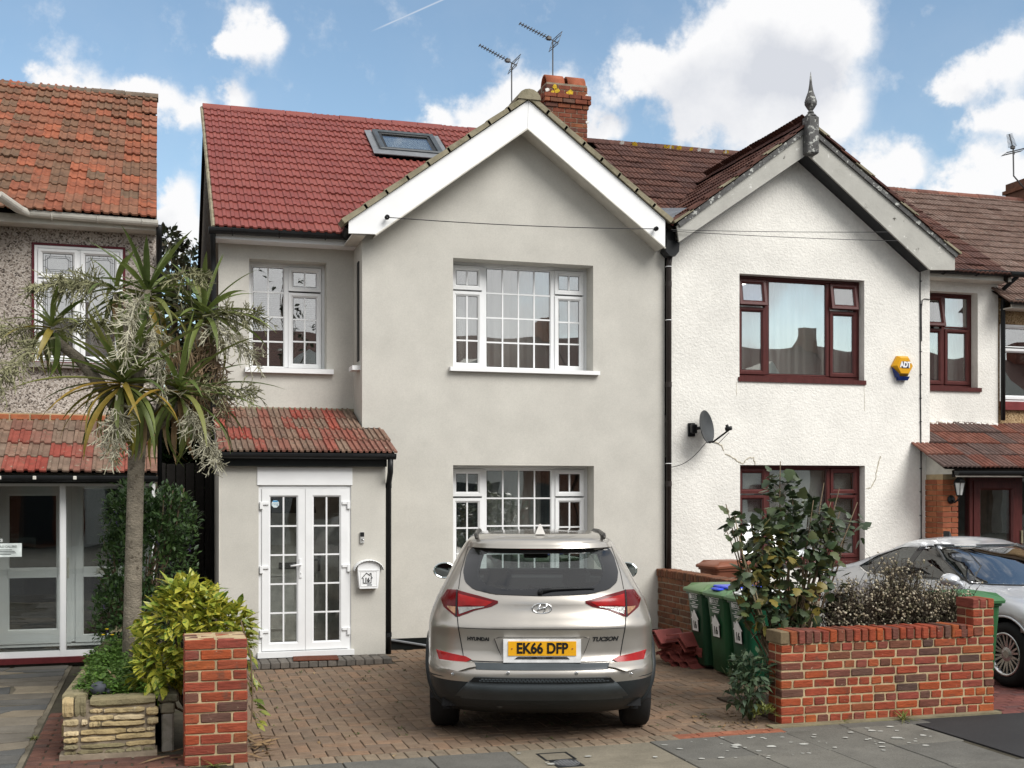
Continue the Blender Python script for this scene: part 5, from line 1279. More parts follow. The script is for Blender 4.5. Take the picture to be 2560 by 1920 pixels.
class Car:
    def __init__(s, root, m4, tab, zs, crown, Rr, Rf, n=3.0, yc=2.2):
        s.root, s.m4, s.tab, s.zs, s.crown, s.n, s.yc = root, m4, tab, zs, crown, n, yc
        s.Rr, s.Rf = Rr, Rf
    def W(s, z): return hermite(s.tab, z, 1)
    def yr(s, z): return hermite(s.tab, z, 2)
    def yf(s, z): return hermite(s.tab, z, 3)
    def rear(s, x, z):
        t = min(abs(x) / s.W(z), .9995); return s.yr(z) + s.Rr(z) * (1 - (1 - t**s.n) ** (1 / s.n))
    def front(s, x, z):
        t = min(abs(x) / s.W(z), .9995); return s.yf(z) - s.Rf(z) * (1 - (1 - t**s.n) ** (1 / s.n))
    def side(s, y, z):
        w = s.W(z); a = s.yr(z) + s.Rr(z); b = s.yf(z) - s.Rf(z)
        if y < a:
            q = min(1, max(0, (a - y) / s.Rr(z))); return w * max(0, 1 - q**s.n) ** (1 / s.n)
        if y > b:
            q = min(1, max(0, (y - b) / s.Rf(z))); return w * max(0, 1 - q**s.n) ** (1 / s.n)
        return w
    def loop(s, z, shrink=None):
        w, a, b, rr, rf = s.W(z), s.yr(z), s.yf(z), s.Rr(z), s.Rf(z)
        pts = []
        e = 2 / s.n
        NR, NS, NF = 26, 46, 26
        for i in range(NR): p = math.pi / 2 * i / NR; pts.append((w * math.sin(p) ** e, a + rr * (1 - math.cos(p) ** e)))
        for i in range(NS): pts.append((w, a + rr + (b - rf - a - rr) * i / NS))
        for i in range(NF + 1): p = math.pi / 2 * (1 - i / NF); pts.append((w * max(0, math.sin(p)) ** e, b - rf * (1 - max(0, math.cos(p)) ** e)))
        full = pts + [(-x, y) for x, y in reversed(pts[1:-1])]
        return full
    def body(s, name, mats, wheels, wr, cut_rear, cut_side, cut_front, thick=.022):
        zs = s.zs; rings = [[(x, y, z) for x, y in s.loop(z)] for z in zs]
        zt = zs[-1]; base = s.loop(zt)
        xs0 = s.W(zt)
        for k in range(1, 8):
            f = k / 8.0
            rings.append([(x * (1 - f), s.yc + (y - s.yc) * (1 - f), zt + s.crown * (1 - (1 - f) ** 2)) for x, y in base])
        n = len(base); vs = [list(p) for r in rings for p in r]
        for v in vs:     # draw vertices near the arch on to the arch
            for wy, wz in wheels:
                d = math.hypot(v[1] - wy, v[2] - wz)
                if abs(d - wr) < .028 and abs(v[0]) > .55 and d > 1e-4:
                    v[1] = wy + (v[1] - wy) * wr / d; v[2] = wz + (v[2] - wz) * wr / d
        vs.append([0, s.yc, zt + s.crown]); apex = len(vs) - 1
        fs = []
        for r in range(len(rings) - 1):
            for i in range(n):
                j = (i + 1) % n; f = (r * n + i, r * n + j, (r + 1) * n + j, (r + 1) * n + i)
                cx, cy, cz = (sum(vs[q][k] for q in f) / 4 for k in range(3))
                if any(math.hypot(cy - wy, cz - wz) < wr - .004 and abs(cx) > .55 for wy, wz in wheels): continue
                if cy < s.yr(cz) + .9 * s.Rr(cz) and cy < 1.9 and inside(cut_rear, cx, cz): continue
                if abs(cx) > .75 * s.W(cz) and any(inside(pl, cy, cz) for pl in cut_side): continue
                if cy > s.yc and abs(cx) < .93 * s.W(cz) and inside(cut_front, cx, cz) and cy > s.yf(cz) - s.Rf(cz): continue
                fs.append(f)
        L = (len(rings) - 1) * n
        for i in range(n): fs.append((L + i, L + (i + 1) % n, apex))
        me = bpy.data.meshes.new(name); me.from_pydata(vs, [], fs)
        for m in mats: me.materials.append(m)
        if len(mats) > 2:
            for pg in me.polygons:
                if pg.center.z < .385: pg.material_index = 2
        me.polygons.foreach_set('use_smooth', [True] * len(me.polygons)); me.update(); fixn(me)
        o = link(name, me, s.root, s.m4)
        sm = o.modifiers.new('shell', 'SOLIDIFY'); sm.thickness = thick; sm.offset = -1; sm.material_offset = 1; sm.material_offset_rim = 1
        return o
    def patch(s, name, poly, fn, mat, off=.004, cols=20, zn=10, parent=None, axis='x', back=.02, offn=None, sgn=1, out=-1):
        """a panel lying on the body: poly in (x, z) for the rear or front, in (y, z) for a side"""
        zs = sorted({round(p[1], 4) for p in poly}); z0, z1 = zs[0], zs[-1]
        zs = sorted(set(zs) | {z0 + (z1 - z0) * i / zn for i in range(zn + 1)})
        zs = [z for i, z in enumerate(zs) if i == 0 or z - zs[i - 1] > 1e-4]
        rows = []
        for z in zs:
            zz = min(max(z, z0 + 1e-5), z1 - 1e-5); xs = []
            for i in range(len(poly)):
                a, b = poly[i], poly[(i + 1) % len(poly)]
                if (a[1] > zz) != (b[1] > zz): xs.append(a[0] + (b[0] - a[0]) * (zz - a[1]) / (b[1] - a[1]))
            if len(xs) < 2: continue
            rows.append((z, min(xs), max(xs)))
        vs = []; fs = []; m = cols + 1
        for z, a, b in rows:
            for c in range(m):
                u = a + (b - a) * c / cols; o_ = off + (offn(u, z) if offn else 0)
                if axis == 'x': vs.append((u, fn(u, z) + out * o_, z))
                else: vs.append((sgn * (fn(u, z) + o_), u, z))
        R_ = len(rows)
        for r in range(R_ - 1):
            for c in range(cols): fs.append((r * m + c, r * m + c + 1, (r + 1) * m + c + 1, (r + 1) * m + c))
        # skirt
        per = [c for c in range(m)] + [r * m + cols for r in range(1, R_)] + [(R_ - 1) * m + c for c in range(cols - 1, -1, -1)] + [r * m for r in range(R_ - 2, 0, -1)]
        b0 = len(vs)
        for i in per:
            x, y, z = vs[i]
            vs.append((x, y - out * back, z) if axis == 'x' else (x - sgn * back, y, z))
        k = len(per)
        for i in range(k): fs.append((per[i], per[(i + 1) % k], b0 + (i + 1) % k, b0 + i))
        mb = MB(); mb.add(vs, fs)
        o = mb.obj(name, mat, parent or s.root, mat4=s.m4)
        smooth_by_angle(o, 50)
        return o
    def on(s, pts, fn, off, axis='x'):
        return [(x, fn(x, z) - off, z) for x, z in pts]

def M_paint(name, col, flake=.35, rough=.28, metal=.75):
    m, nt, out = node_mat(name); N, L = nt.nodes, nt.links
    p = N.new('ShaderNodeBsdfPrincipled'); p.inputs['Metallic'].default_value = metal; p.inputs['Roughness'].default_value = rough
    p.inputs['Coat Weight'].default_value = 1.0; p.inputs['Coat Roughness'].default_value = .03
    tc = N.new('ShaderNodeTexCoord')
    n = N.new('ShaderNodeTexNoise'); n.inputs['Scale'].default_value = 2.5; n.inputs['Detail'].default_value = 8; L.new(tc.outputs['Object'], n.inputs['Vector'])
    # road dust gathers low on the panels
    sp = N.new('ShaderNodeSeparateXYZ'); L.new(tc.outputs['Object'], sp.inputs[0])
    mr = N.new('ShaderNodeMapRange'); L.new(n.outputs['Fac'], mr.inputs[0])
    for i, q in enumerate((.35, .7, rough - .04, rough + .10)): mr.inputs[i + 1].default_value = q
    L.new(mr.outputs[0], p.inputs['Roughness'])
    p.inputs['Base Color'].default_value = (*col, 1)
    L.new(p.outputs[0], out.inputs[0]); return m
chrome = M('chrome', (.75, .76, .77), .12, 1.0, n_amt=0, b_str=0)
rubber = M('tyre rubber', (.012, .012, .012), .8, n_scale=6, n_amt=.3, b_scale=60, b_str=.2)
cabin = M('dark cabin', (.022, .023, .025), .8, b_str=0)
lens_red = M('red lens', (.095, .002, .004), .20, n_amt=.12, n_scale=9, b_str=0, spec=.3)
lens_bright = M('bright red lens', (.27, .005, .005), .20, n_amt=.2, n_scale=12, b_str=0, spec=.3)
lens_clear = M('clear lens', (.30, .30, .28), .12, .5, n_scale=28, n_amt=.35, b_scale=45, b_str=.5, coat=.8)
lens_amber = M('amber lens', (.36, .19, .10), .15, .3, n_scale=30, n_amt=.3, b_str=.2, coat=.8)
clad = M('grey cladding', (.020, .024, .026), .42, n_scale=5, n_amt=.18, b_scale=160, b_str=.12)
clad2 = M('lower cladding', (.050, .059, .064), .38, n_scale=5, n_amt=.15, b_scale=160, b_str=.12)

def wheel(car, x, y, r, w, rim_m, spokes, sgn, name='wheel'):
    m4 = car.m4 @ Matrix.Translation((x, y, r)) @ Matrix.Rotation(rad(90) * sgn, 4, 'Y')
    t = MB(); rr = r * .66
    t.lathe([(rr, -w / 2 + .015), (rr + .02, -w / 2), (r - .035, -w / 2 + .004), (r - .006, -w / 2 + .03), (r, 0), (r - .006, w / 2 - .03), (r - .035, w / 2 - .004), (rr + .02, w / 2), (rr, w / 2 - .015)], 40, m4)
    wo = t.obj(name, rubber, car.root, True)
    q = MB(); q.lathe([(rr + .004, w / 2 - .01), (rr + .004, w / 2 - .002), (rr - .018, w / 2 - .004), (rr - .03, w / 2 - .05), (rr - .03, -w / 2 + .02)], 40, m4); q.obj('rim', rim_m, wo, True)
    q = MB(); q.lathe([(rr, w / 2 - .075), (.001, w / 2 - .075)], 32, m4); q.obj('brake_disc', cabin, wo)
    q = MB()
    for k in range(spokes):
        a = 2 * math.pi * k / spokes
        for da in (-.10, .10):
            mm = m4 @ Matrix.Rotation(a + da * .5, 4, 'Z')
            q.prism([(.045, -.012, w / 2 - .035), (.045, .012, w / 2 - .035), (rr - .01, .009 + .02 * (1 if da > 0 else -1), w / 2 - .012), (rr - .01, -.009 + .02 * (1 if da > 0 else -1), w / 2 - .012)], (0, 0, -.02), mm)
    q.lathe([(.075, w / 2 - .05), (.07, w / 2 - .03), (.04, w / 2 - .022), (.001, w / 2 - .022)], 20, m4)
    q.obj('spokes', rim_m, wo)
    return wo
def seat(mb, x, y, w, z0, z1, lean):
    m = Matrix.Translation((x, y, z0)) @ Matrix.Rotation(lean, 4, 'X')
    mb.bbox(-w / 2, w / 2, -.06, .08, 0, z1 - z0, .05, m)
    mb.bbox(-.13, .13, -.04, .06, z1 - z0 + .03, z1 - z0 + .21, .045, m)

# ---------------------------------------------------------------- the beige-silver SUV seen from behind
ang = TH
fx, fy = math.sin(ang), math.cos(ang)
SUVP = Vector((2.785, -5.77, 0))
suv = thing('parked_suv', 'beige silver SUV parked nose in on the block drive, yellow plate EK66 DFP', 'car', tuple(SUVP))
M4 = Matrix.Translation(SUVP) @ Matrix.Rotation(-ang, 4, 'Z') @ Matrix.Diagonal((.983, 1, 1, 1))
TAB = [(.22, .82, .26, 4.20), (.33, .875, .09, 4.38), (.42, .905, .035, 4.44), (.50, .918, .012, 4.465), (.555, .922, .0, 4.47), (.60, .924, .018, 4.47), (.64, .925, .055, 4.465), (.70, .926, .085, 4.46), (.80, .926, .088, 4.44),
       (.86, .924, .078, 4.42), (.90, .920, .066, 4.38), (.945, .912, .082, 4.28), (1.0, .898, .125, 4.02), (1.05, .880, .142, 3.72), (1.10, .860, .150, 3.46), (1.15, .835, .175, 3.30), (1.22, .797, .245, 3.14), (1.30, .757, .33, 2.96), (1.38, .716, .415, 2.76), (1.45, .680, .485, 2.56),
       (1.50, .650, .50, 2.40), (1.54, .618, .49, 2.24), (1.57, .580, .54, 2.10), (1.595, .52, .66, 1.98)]
ZS = [.22, .27, .33, .38, .42, .46, .50, .53, .555, .58, .60, .62, .64, .67, .70, .73, .76, .80, .83, .86, .88, .90, .92, .945, .97, 1.0, 1.025, 1.05, 1.075, 1.10, 1.125, 1.15, 1.175, 1.20, 1.225, 1.25, 1.275, 1.30, 1.32, 1.34, 1.36, 1.38, 1.40, 1.42, 1.44, 1.46, 1.48, 1.50, 1.52, 1.54, 1.555, 1.57, 1.585, 1.595]
Rr = lambda z: min(.62, .46 * (hermite(TAB, z, 3) - hermite(TAB, z, 2)))
Rf = lambda z: min(.75, .46 * (hermite(TAB, z, 3) - hermite(TAB, z, 2)))
car1 = Car(suv, M4, TAB, ZS, .018, Rr, Rf, 2.7, 1.55)
paint1 = M_paint('beige silver paint', (.415, .39, .35), rough=.33, metal=.72)
REAR = [(-.555, 1.475), (.555, 1.475), (.60, 1.40), (.62, 1.31), (.60, 1.24), (.53, 1.195), (.36, 1.168), (0, 1.158), (-.36, 1.168), (-.53, 1.195), (-.60, 1.24), (-.62, 1.31), (-.60, 1.40)]
sc_ = lambda poly, f, c: [((x - c[0]) * f + c[0], (y - c[1]) * f + c[1]) for x, y in poly]
SIDE = [[(1.0, 1.24), (1.15, 1.40), (1.55, 1.485), (2.15, 1.50), (2.75, 1.33), (3.05, 1.17), (1.8, 1.13), (1.1, 1.18)]]
FRONT = [(-.60, 1.44), (.60, 1.44), (.74, 1.16), (-.74, 1.16)]
car1.body('body', [paint1, cabin, clad, cabin], [(.90, .345), (3.57, .345)], .40, sc_(REAR, .94, (0, 1.31)), [sc_(SIDE[0], .94, (2.0, 1.32))], FRONT)
# glass with its dark printed border
fr = M('glass border', (.008, .009, .011), .08, b_str=0, n_amt=0, spec=.6)
priv = M_glass('tinted rear glass', (.16, .18, .185), 1.8, .05)
screen = M_glass('clear screen', (.74, .80, .77), 1.3, .02)
INNER = [(-.50, 1.475), (.50, 1.475), (.50, 1.40), (.52, 1.30), (.49, 1.225), (.36, 1.187), (0, 1.175), (-.36, 1.187), (-.49, 1.225), (-.52, 1.30), (-.50, 1.40)]
rg = car1.patch('rear_window', INNER, car1.rear, M_glass('tinted rear glass', (.50, .55, .55), 1.5, .04), .006, 24, 12, back=.002)
# border strips round the clear area
def band(o_, i_, name):
    vs = []; fs = []
    for a, b in zip(o_, i_): vs += [(a[0], car1.rear(*a) - .007, a[1]), ((a[0] + b[0]) / 2, car1.rear((a[0] + b[0]) / 2, (a[1] + b[1]) / 2) - .008, (a[1] + b[1]) / 2), (b[0], car1.rear(*b) - .007, b[1])]
    n = len(o_)
    for i in range(n):
        j = (i + 1) % n
        for k in range(2): fs.append((i * 3 + k, j * 3 + k, j * 3 + k + 1, i * 3 + k + 1))
    mb = MB(); mb.add(vs, fs); o = mb.obj(name, fr, rg, True, M4, fix=True); return o
def resample(poly, n):
    P = [Vector((*p, 0)) for p in poly]; P.append(P[0]); L = [0]
    for a, b in zip(P, P[1:]): L.append(L[-1] + (b - a).length)
    out = []
    for k in range(n):
        d = L[-1] * k / n
        for i in range(len(P) - 1):
            if L[i] <= d <= L[i + 1]: t = (d - L[i]) / (L[i + 1] - L[i]); v = P[i].lerp(P[i + 1], t); out.append((v.x, v.y)); break
    return out
def radial(poly, n, c):
    out = []
    for k in range(n):
        a = 2 * math.pi * k / n; d = Vector((math.cos(a), math.sin(a) * .32)); best = None
        for i in range(len(poly)):
            p, q = Vector(poly[i]), Vector(poly[(i + 1) % len(poly)]); e = q - p; w = p - Vector(c)
            den = d.x * e.y - d.y * e.x
            if abs(den) < 1e-9: continue
            t = (w.x * e.y - w.y * e.x) / den; s_ = (w.x * d.y - w.y * d.x) / den
            if t > 0 and -1e-6 <= s_ <= 1 + 1e-6: best = t if best is None else max(best, t)
        out.append((c[0] + d.x * best, c[1] + d.y * best))
    return out
OUT = [(-.575, 1.498), (.575, 1.498), (.615, 1.42), (.635, 1.31), (.615, 1.235), (.54, 1.185), (.36, 1.155), (0, 1.145), (-.36, 1.155), (-.54, 1.185), (-.615, 1.235), (-.635, 1.31), (-.615, 1.42)]
IN2 = [(-.46, 1.455), (.46, 1.455), (.485, 1.385), (.50, 1.30), (.46, 1.228), (.34, 1.195), (.12, 1.192), (0, 1.20), (-.12, 1.192), (-.34, 1.195), (-.46, 1.228), (-.50, 1.30), (-.485, 1.385)]
band(radial(OUT, 72, (0, 1.32)), radial(IN2, 72, (0, 1.32)), 'glass_border')
# side glass and windscreen
for sg in (1, -1):
    car1.patch('side_window', SIDE[0], car1.side, M_glass('side glass', (.62, .68, .66), 1.5, .04) if sg == 1 else bpy.data.materials['side glass'], .003, 16, 10, axis='y', sgn=sg, back=.004)
car1.patch('windscreen', [(-.62, 1.455), (.62, 1.455), (.76, 1.15), (-.76, 1.15)], car1.front, screen, .003, 16, 8, out=1, back=.004)
# spoiler lip with high brake light
car1.patch('spoiler', [(-.60, 1.498), (.60, 1.498), (.575, 1.545), (-.575, 1.545)], car1.rear, paint1, .03, 24, 4, back=.06, offn=lambda x, z: .045 * (1 - abs(x / .62) ** 4) * (1 - (z - 1.498) / .05 * .7))
car1.patch('high_brake_light', [(-.17, 1.486), (.17, 1.486), (.17, 1.497), (-.17, 1.497)], car1.rear, M('dark red lens', (.16, .02, .012), .2, b_str=0), .02, 8, 1)
# tail lights
for sg in (-1, 1):
    P = lambda pts: [(sg * x, z) for x, z in pts]
    base = car1.patch('tail_light', P([(.815, 1.10), (.76, 1.172), (.68, 1.176), (.50, 1.142), (.345, 1.106), (.345, 1.088), (.40, 1.060), (.53, 1.030), (.655, .980), (.685, .978), (.785, 1.040)]), car1.rear, lens_red, .006, 28, 14, back=.03)
    car1.patch('brake_lens', P([(.665, 1.150), (.50, 1.120), (.385, 1.098), (.44, 1.066), (.665, 1.056)]), car1.rear, lens_bright, .009, 16, 6, parent=base, back=.004)
    car1.patch('side_lens', P([(.795, 1.100), (.745, 1.160), (.685, 1.160), (.685, 1.056), (.770, 1.056)]), car1.rear, lens_red, .009, 14, 6, parent=base, back=.004)
    car1.patch('reverse_lens', P([(.665, 1.050), (.45, 1.062), (.46, 1.056), (.54, 1.040), (.655, .998)]), car1.rear, lens_clear, .009, 16, 6, parent=base, back=.004)
    car1.patch('indicator_lens', P([(.685, 1.052), (.760, 1.052), (.748, 1.036), (.700, 1.003), (.685, .998)]), car1.rear, lens_amber, .009, 10, 6, parent=base, back=.004)
    car1.patch('light_split', P([(.672, 1.178), (.682, 1.178), (.685, .980), (.672, .978)]), car1.rear, black_plastic, .011, 2, 8, parent=base, back=.004)
    # low reflector with its bright ledge
    car1.patch('bumper_ledge', P([(.905, .705), (.86, .655), (.80, .632), (.66, .622), (.585, .640), (.530, .640), (.515, .615), (.57, .605), (.66, .575), (.80, .583), (.90, .612)]), car1.rear, paint1, .002, 22, 8, back=.02, offn=lambda x, z: max(0, (.70 - z)) * .28 * min(1, max(0, (.93 - abs(x)) * 8)))
    car1.patch('reflector', P([(.845, .708), (.70, .692), (.60, .680), (.555, .660), (.635, .620), (.72, .617), (.815, .634)]), car1.rear, lens_bright, .012, 18, 6, back=.02)
    # parking sensors
    for x, z in ((.265, .572), (.70, .545)):
        y = car1.rear(sg * x, z); q = MB(); q.lathe([(.014, 0), (.014, .006), (.010, .008), (.001, .008)], 14, Matrix.Translation((sg * x, y - .002, z)) @ Matrix.Rotation(rad(90), 4, 'X')); q.obj('parking_sensor', chrome if sg else chrome, suv, True, M4)
# panel gaps, plus black lines drawn as recess and crease shade
def seam(name, pts, r=.0032, fn=None, parent=None):
    fn = fn or car1.rear; P = []
    for a, b in zip(pts, pts[1:]):
        for k in range(8): t = k / 8; x, z = a[0] + (b[0] - a[0]) * t, a[1] + (b[1] - a[1]) * t; P.append((x, fn(x, z) - .001, z))
    x, z = pts[-1]; P.append((x, fn(x, z) - .001, z))
    q = MB(); q.tube(P, r, 5); return q.obj(name, black_plastic, suv, mat4=M4)
for sg in (-1, 1):
    seam('tailgate_gap', [(sg * .665, 1.18), (sg * .655, 1.30), (sg * .625, 1.42), (sg * .60, 1.50)])
    seam('tailgate_gap', [(sg * .668, .98), (sg * .655, .88), (sg * .615, .665), (sg * .545, .650)], .004)
seam('recess_shade_line', [(-.30, .655), (-.345, .745), (-.372, .822), (-.33, .834), (.33, .834), (.372, .822), (.345, .745), (.30, .655)], .0022)  # black line standing in for shading round the plate recess
seam('crease_shade_line', [(-.655, .898), (-.3, .897), (0, .897), (.3, .897), (.655, .898)], .0028)  # shade of the body crease drawn as a black line
seam('tailgate_gap', [(-.545, .648), (0, .646), (.545, .648)], .005)
car1.patch('bumper_shelf', [(-.53, .640), (.53, .640), (.515, .592), (-.515, .592)], car1.rear, clad2, .004, 24, 5, back=.02)
# number plate recess, plate, lettering
def prism_y(pts, y0, y1, name, mat, parent=suv, smooth=False):
    q = MB(); q.prism([(x, y0, z) for x, z in pts], (0, y1 - y0, 0)); return q.obj(name, mat, parent, smooth, M4)
yb = car1.rear(.2, .74)
car1.patch('plate_recess', [(-.37, .825), (.37, .825), (.335, .735), (.30, .648), (-.30, .648), (-.335, .735)], car1.rear, paint1, .003, 20, 6, back=.01, offn=lambda x, z: .012 - .02 * (1 - min(1, abs(x) / .31) ** 6))
pl = prism_y([(-.302, .645), (.302, .645), (.302, .822), (-.302, .822)], yb - .040, yb - .010, 'plate_surround', M('white plate frame', (.72, .73, .73), .4, b_str=0))
pt = prism_y([(-.265, .698), (.265, .698), (.265, .808), (-.265, .808)], yb - .046, yb - .0405, 'number_plate', M('plate yellow', (.72, .36, .012), .45, b_str=0, n_scale=9, n_amt=.05))
def put_text(key, x, y, z, mat, parent, rot=90, fn=None):
    me = TEXTS[key].copy(); me.materials.append(mat)
    if fn:
        for v in me.vertices: v.co.z += y - (fn(x + v.co.x, z + v.co.y) - .004)
    me.update()
    return link('lettering', me, parent, M4 @ Matrix.Translation((x, y, z)) @ Matrix.Rotation(rad(rot), 4, 'X'))
blackink = M('black ink', (.01, .01, .01), .5, b_str=0)
put_text('plate', 0, yb - .0485, .752, blackink, pt)
ps = prism_y([(-.215, .672), (.215, .672), (.19, .690), (-.19, .690)], yb - .044, yb - .041, 'plate_strip', blackink, pl)
q = MB()
for a, b in ((-.20, -.09), (-.04, .03), (.08, .20)):
    x = a
    while x < b: q.box(x, x + .008, yb - .0452, yb - .0442, .677, .685); x += .012
q.obj('strip_print', chrome, pl, mat4=M4)
for sx in (-.235, .235):
    q = MB(); q.lathe([(.006, 0), (.006, .003), (.001, .004)], 8, Matrix.Translation((sx, yb - .046, .752)) @ Matrix.Rotation(rad(90), 4, 'X')); q.obj('plate_screw', clay, pt, mat4=M4)
put_text('maker', -.50, car1.rear(-.50, .815) - .004, .815, black_plastic, suv, fn=car1.rear)
put_text('model', .495, car1.rear(.495, .815) - .004, .815, black_plastic, suv, fn=car1.rear)
# oval badge with slanting H
ye = car1.rear(0, 1.05) - .004
q = MB(); n = 28; pth = [(.075 * math.cos(t), ye - .004, 1.05 + .039 * math.sin(t)) for t in [2 * math.pi * i / n for i in range(n + 1)]]; q.tube(pth, .0065, 6, False); bd = q.obj('badge', chrome, suv, True, M4)
q = MB()
q.tube([(-.040, ye - .004, 1.018), (-.030, ye - .008, 1.045), (-.012, ye - .008, 1.083)], [.006, .008, .005], 6); q.tube([(.012, ye - .004, 1.017), (.030, ye - .008, 1.055), (.040, ye - .008, 1.082)], [.005, .008, .006], 6)
q.tube([(-.030, ye - .006, 1.042), (-.01, ye - .009, 1.047), (.012, ye - .009, 1.055), (.030, ye - .006, 1.060)], [.005, .007, .007, .005], 6); q.obj('badge_letter', chrome, bd, True, M4)
# bumper: sensor strip stays paint; honeycomb strip, diffuser, corner cladding
car1.patch('diffuser', [(-.60, .47), (-.545, .52), (-.50, .538), (.50, .538), (.545, .52), (.60, .47), (.66, .40), (.715, .325), (.55, .315), (.50, .345), (.42, .36), (-.42, .36), (-.50, .345), (-.55, .315), (-.715, .325), (-.66, .40)], car1.rear, clad2, .010, 30, 12, back=.05, offn=lambda x, z: .03 * math.exp(-((z - .45) / .05) ** 2) - .02 * max(0, (.40 - z) / .08))
q = MB()
for r in range(2):
    for i in range(-17, 18):
        x = i * .029 + (.0145 if r else 0); z = .525 - r * .013
        if abs(x) > .49 + r * .03: continue
        y = car1.rear(x, z) - .0365
        q.prism([(x - .011, y, z - .002), (x - .007, y, z - .0045), (x + .007, y, z - .0045), (x + .011, y, z - .002), (x + .011, y, z + .002), (x + .007, y, z + .0045), (x - .007, y, z + .0045), (x - .011, y, z + .002)], (0, -.006, 0))
q.obj('honeycomb', clad2, suv, mat4=M4)
car1.patch('honeycomb_strip', [(-.565, .500), (.565, .500), (.53, .536), (-.53, .536)], car1.rear, black_plastic, .036, 24, 3, back=.02)
for sg in (-1, 1):
    car1.patch('corner_cladding', [(sg * x, z) for x, z in [(.9165, .545), (.80, .520), (.57, .490), (.60, .425), (.66, .325), (.80, .320), (.872, .325), (.90, .42)]], car1.rear, clad, .004, 20, 8, back=.04)
    # tailgate-to-bumper lower valance, arch lips, sills, roof rails, mirrors, door handle
    for wy in (.90, 3.57):
        q = MB(); pts = []
        for i in range(25):
            a = rad(-12) + rad(204) * i / 24; yy, zz = wy + .425 * math.cos(a), .345 + .425 * math.sin(a); pts.append((sg * (car1.side(yy, max(zz, .23)) - .010), yy, max(zz, .24)))
        q.tube(pts, .036, 7); q.obj('arch_trim', clad, suv, True, M4)
        q = MB(); vs = []
        for i in range(19):
            a = math.pi * i / 18; vs += [(sg * .52, wy + .41 * math.cos(a), .30 + .41 * math.sin(a)), (sg * .90, wy + .41 * math.cos(a), .30 + .41 * math.sin(a))]
        q.add(vs, [(2 * i, 2 * i + 1, 2 * i + 3, 2 * i + 2) for i in range(18)] + [tuple(range(0, 38, 2))]); q.obj('arch_liner', cabin, suv, mat4=M4, fix=False)
    car1.patch('sill_cladding', [(1.30, .25), (3.18, .25), (3.18, .40), (1.30, .40)], car1.side, clad, .008, 8, 3, axis='y', sgn=sg)
    q = MB(); q.tube([(sg * .530, .68, 1.572), (sg * .540, .80, 1.594), (sg * .545, 1.5, 1.602), (sg * .54, 2.0, 1.590), (sg * .53, 2.15, 1.565)], [.014, .017, .017, .017, .014], 6); q.obj('roof_rail', M('rail', (.05, .047, .043), .35, .5, b_str=0) if sg < 0 else bpy.data.materials['rail'], suv, True, M4)
    q = MB(); mm = Matrix.Translation((sg * .915, 2.72, 1.165)) @ Matrix.Rotation(sg * -.12, 4, 'Z')
    prof = []
    for i in range(10):
        f = i / 9; prof.append((f * .16, .9 * math.sqrt(max(0, 1 - (f) ** 2.2))))
    vs = []; fs = []; nn = 16
    for d, k in prof:
        for a_ in range(nn):
            a = 2 * math.pi * a_ / nn; vs.append(mm @ Vector((.115 * k * abs(math.cos(a)) ** .8 * (1 if math.cos(a) > 0 else -1), d, .080 * k * abs(math.sin(a)) ** .9 * (1 if math.sin(a) > 0 else -1))))
    for i in range(len(prof) - 1):
        for a_ in range(nn): b_ = (a_ + 1) % nn; fs.append((i * nn + a_, i * nn + b_, (i + 1) * nn + b_, (i + 1) * nn + a_))
    q.add(vs, fs); mi = q.obj('wing_mirror', black_plastic if sg < 0 else paint1, suv, True, M4)
    q = MB(); q.add([mm @ Vector((.102 * math.cos(t), -.002, .070 * math.sin(t))) for t in [2 * math.pi * i / 20 for i in range(20)]], [tuple(range(20))]); q.tube([mm @ Vector((.106 * math.cos(t), -.001, .074 * math.sin(t))) for t in [2 * math.pi * i / 20 for i in range(21)]], .009, 5); q.obj('mirror_glass', M('mirror', (.45, .5, .5), .02, 1.0, b_str=0, n_amt=0) if sg < 0 else bpy.data.materials['mirror'], mi, mat4=M4)
    q = MB(); q.tube([(sg * .80, 2.80, 1.125), (sg * .93, 2.78, 1.135)], .03, 7); q.obj('mirror_arm', black_plastic, mi, mat4=M4)
# fin aerial
q = MB(); q.prism([(-.04, .78, 1.606), (.04, .78, 1.606), (.006, .72, 1.665), (-.006, .72, 1.665)], (0, .05, 0)); q.add([(-.042, .66, 1.602), (.042, .66, 1.602), (.03, .84, 1.618), (-.03, .84, 1.618), (-.007, .70, 1.685), (.007, .70, 1.685), (.004, .80, 1.625), (-.004, .80, 1.625)], [(0, 1, 5, 4), (1, 2, 6, 5), (2, 3, 7, 6), (3, 0, 4, 7), (4, 5, 6, 7)]); q.obj('fin_aerial', M('fin', (.62, .60, .56), .25, .3, b_str=0, coat=.8), suv, mat4=M4)
# wiper
w_ = [(-.01, 1.178), (.08, 1.192), (.24, 1.198), (.42, 1.196)]
q = MB(); q.tube([(x, car1.rear(x, z) - .022, z) for x, z in w_], [.020, .014, .011, .005], 6); q.tube([(-.012, car1.rear(-.01, 1.17) - .004, 1.172), (-.012, car1.rear(-.01, 1.17) - .03, 1.176)], .022, 10); q.obj('rear_wiper', black_plastic, suv, True, M4)
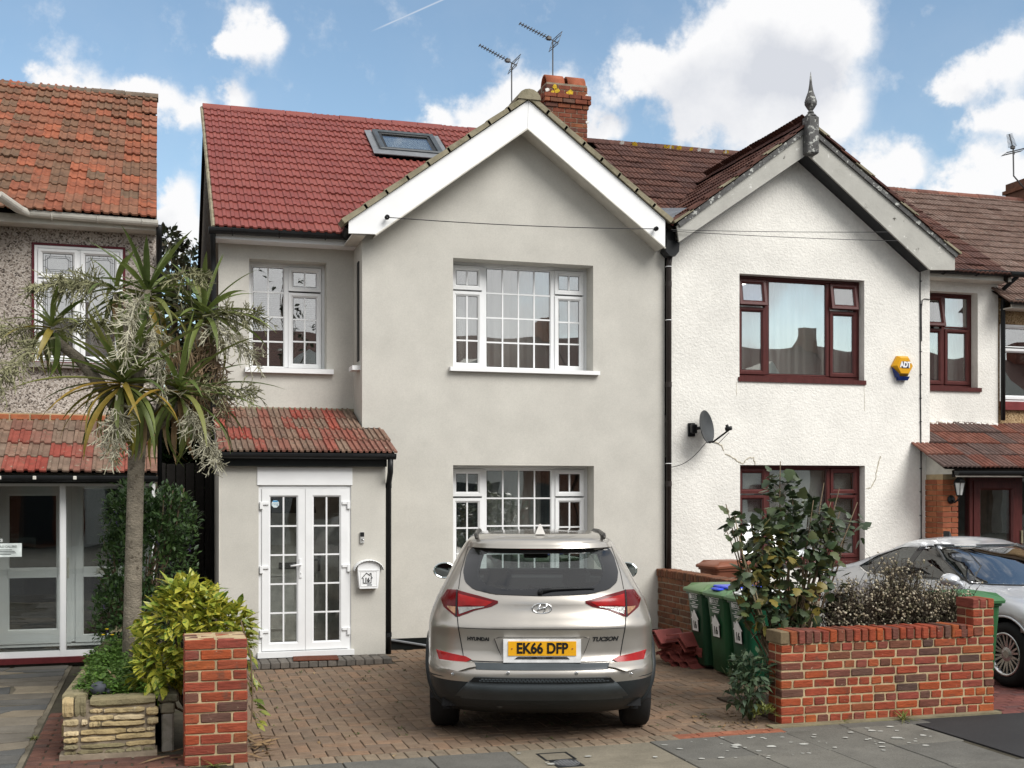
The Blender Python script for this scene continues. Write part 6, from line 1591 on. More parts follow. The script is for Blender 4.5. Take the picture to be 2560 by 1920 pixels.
# interior: floor, seats, dash
q = MB(); q.box(-.80, .80, .35, 4.1, .26, .32); q.box(-.74, .74, .45, 1.05, .32, .84); q.box(-.70, .70, 2.9, 3.35, .4, 1.08); q.obj('floor', cabin, suv, mat4=M4)
q = MB(); seat(q, -.45, 1.15, .5, .5, 1.00, .28); seat(q, .45, 1.15, .5, .5, 1.00, .28); seat(q, 0, 1.17, .38, .5, .96, .28); q.obj('rear_seat', cabin, suv, mat4=M4)
for sx in (-.37, .37):
    q = MB(); seat(q, sx, 2.05, .5, .5, 1.04, .22); q.bbox(sx - .25, sx + .25, 2.05, 2.5, .45, .62, .05); q.obj('front_seat', cabin, suv, mat4=M4)
q = MB(); q.bbox(-.12, .12, 2.50, 2.52, 1.30, 1.36, .01); q.tube([(0, 2.52, 1.35), (0, 2.50, 1.46)], .012, 5); q.obj('rear_view_mirror', cabin, suv, mat4=M4)
# exhaust and underside
q = MB(); q.bbox(-.42, .40, .25, .55, .22, .31, .03); q.tube([(-.33, .16, .30), (-.33, .3, .30), (-.28, .5, .27)], .026, 10); q.tube([(.36, .22, .295), (.36, .35, .295)], .022, 10); q.obj('exhaust', M('exhaust steel', (.11, .11, .11), .45, .7), suv, True, M4)
q = MB(); q.box(-.80, .80, .55, 4.1, .20, .255); q.tube([(-.7, .90, .30), (.7, .90, .30)], .05, 8); q.obj('underbody', cabin, suv, mat4=M4)
rim1 = M('alloy', (.42, .42, .42), .3, .9, b_str=0)
for x, sg in ((.80, 1), (-.80, -1)):
    for y in (.90, 3.57): wheel(car1, x, y, .345, .235, rim1, 5, sg)

# ---------------------------------------------------------------- the silver saloon on the right
SAP = Vector((8.90, -.62, 0))
sal = thing('parked_saloon', 'silver saloon car parked nose out beyond the flower bed', 'car', tuple(SAP))
M5 = Matrix.Translation(SAP) @ Matrix.Rotation(rad(180) + rad(1), 4, 'Z')
TB = [(.18, .80, .25, 4.55), (.28, .875, .10, 4.72), (.40, .905, .04, 4.78), (.52, .918, .01, 4.80), (.62, .922, .0, 4.79), (.70, .922, .02, 4.74), (.78, .915, .05, 4.62), (.84, .905, .07, 4.45), (.89, .892, .10, 4.18), (.93, .876, .14, 3.86), (.97, .858, .22, 3.62), (1.01, .838, .42, 3.46),
      (1.06, .810, .66, 3.30), (1.12, .772, .86, 3.12), (1.18, .732, 1.04, 2.95), (1.24, .690, 1.22, 2.78), (1.30, .642, 1.42, 2.58), (1.35, .59, 1.60, 2.40), (1.38, .53, 1.76, 2.24)]
ZB = [.18, .23, .28, .34, .40, .46, .52, .57, .62, .66, .70, .74, .78, .81, .84, .865, .89, .91, .93, .95, .97, .99, 1.01, 1.035, 1.06, 1.09, 1.12, 1.15, 1.18, 1.21, 1.24, 1.27, 1.30, 1.325, 1.35, 1.365, 1.38]
car2 = Car(sal, M5, TB, ZB, .04, lambda z: min(.7, .46 * (hermite(TB, z, 3) - hermite(TB, z, 2))), lambda z: min(.85, .46 * (hermite(TB, z, 3) - hermite(TB, z, 2))), 2.6, 2.0)
paint2 = M_paint('silver paint', (.56, .58, .61), rough=.34, metal=.55)
SD = [(1.22, 1.04), (1.42, 1.17), (1.80, 1.285), (2.25, 1.325), (2.62, 1.27), (2.95, 1.14), (3.16, 1.00), (2.2, .965), (1.4, .985)]
car2.body('body', [paint2, cabin], [(1.0, .325), (3.82, .325)], .375, [(-.5, 1.30), (.5, 1.30), (.62, 1.06), (-.62, 1.06)], [sc_(SD, .95, (2.1, 1.13))], [(-.54, 1.325), (.54, 1.325), (.78, .985), (-.78, .985)])
gl2 = M_glass('saloon side glass', (.22, .25, .25), 2.0, .06); gs2 = M_glass('saloon screen', (.55, .62, .66), 2.6, .28)
for sg in (1, -1):
    sw_ = car2.patch('side_window', SD, car2.side, gl2, .003, 20, 10, axis='y', sgn=sg, back=.004)
    car2.patch('window_pillar', [(2.02, .965), (2.13, .965), (2.20, 1.322), (2.10, 1.318)], car2.side, fr, .006, 3, 6, parent=sw_, axis='y', sgn=sg, back=.004)
    car2.patch('quarter_pillar', [(1.50, .98), (1.54, .98), (1.66, 1.25), (1.62, 1.24)], car2.side, fr, .006, 2, 6, parent=sw_, axis='y', sgn=sg, back=.004)
    pts = [(sg * (car2.side(y, z) + .004), y, z) for y, z in SD + SD[:1]]
    q = MB(); q.tube(pts, .009, 5); q.obj('window_trim', fr, sw_, mat4=M5)
    pts = [(sg * (car2.side(y, z) + .004), y, z) for y, z in ((1.25, 1.025), (1.4, .978), (2.2, .958), (3.16, .992))]
    q = MB(); q.tube(pts, .010, 5); q.obj('waist_trim', chrome, sw_, mat4=M5)
    for y in (1.55, 2.65):
        q = MB(); z = .86; x = car2.side(y, z); q.tube([(sg * (x - .005), y - .09, z), (sg * (x + .03), y - .07, z), (sg * (x + .03), y + .07, z), (sg * (x - .005), y + .09, z)], .012, 6); q.obj('door_handle', paint2, sal, mat4=M5)
    for y0, pts in ((0, [(2.08, .96), (2.06, .70), (2.04, .30)]), (1, [(3.20, .985), (3.24, .8), (3.22, .32)]), (2, [(1.38, .98), (1.30, .75)])):
        P = []
        for a, b in zip(pts, pts[1:]):
            for k in range(6): t = k / 6; y, z = a[0] + (b[0] - a[0]) * t, a[1] + (b[1] - a[1]) * t; P.append((sg * (car2.side(y, z) + .0005), y, z))
        q = MB(); q.tube(P, .003, 4); q.obj('door_gap', black_plastic, sal, mat4=M5)
    for wy in (1.0, 3.82):
        q = MB(); pts = []
        for i in range(25):
            a = rad(-10) + rad(200) * i / 24; yy, zz = wy + .378 * math.cos(a), max(.2, .325 + .378 * math.sin(a)); pts.append((sg * (car2.side(yy, zz) - .006), yy, zz))
        q.tube(pts, .014, 6); q.obj('arch_lip', paint2, sal, True, M5)
        q = MB(); vs = []
        for i in range(19):
            a = math.pi * i / 18; vs += [(sg * .50, wy + .38 * math.cos(a), .28 + .38 * math.sin(a)), (sg * .89, wy + .38 * math.cos(a), .28 + .38 * math.sin(a))]
        q.add(vs, [(2 * i, 2 * i + 1, 2 * i + 3, 2 * i + 2) for i in range(18)] + [tuple(range(0, 38, 2))]); q.obj('arch_liner', cabin, sal, mat4=M5, fix=False)
    q = MB(); mm = Matrix.Translation((sg * .96, 3.02, 1.01)); prof = [(i / 8 * .13, .95 * math.sqrt(max(0, 1 - (i / 8) ** 2.2))) for i in range(9)]
    vs = []; fs = []; nn = 14
    for d, k in [(-.01, .8)] + prof:
        for a_ in range(nn): a = 2 * math.pi * a_ / nn; vs.append(mm @ Vector((.115 * k * math.cos(a), d, .075 * k * math.sin(a))))
    for i in range(len(prof)):
        for a_ in range(nn): b_ = (a_ + 1) % nn; fs.append((i * nn + a_, i * nn + b_, (i + 1) * nn + b_, (i + 1) * nn + a_))
    fs.append(tuple(range(nn))); q.add(vs, fs); q.tube([(sg * .80, 3.06, .97), (sg * .92, 3.05, .99)], .025, 6); q.obj('wing_mirror', paint2, sal, True, M5)
    car2.patch('headlight', [(sg * .50, .66), (sg * .86, .70), (sg * .875, .79), (sg * .56, .76)], car2.front, lens_clear, .006, 12, 6, out=1)
ws = car2.patch('windscreen', [(-.56, 1.335), (.56, 1.335), (.80, .975), (-.80, .975)], car2.front, gs2, .003, 20, 10, out=1, back=.004)
q = MB(); o_ = [(-.56, 1.335), (.56, 1.335), (.80, .975), (-.80, .975), (-.56, 1.335)]; P = []
for a, b in zip(o_, o_[1:]):
    for k in range(14): t = k / 14; x, z = a[0] + (b[0] - a[0]) * t, a[1] + (b[1] - a[1]) * t; P.append((x, car2.front(x, z) + .004, z))
P.append(P[0]); q.tube(P, .014, 5); q.obj('screen_trim', fr, ws, mat4=M5)
car2.patch('rear_window', [(-.52, 1.32), (.52, 1.32), (.66, 1.05), (-.66, 1.05)], car2.rear, gl2, .003, 14, 8, back=.004)
car2.patch('grille', [(-.42, .60), (.42, .60), (.45, .72), (-.45, .72)], car2.front, black_plastic, .006, 12, 4, out=1)
car2.patch('number_plate', [(-.26, .42), (.26, .42), (.26, .53), (-.26, .53)], car2.front, white_paint, .02, 4, 2, out=1)
q = MB(); q.prism([(-.02, .0, 1.40), (.02, .0, 1.40), (.004, -.02, 1.47), (-.004, -.02, 1.47)], (0, .11, 0), Matrix.Translation((0, 1.72, .0))); q.obj('fin_aerial', black_plastic, sal, mat4=M5)
q = MB(); q.box(-.78, .78, .5, 4.3, .20, .27); q.box(-.7, .7, 3.0, 3.5, .4, .95); q.tube([(-.36 + .18 * math.cos(t), 2.92 + .05 * math.sin(t), .93 + .17 * math.sin(t)) for t in [2 * math.pi * i / 18 for i in range(19)]], .014, 6); q.obj('floor', cabin, sal, mat4=M5)
for sx in (-.36, .36):
    q = MB(); seat(q, sx, 2.15, .48, .45, 1.02, .28); q.obj('front_seat', cabin, sal, mat4=M5)
q = MB(); seat(q, -.4, 1.35, .5, .5, .98, .3); seat(q, .4, 1.35, .5, .5, .98, .3); q.obj('rear_seat', cabin, sal, mat4=M5)
rim2 = M('machined alloy', (.60, .60, .60), .25, .9, b_str=0)
for x, sg in ((.815, 1), (-.815, -1)):
    for y in (1.0, 3.82): wheel(car2, x, y, .325, .225, rim2, 10, sg)

# ================================================================ walls, planter, bins and small things
# ---- brick pillar at the left of the drive
PX, PYf, PW = .165, -5.60, .440
pil = thing('brick_pillar', 'free standing red brick gate pillar in front of the yellow leaved shrub', 'pillar', (PX + PW / 2, PYf + PW / 2, 0))
mb = MB(); mb.box(PX + .008, PX + PW - .008, PYf + .008, PYf + PW - .008, -.02, .895); mb.obj('mortar', mortar, pil)
brick_flat = [('brick', brick_m)]
for r in range(12):
    z0, z1 = r * .0755 - .005 + .004, (r + 1) * .0755 - .005 - .006
    wob = lambda: U(-.003, .002)
    a, b = PX, PX + PW
    lay = [(a, a + .215), (a + .225, b)] if r % 2 else [(a, a + .1025), (a + .1125, b - .1125), (b - .1025, b)]
    for p, q in lay:
        for (y0, y1) in ((PYf, PYf + .10), (PYf + PW - .10, PYf + PW)):
            m = MB(); m.bbox(p + U(0, .004), q - U(0, .004), y0 + wob(), y1 + wob(), z0, z1, .006, None, .0025); link('brick', m.mesh(brick_m), pil)
    for (p, q) in ((PYf + .112, PYf + .215), (PYf + .225, PYf + .328)):
        for (x0, x1) in ((a, a + .1), (b - .1, b)):
            m = MB(); m.bbox(x0 + wob(), x1 + wob(), p, q, z0, z1, .006, None, .0025); link('brick', m.mesh(brick_m), pil)
    if r == 11:
        for p, q in ((a + .112, a + .215), (a + .225, a + .328)):
            for y in (PYf + .112, PYf + .225):
                m = MB(); m.bbox(p, q, y, y + .10, z0, z1, .006, None, .0025); link('brick', m.mesh(brick_m), pil)

# ---- front garden wall on the right
FX0, FX1, FYf, FT = 4.97, 7.085, -5.50, .225
fw = thing('garden_wall', 'low red brick front garden wall with brick on edge coping', 'wall', ((FX0 + FX1) / 2, FYf + .1, 0))
mb = MB(); mb.box(FX0 + .008, FX1 - .008, FYf + .008, FYf + FT - .008, -.02, .755); mb.box(6.868, FX1 - .008, FYf + .004, FYf + FT, .74, .985); mb.obj('mortar', mortar, fw)
def wbrick(x0, x1, y0, y1, z0, z1, name='brick', par=None, mat=None, b=.006):
    m = MB(); m.bbox(x0 + U(0, .004), x1 - U(0, .004), y0 + U(-.003, .003), y1, z0 + U(0, .002), z1 - U(0, .002), b, None, .0025); link(name, m.mesh(mat or brick_m), par or fw)
for r in range(9):
    z0, z1 = r * .0745 + .003, (r + 1) * .0745 - .008
    x = FX0; i = 0
    if r % 2 == 0:
        first = .105 if r % 4 == 0 else .19
    else: first = .215
    L = first
    while x < FX1 - .03:
        e = min(x + L, FX1)
        if FX1 - e < .05: e = FX1
        wbrick(x, e, FYf, FYf + .10, z0, z1)
        if R() < 1: wbrick(x, e, FYf + FT - .10, FYf + FT, z0, z1) if i % 1 == 0 and R() < .99 and False else None
        x = e + .011; i += 1
        L = (.105 if r % 2 == 0 else .212)
        if r % 2 == 0 and x > 6.0 and i % 3 == 0: L = .212
        if r in (4, 6) and x < 5.5 and i < 3: L = .19
    for (p, q) in (((FYf + .112, FYf + FT),)):
        wbrick(FX0, FX0 + .1, p, q, z0, z1)
        wbrick(FX1 - .1, FX1, p, q, z0, z1)
    x = FX0 + .11
    while x < FX1 - .2: wbrick(x, x + .205, FYf + FT - .1, FYf + FT + .002, z0, z1, b=.005) if r % 3 != 9 else None; x += .215
x = FX0 + .005
wbrick(FX0 - .012, FX0 + .075, FYf - .012, FYf + FT + .012, .673, .778, 'coping_brick', mat=M('mossy coping', (.16, .12, .07), .9, n_scale=6, n_amt=.3, b_scale=40, b_str=.5))
x = FX0 + .082
while x < 6.84:
    wd_ = U(.062, .069); wbrick(x, x + wd_, FYf - .012, FYf + FT + .012, .673 + U(-.004, .003), .778 + U(-.006, .004), 'coping_brick'); x += wd_ + .0105
for r in range(3):
    z0 = .765 + r * .0765
    if r < 2:
        wbrick(6.86, 6.965, FYf - .004, FYf + .1, z0, z0 + .066); wbrick(6.975, FX1, FYf - .004, FYf + .1, z0, z0 + .066)
        wbrick(6.86, FX1, FYf + .11, FYf + FT, z0, z0 + .066)
    else:
        for k in range(3): wbrick(6.858 + k * .078, 6.858 + k * .078 + .068, FYf - .006, FYf + FT + .006, z0, z0 + .085, 'coping_brick')
wbrick(6.87, 6.97, FYf - .003, FYf + .1, .674, .757); wbrick(6.98, FX1, FYf - .003, FYf + .1, .674, .757)
# mid-height bricks beside the pillar top
wbrick(6.66, 6.76, FYf - .012, FYf + FT, .674, .742); wbrick(6.77, 6.86, FYf - .012, FYf + FT, .674, .742)

# ---- boundary wall running back to the house
bw_ = thing('boundary_wall', 'dark old brick boundary wall between the drive and the white house', 'wall', (6.34, -1.9, 0))
mb = MB(); mb.box(6.258, 6.43, -3.7, -.02, -.02, .83); mb.obj('mortar', mortar_old, bw_)
for r in range(11):
    y = -3.7 + (0 if r % 2 else -.1); z0 = r * .0755
    while y < -.05:
        p, q = max(y, -3.7), min(y + .205, -.02)
        if q - p > .05:
            m = MB(); m.bbox(6.25 + U(-.004, .003), 6.35, p + .004, q - .004, z0 + .005, z0 + .068, .006, None, .003); link('brick', m.mesh(brick_old), bw_)
        y += .215
y = -3.7
while y < -.06:
    m = MB(); m.bbox(6.235, 6.445, y + .004, y + .068, .83, .925 + U(-.004, .004), .006, None, .003); link('coping_brick', m.mesh(brick_old), bw_); y += .0755

# ---- stone planter
pln = thing('stone_planter', 'raised planter of buff split stone holding the palm like tree', 'planter', (-.35, -3.2, 0))
buff = M('buff stone', [(.42, .34, .20), (.33, .255, .13), (.48, .40, .26), (.38, .29, .15), (.30, .24, .13)], .9, n_scale=7, n_amt=.25, n_detail=8, b_scale=20, b_str=.8, b_dist=.02, spots=[((.14, .125, .06), 4, .58, .15), ((.60, .54, .42), 8, .62, .15)])
mossystone = M('mossy coping stone', [(.20, .17, .095), (.17, .15, .09), (.23, .20, .12)], .9, n_scale=5, n_amt=.3, b_scale=25, b_str=.7, b_dist=.02, spots=[((.10, .10, .045), 5, .55, .15)])
mb = MB(); mb.box(-.672, -.035, -5.125, -4.95, -.01, .40); mb.prism([(-.672, -5.0, -.01), (-.55, -5.0, -.01), (-.33, -.3, -.01), (-.45, -.3, -.01)], (0, 0, .40)); mb.box(-.10, -.035, -5.0, -3.2, -.01, .36); mb.box(-.70, -.02, -5.17, -4.98, -.012, .035)
mb.obj('mortar', mortar_old, pln)
mb = MB(); mb.prism([(-.60, -5.0, .0), (-.06, -5.0, .0), (.06, -.35, .0), (-.40, -.35, .0)], (0, 0, .36)); mb.obj('soil', soil, pln)
ST = [(175, 258, 1125, 1275), (268, 352, 1120, 1270), (385, 890, 1098, 1172), (382, 480, 1200, 1240), (490, 805, 1180, 1228), (382, 562, 1248, 1295), (568, 805, 1234, 1278), (820, 912, 1172, 1238), (828, 912, 1250, 1310), (180, 295, 1288, 1352), (318, 365, 1287, 1335), (378, 465, 1302, 1346), (474, 808, 1283, 1330), (820, 885, 1325, 1362),
      (185, 298, 1380, 1425), (315, 660, 1352, 1404), (668, 812, 1338, 1375), (185, 295, 1432, 1478), (315, 578, 1412, 1462), (586, 885, 1378, 1428), (185, 295, 1486, 1525), (315, 655, 1468, 1508), (662, 890, 1436, 1482), (185, 278, 1535, 1580), (288, 482, 1518, 1566), (500, 650, 1508, 1552), (662, 780, 1492, 1538), (795, 878, 1486, 1545)]
for a, b, c, d in ST:
    X0, X1 = -.68 + (a - 175) / 1105, -.68 + (b - 175) / 1105
    zz = lambda x, y: max(.03, (1605 - .0845 * ((a + b) / 2 - 180) - y) / 1060)
    m = MB(); pr = U(.008, .03); n = 7; H_ = zz(a, c); L_ = zz(a, d)
    top = [(X0 + (X1 - X0) * i / n, H_ + U(-.004, .003) - (.008 if i in (0, n) else 0)) for i in range(n + 1)]; bot = [(X0 + (X1 - X0) * i / n, L_ + U(-.003, .004) + (.008 if i in (0, n) else 0)) for i in range(n + 1)]
    vs = []
    for (x, z), (x2, z2) in zip(top, bot):
        y = -5.13 - pr + U(-.006, .006); h = z - z2
        vs += [(x, -5.10, z), (x, y + .012, z - .003), (x, y, z - h * .25), (x, y + U(-.005, .004), z2 + h * .25), (x, y + .012, z2 + .003), (x, -5.10, z2)]
    fs = []
    for i in range(n):
        for k in range(5): fs.append((i * 6 + k, i * 6 + k + 1, (i + 1) * 6 + k + 1, (i + 1) * 6 + k))
    fs += [tuple(range(6)), tuple(range(n * 6 + 5, n * 6 - 1, -1))]
    m.add(vs, fs); o = m.obj('stone', mossystone if (c < 1170 or d > 1500) and a > 170 and R() < .55 else buff, pln)
    if c < 1160 and b < 900:
        m = MB(); m.bbox(X0, X1, -5.12, -4.96, H_ - .05, H_ - .002, .01, None, .004); m.obj('stone', mossystone, pln)
y = -4.95
while y < -.6:
    L = U(.30, .48); f0, f1 = (y + 5) / 4.7, (min(y + L, -.35) + 5) / 4.7
    slab_obj([(-.70 + .22 * f0, y + .01), (-.52 + .22 * f0, y + .01), (-.52 + .22 * f1, y + L - .01), (-.70 + .22 * f1, y + L - .01)], .38, .445, mossystone, pln, 'coping_stone', .012, .01)
    # stones of the outer side
    for z0, z1 in ((.02, .12), (.13, .22), (.23, .30), (.31, .38)):
        m = MB(); m.prism([(-.685 + .22 * f0 - U(.0, .02), y + .01, z0), (-.60 + .22 * f0, y + .01, z0), (-.60 + .22 * f1, y + L - .015, z0), (-.685 + .22 * f1 - U(0, .02), y + L - .015, z0)], (0, 0, z1 - z0)); m.obj('stone', buff, pln)
    y += L
# ---- concrete post and coping of the old side wall
op = thing('concrete_post', 'grey concrete post capped with weathered coping slabs between planter and brick pillar', 'post', (.06, -5.05, 0))
conc = M('weathered concrete', (.25, .235, .20), .9, n_scale=5, n_amt=.25, n_detail=8, b_scale=40, b_str=.5, spots=[((.13, .125, .09), 5, .57, .15)])
conc2 = M('lichened concrete', (.19, .175, .125), .9, n_scale=6, n_amt=.3, n_detail=8, b_scale=30, b_str=.6, spots=[((.10, .10, .06), 5, .55, .15)])
m = MB(); m.bbox(.012, .10, -5.08, -4.98, -.01, .29, .012); m.obj('shaft', conc, op)
m = MB(); m.bbox(.004, .108, -5.085, -4.97, .285, .37, .012); m.obj('head', conc2, op)
for y0, y1 in ((-5.10, -4.62), (-4.61, -4.15), (-4.14, -3.68)):
    m = MB(); m.bbox(-.015, .135, y0, y1, .375, .435, .012, None, .004); m.obj('coping_slab', conc2, op)
m = MB(); m.box(.02, .10, -4.95, -3.2, 0, .37); m.obj('wall_core', brick_old, op)

# ---- wheelie bins
def wheelie_bin(loc, rotz, col, lidcol, insert, label, number=True, group=None, h=.86):
    t = thing('wheelie_bin', label, 'bin', loc, group)
    m4 = Matrix.Translation(loc) @ Matrix.Rotation(rotz, 4, 'Z')
    gm = M('bin plastic ' + label[:6], col, .42, n_scale=3, n_amt=.2, b_scale=60, b_str=.05)
    m = MB()
    lv = [(.03, .165, .185), (.05, .185, .20), (.30, .195, .215), (.60, .208, .233), (h - .06, .222, .255), (h - .055, .236, .272), (h, .240, .276)]
    n = 0; vs = []; fs = []
    def rr(w, d, r=.05):
        o = []
        for cx, cy, a0 in ((w - r, d - r, 0), (-w + r, d - r, 90), (-w + r, -d + r, 180), (w - r, -d + r, 270)):
            for k in range(4): a = rad(a0 + 30 * k); o.append((cx + r * math.cos(a), cy + r * math.sin(a)))
        return o
    for z, w, d in lv: vs += [(x, y, z) for x, y in rr(w, d)]
    k = 16
    for i in range(len(lv) - 1):
        for j in range(k): fs.append((i * k + j, i * k + (j + 1) % k, (i + 1) * k + (j + 1) % k, (i + 1) * k + j))
    fs.append(tuple(range(k - 1, -1, -1))); fs.append(tuple(range((len(lv) - 1) * k, len(lv) * k)))
    m.add(vs, fs); bo = smooth_by_angle(m.obj('body', gm, t, mat4=m4), 40)
    lm = M('lid plastic ' + label[:6], lidcol, .45, n_scale=4, n_amt=.12, b_str=.03)
    m = MB(); vs = []; fs = []
    for z, w, d in ((h + .002, .252, .290), (h + .028, .256, .295), (h + .045, .245, .283), (h + .062, .20, .24), (h + .068, .10, .14)): vs += [(x, y - .005, z - .03 * (y < -.2)) for x, y in rr(w, d, .045)]
    for i in range(4):
        for j in range(k): fs.append((i * k + j, i * k + (j + 1) % k, (i + 1) * k + (j + 1) % k, (i + 1) * k + j))
    fs.append(tuple(range(k - 1, -1, -1))); fs.append(tuple(range(4 * k, 5 * k)))
    m.add(vs, fs); ld = smooth_by_angle(m.obj('lid', lm, t, mat4=m4), 40)
    if insert:
        im = M('lid flap ' + label[:6], insert, .35, n_scale=4, n_amt=.1, b_str=.0)
        m = MB(); m.bbox(-.20, .20, -.19, .21, h + .055, h + .082, .012); m.bbox(-.09, .09, -.27, -.17, h + .035, h + .062, .012); m.obj('flap', im, ld, mat4=m4)
    m = MB(); m.tube([(-.22, .30, h + .0), (-.22, .34, h + .01), (.22, .34, h + .01), (.22, .30, h + .0)], .016, 7); m.obj('handle', gm, t, True, m4)
    for sx in (-.2, .2):
        m = MB(); m.lathe([(.001, -.02), (.09, -.022), (.10, -.01), (.10, .01), (.09, .022), (.001, .02)], 16, m4 @ Matrix.Translation((sx, .21, .10)) @ Matrix.Rotation(rad(90), 4, 'Y')); m.obj('wheel', rubber, t, True)
    if number:
        til = math.atan2(.07, h - .06)
        f4 = m4 @ Matrix.Translation((0, -.198, .05)) @ Matrix.Rotation(til, 4, 'X')
        wh = M('sticker paper', (.72, .72, .70), .5, b_str=0) if 'sticker paper' not in bpy.data.materials else bpy.data.materials['sticker paper']
        ik = bpy.data.materials['black ink']
        hs = [(-.075, 0), (.075, 0), (.075, .13), (.10, .13), (0, .235), (-.055, .18), (-.055, .21), (-.075, .21), (-.075, .155), (-.10, .13), (-.075, .13)]
        oy = -.0105
        m = MB(); m.prism([(x * 1.0, oy - .002, .36 + z) for x, z in hs], (0, .004, 0)); st = m.obj('number_sticker', wh, bo, mat4=f4)
        m = MB(); m.prism([(x * 1.12, oy, .353 + z * 1.06) for x, z in hs], (0, .003, 0)); m.obj('sticker_edge', ik, bo, mat4=f4)
        me = TEXTS['n16'].copy(); me.materials.append(ik); link('lettering', me, bo, f4 @ Matrix.Translation((0, oy - .0035, .425)) @ Matrix.Rotation(rad(90), 4, 'X'))
        me = TEXTS['bexley'].copy(); me.materials.append(wh); link('lettering', me, bo, f4 @ Matrix.Translation((.02, oy + .001, .735)) @ Matrix.Rotation(rad(90), 4, 'X'))
        m = MB()
        for x0, x1, z0, z1 in ((-.10, -.085, .715, .77), (-.075, -.06, .715, .765), (-.06, .12, .768, .774), (-.10, .12, .70, .704), (-.03, .05, .672, .68), (-.10, .12, .655, .659), (-.06, .10, .632, .638), (-.05, .09, .618, .624)): m.box(x0, x1, oy - .0005, oy + .004, z0, z1)
        m.obj('print', wh, bo, mat4=f4)
    return t
GB_ = (.018, .075, .030)
wheelie_bin((5.90, -2.42, 0), rad(-92), (.014, .055, .026), (.12, .19, .09), None, 'green wheelie bin with pale green lid, farthest of the three along the wall', True, 'green bins beside the drive')
wheelie_bin((5.88, -2.96, 0), rad(-90), GB_, (.10, .18, .09), (.025, .06, .55), 'dark green wheelie bin with bright blue lid flap', True, 'green bins beside the drive')
wheelie_bin((5.86, -3.50, 0), rad(-91), (.008, .062, .030), (.10, .18, .09), (.75, .76, .76), 'dark green wheelie bin with white lid flap, nearest the shrub', True, 'green bins beside the drive')
wheelie_bin((7.36, -4.74, 0), rad(-4), (.026, .10, .036), (.05, .145, .06), None, 'bright green wheelie bin behind the end of the front garden wall', False, None, .93)
wheelie_bin((6.86, -.75, 0), rad(-85), (.15, .055, .032), (.19, .068, .038), None, 'orange brown wheelie bin behind the green bins', False, None, 1.0)

# ---- roof tiles left over from the new roof, stacked by the boundary wall
tm = tile_mesh(.33, .40, PROF_ROLL, .018)
for v in list(range(len(tm.v))): pass
n_ = len(tm.v); tm.add([(x, y, z - .012) for x, y, z in tm.v[:len(PROF_ROLL) * 2]], [tuple(q for q in f) for f in [(len(PROF_ROLL) + i, len(PROF_ROLL) + i + 1, i + 1, i) for i in range(len(PROF_ROLL) - 1)]])
spare = M('spare tile', [(.22, .055, .048), (.27, .075, .062), (.19, .05, .045)], .6, n_scale=8, n_amt=.2, b_scale=50, b_str=.15)
tme = tm.mesh(spare, name='roof_tile')
sol = None
def spare_tile(loc, eul, label, group='spare roof tiles stacked by the boundary wall'):
    o = link('roof_tile', tme, None, Matrix.Translation(loc) @ Euler(eul).to_matrix().to_4x4())
    md = o.modifiers.new('thickness', 'SOLIDIFY'); md.thickness = .013; md.offset = -1
    return tag(o, label, 'roof tile', group)
FLAT = 'red roof tile lying flat in the middle layers of the pile beside the bins'
for k in range(4):
    spare_tile((5.50 + U(-.015, .015), -2.12 + U(-.015, .015), .125 + k * .026), (U(-.03, .03), -.06, rad(-72) + U(-.06, .06)), FLAT)
for k in range(4):
    spare_tile((5.66 + U(-.015, .015), -2.36 + U(-.015, .015), .115 + k * .026), (U(-.03, .03), -.04, rad(-80) + U(-.06, .06)), FLAT)
EDGE = 'red roof tile tipped on edge at the foot of the pile beside the bins'
for k in range(3):
    spare_tile((5.42 + k * .07, -2.16 - k * .09, .03 + .01 * k), (rad(8), rad(28), rad(-60 - 8 * k)), EDGE)
# angled ridge tiles on top
def angle_tile(loc, rz, label):
    m = MB(); n = 2
    pr = [(-.16, -.085), (0, .0), (.16, -.085), (.155, -.10), (0, -.018), (-.155, -.10)]
    m.prism([(x, -.2, z) for x, z in pr], (0, .4, 0)); o = m.obj('ridge_tile', spare, mat4=Matrix.Translation(loc) @ Euler((0, rad(20), rz)).to_matrix().to_4x4())
    return tag(o, label, 'roof tile', 'spare roof tiles stacked by the boundary wall')
angle_tile((5.50, -1.98, .33), rad(-75), 'angled red ridge tile lying on the left of the tile pile')
angle_tile((5.49, -2.02, .385), rad(-70), 'angled red ridge tile topmost on the tile pile')
angle_tile((5.66, -2.28, .32), rad(-70), 'angled red ridge tile lying on the tile pile nearest the bins')
angle_tile((5.65, -2.30, .375), rad(-66), 'angled red ridge tile upper right on the tile pile beside the bins')

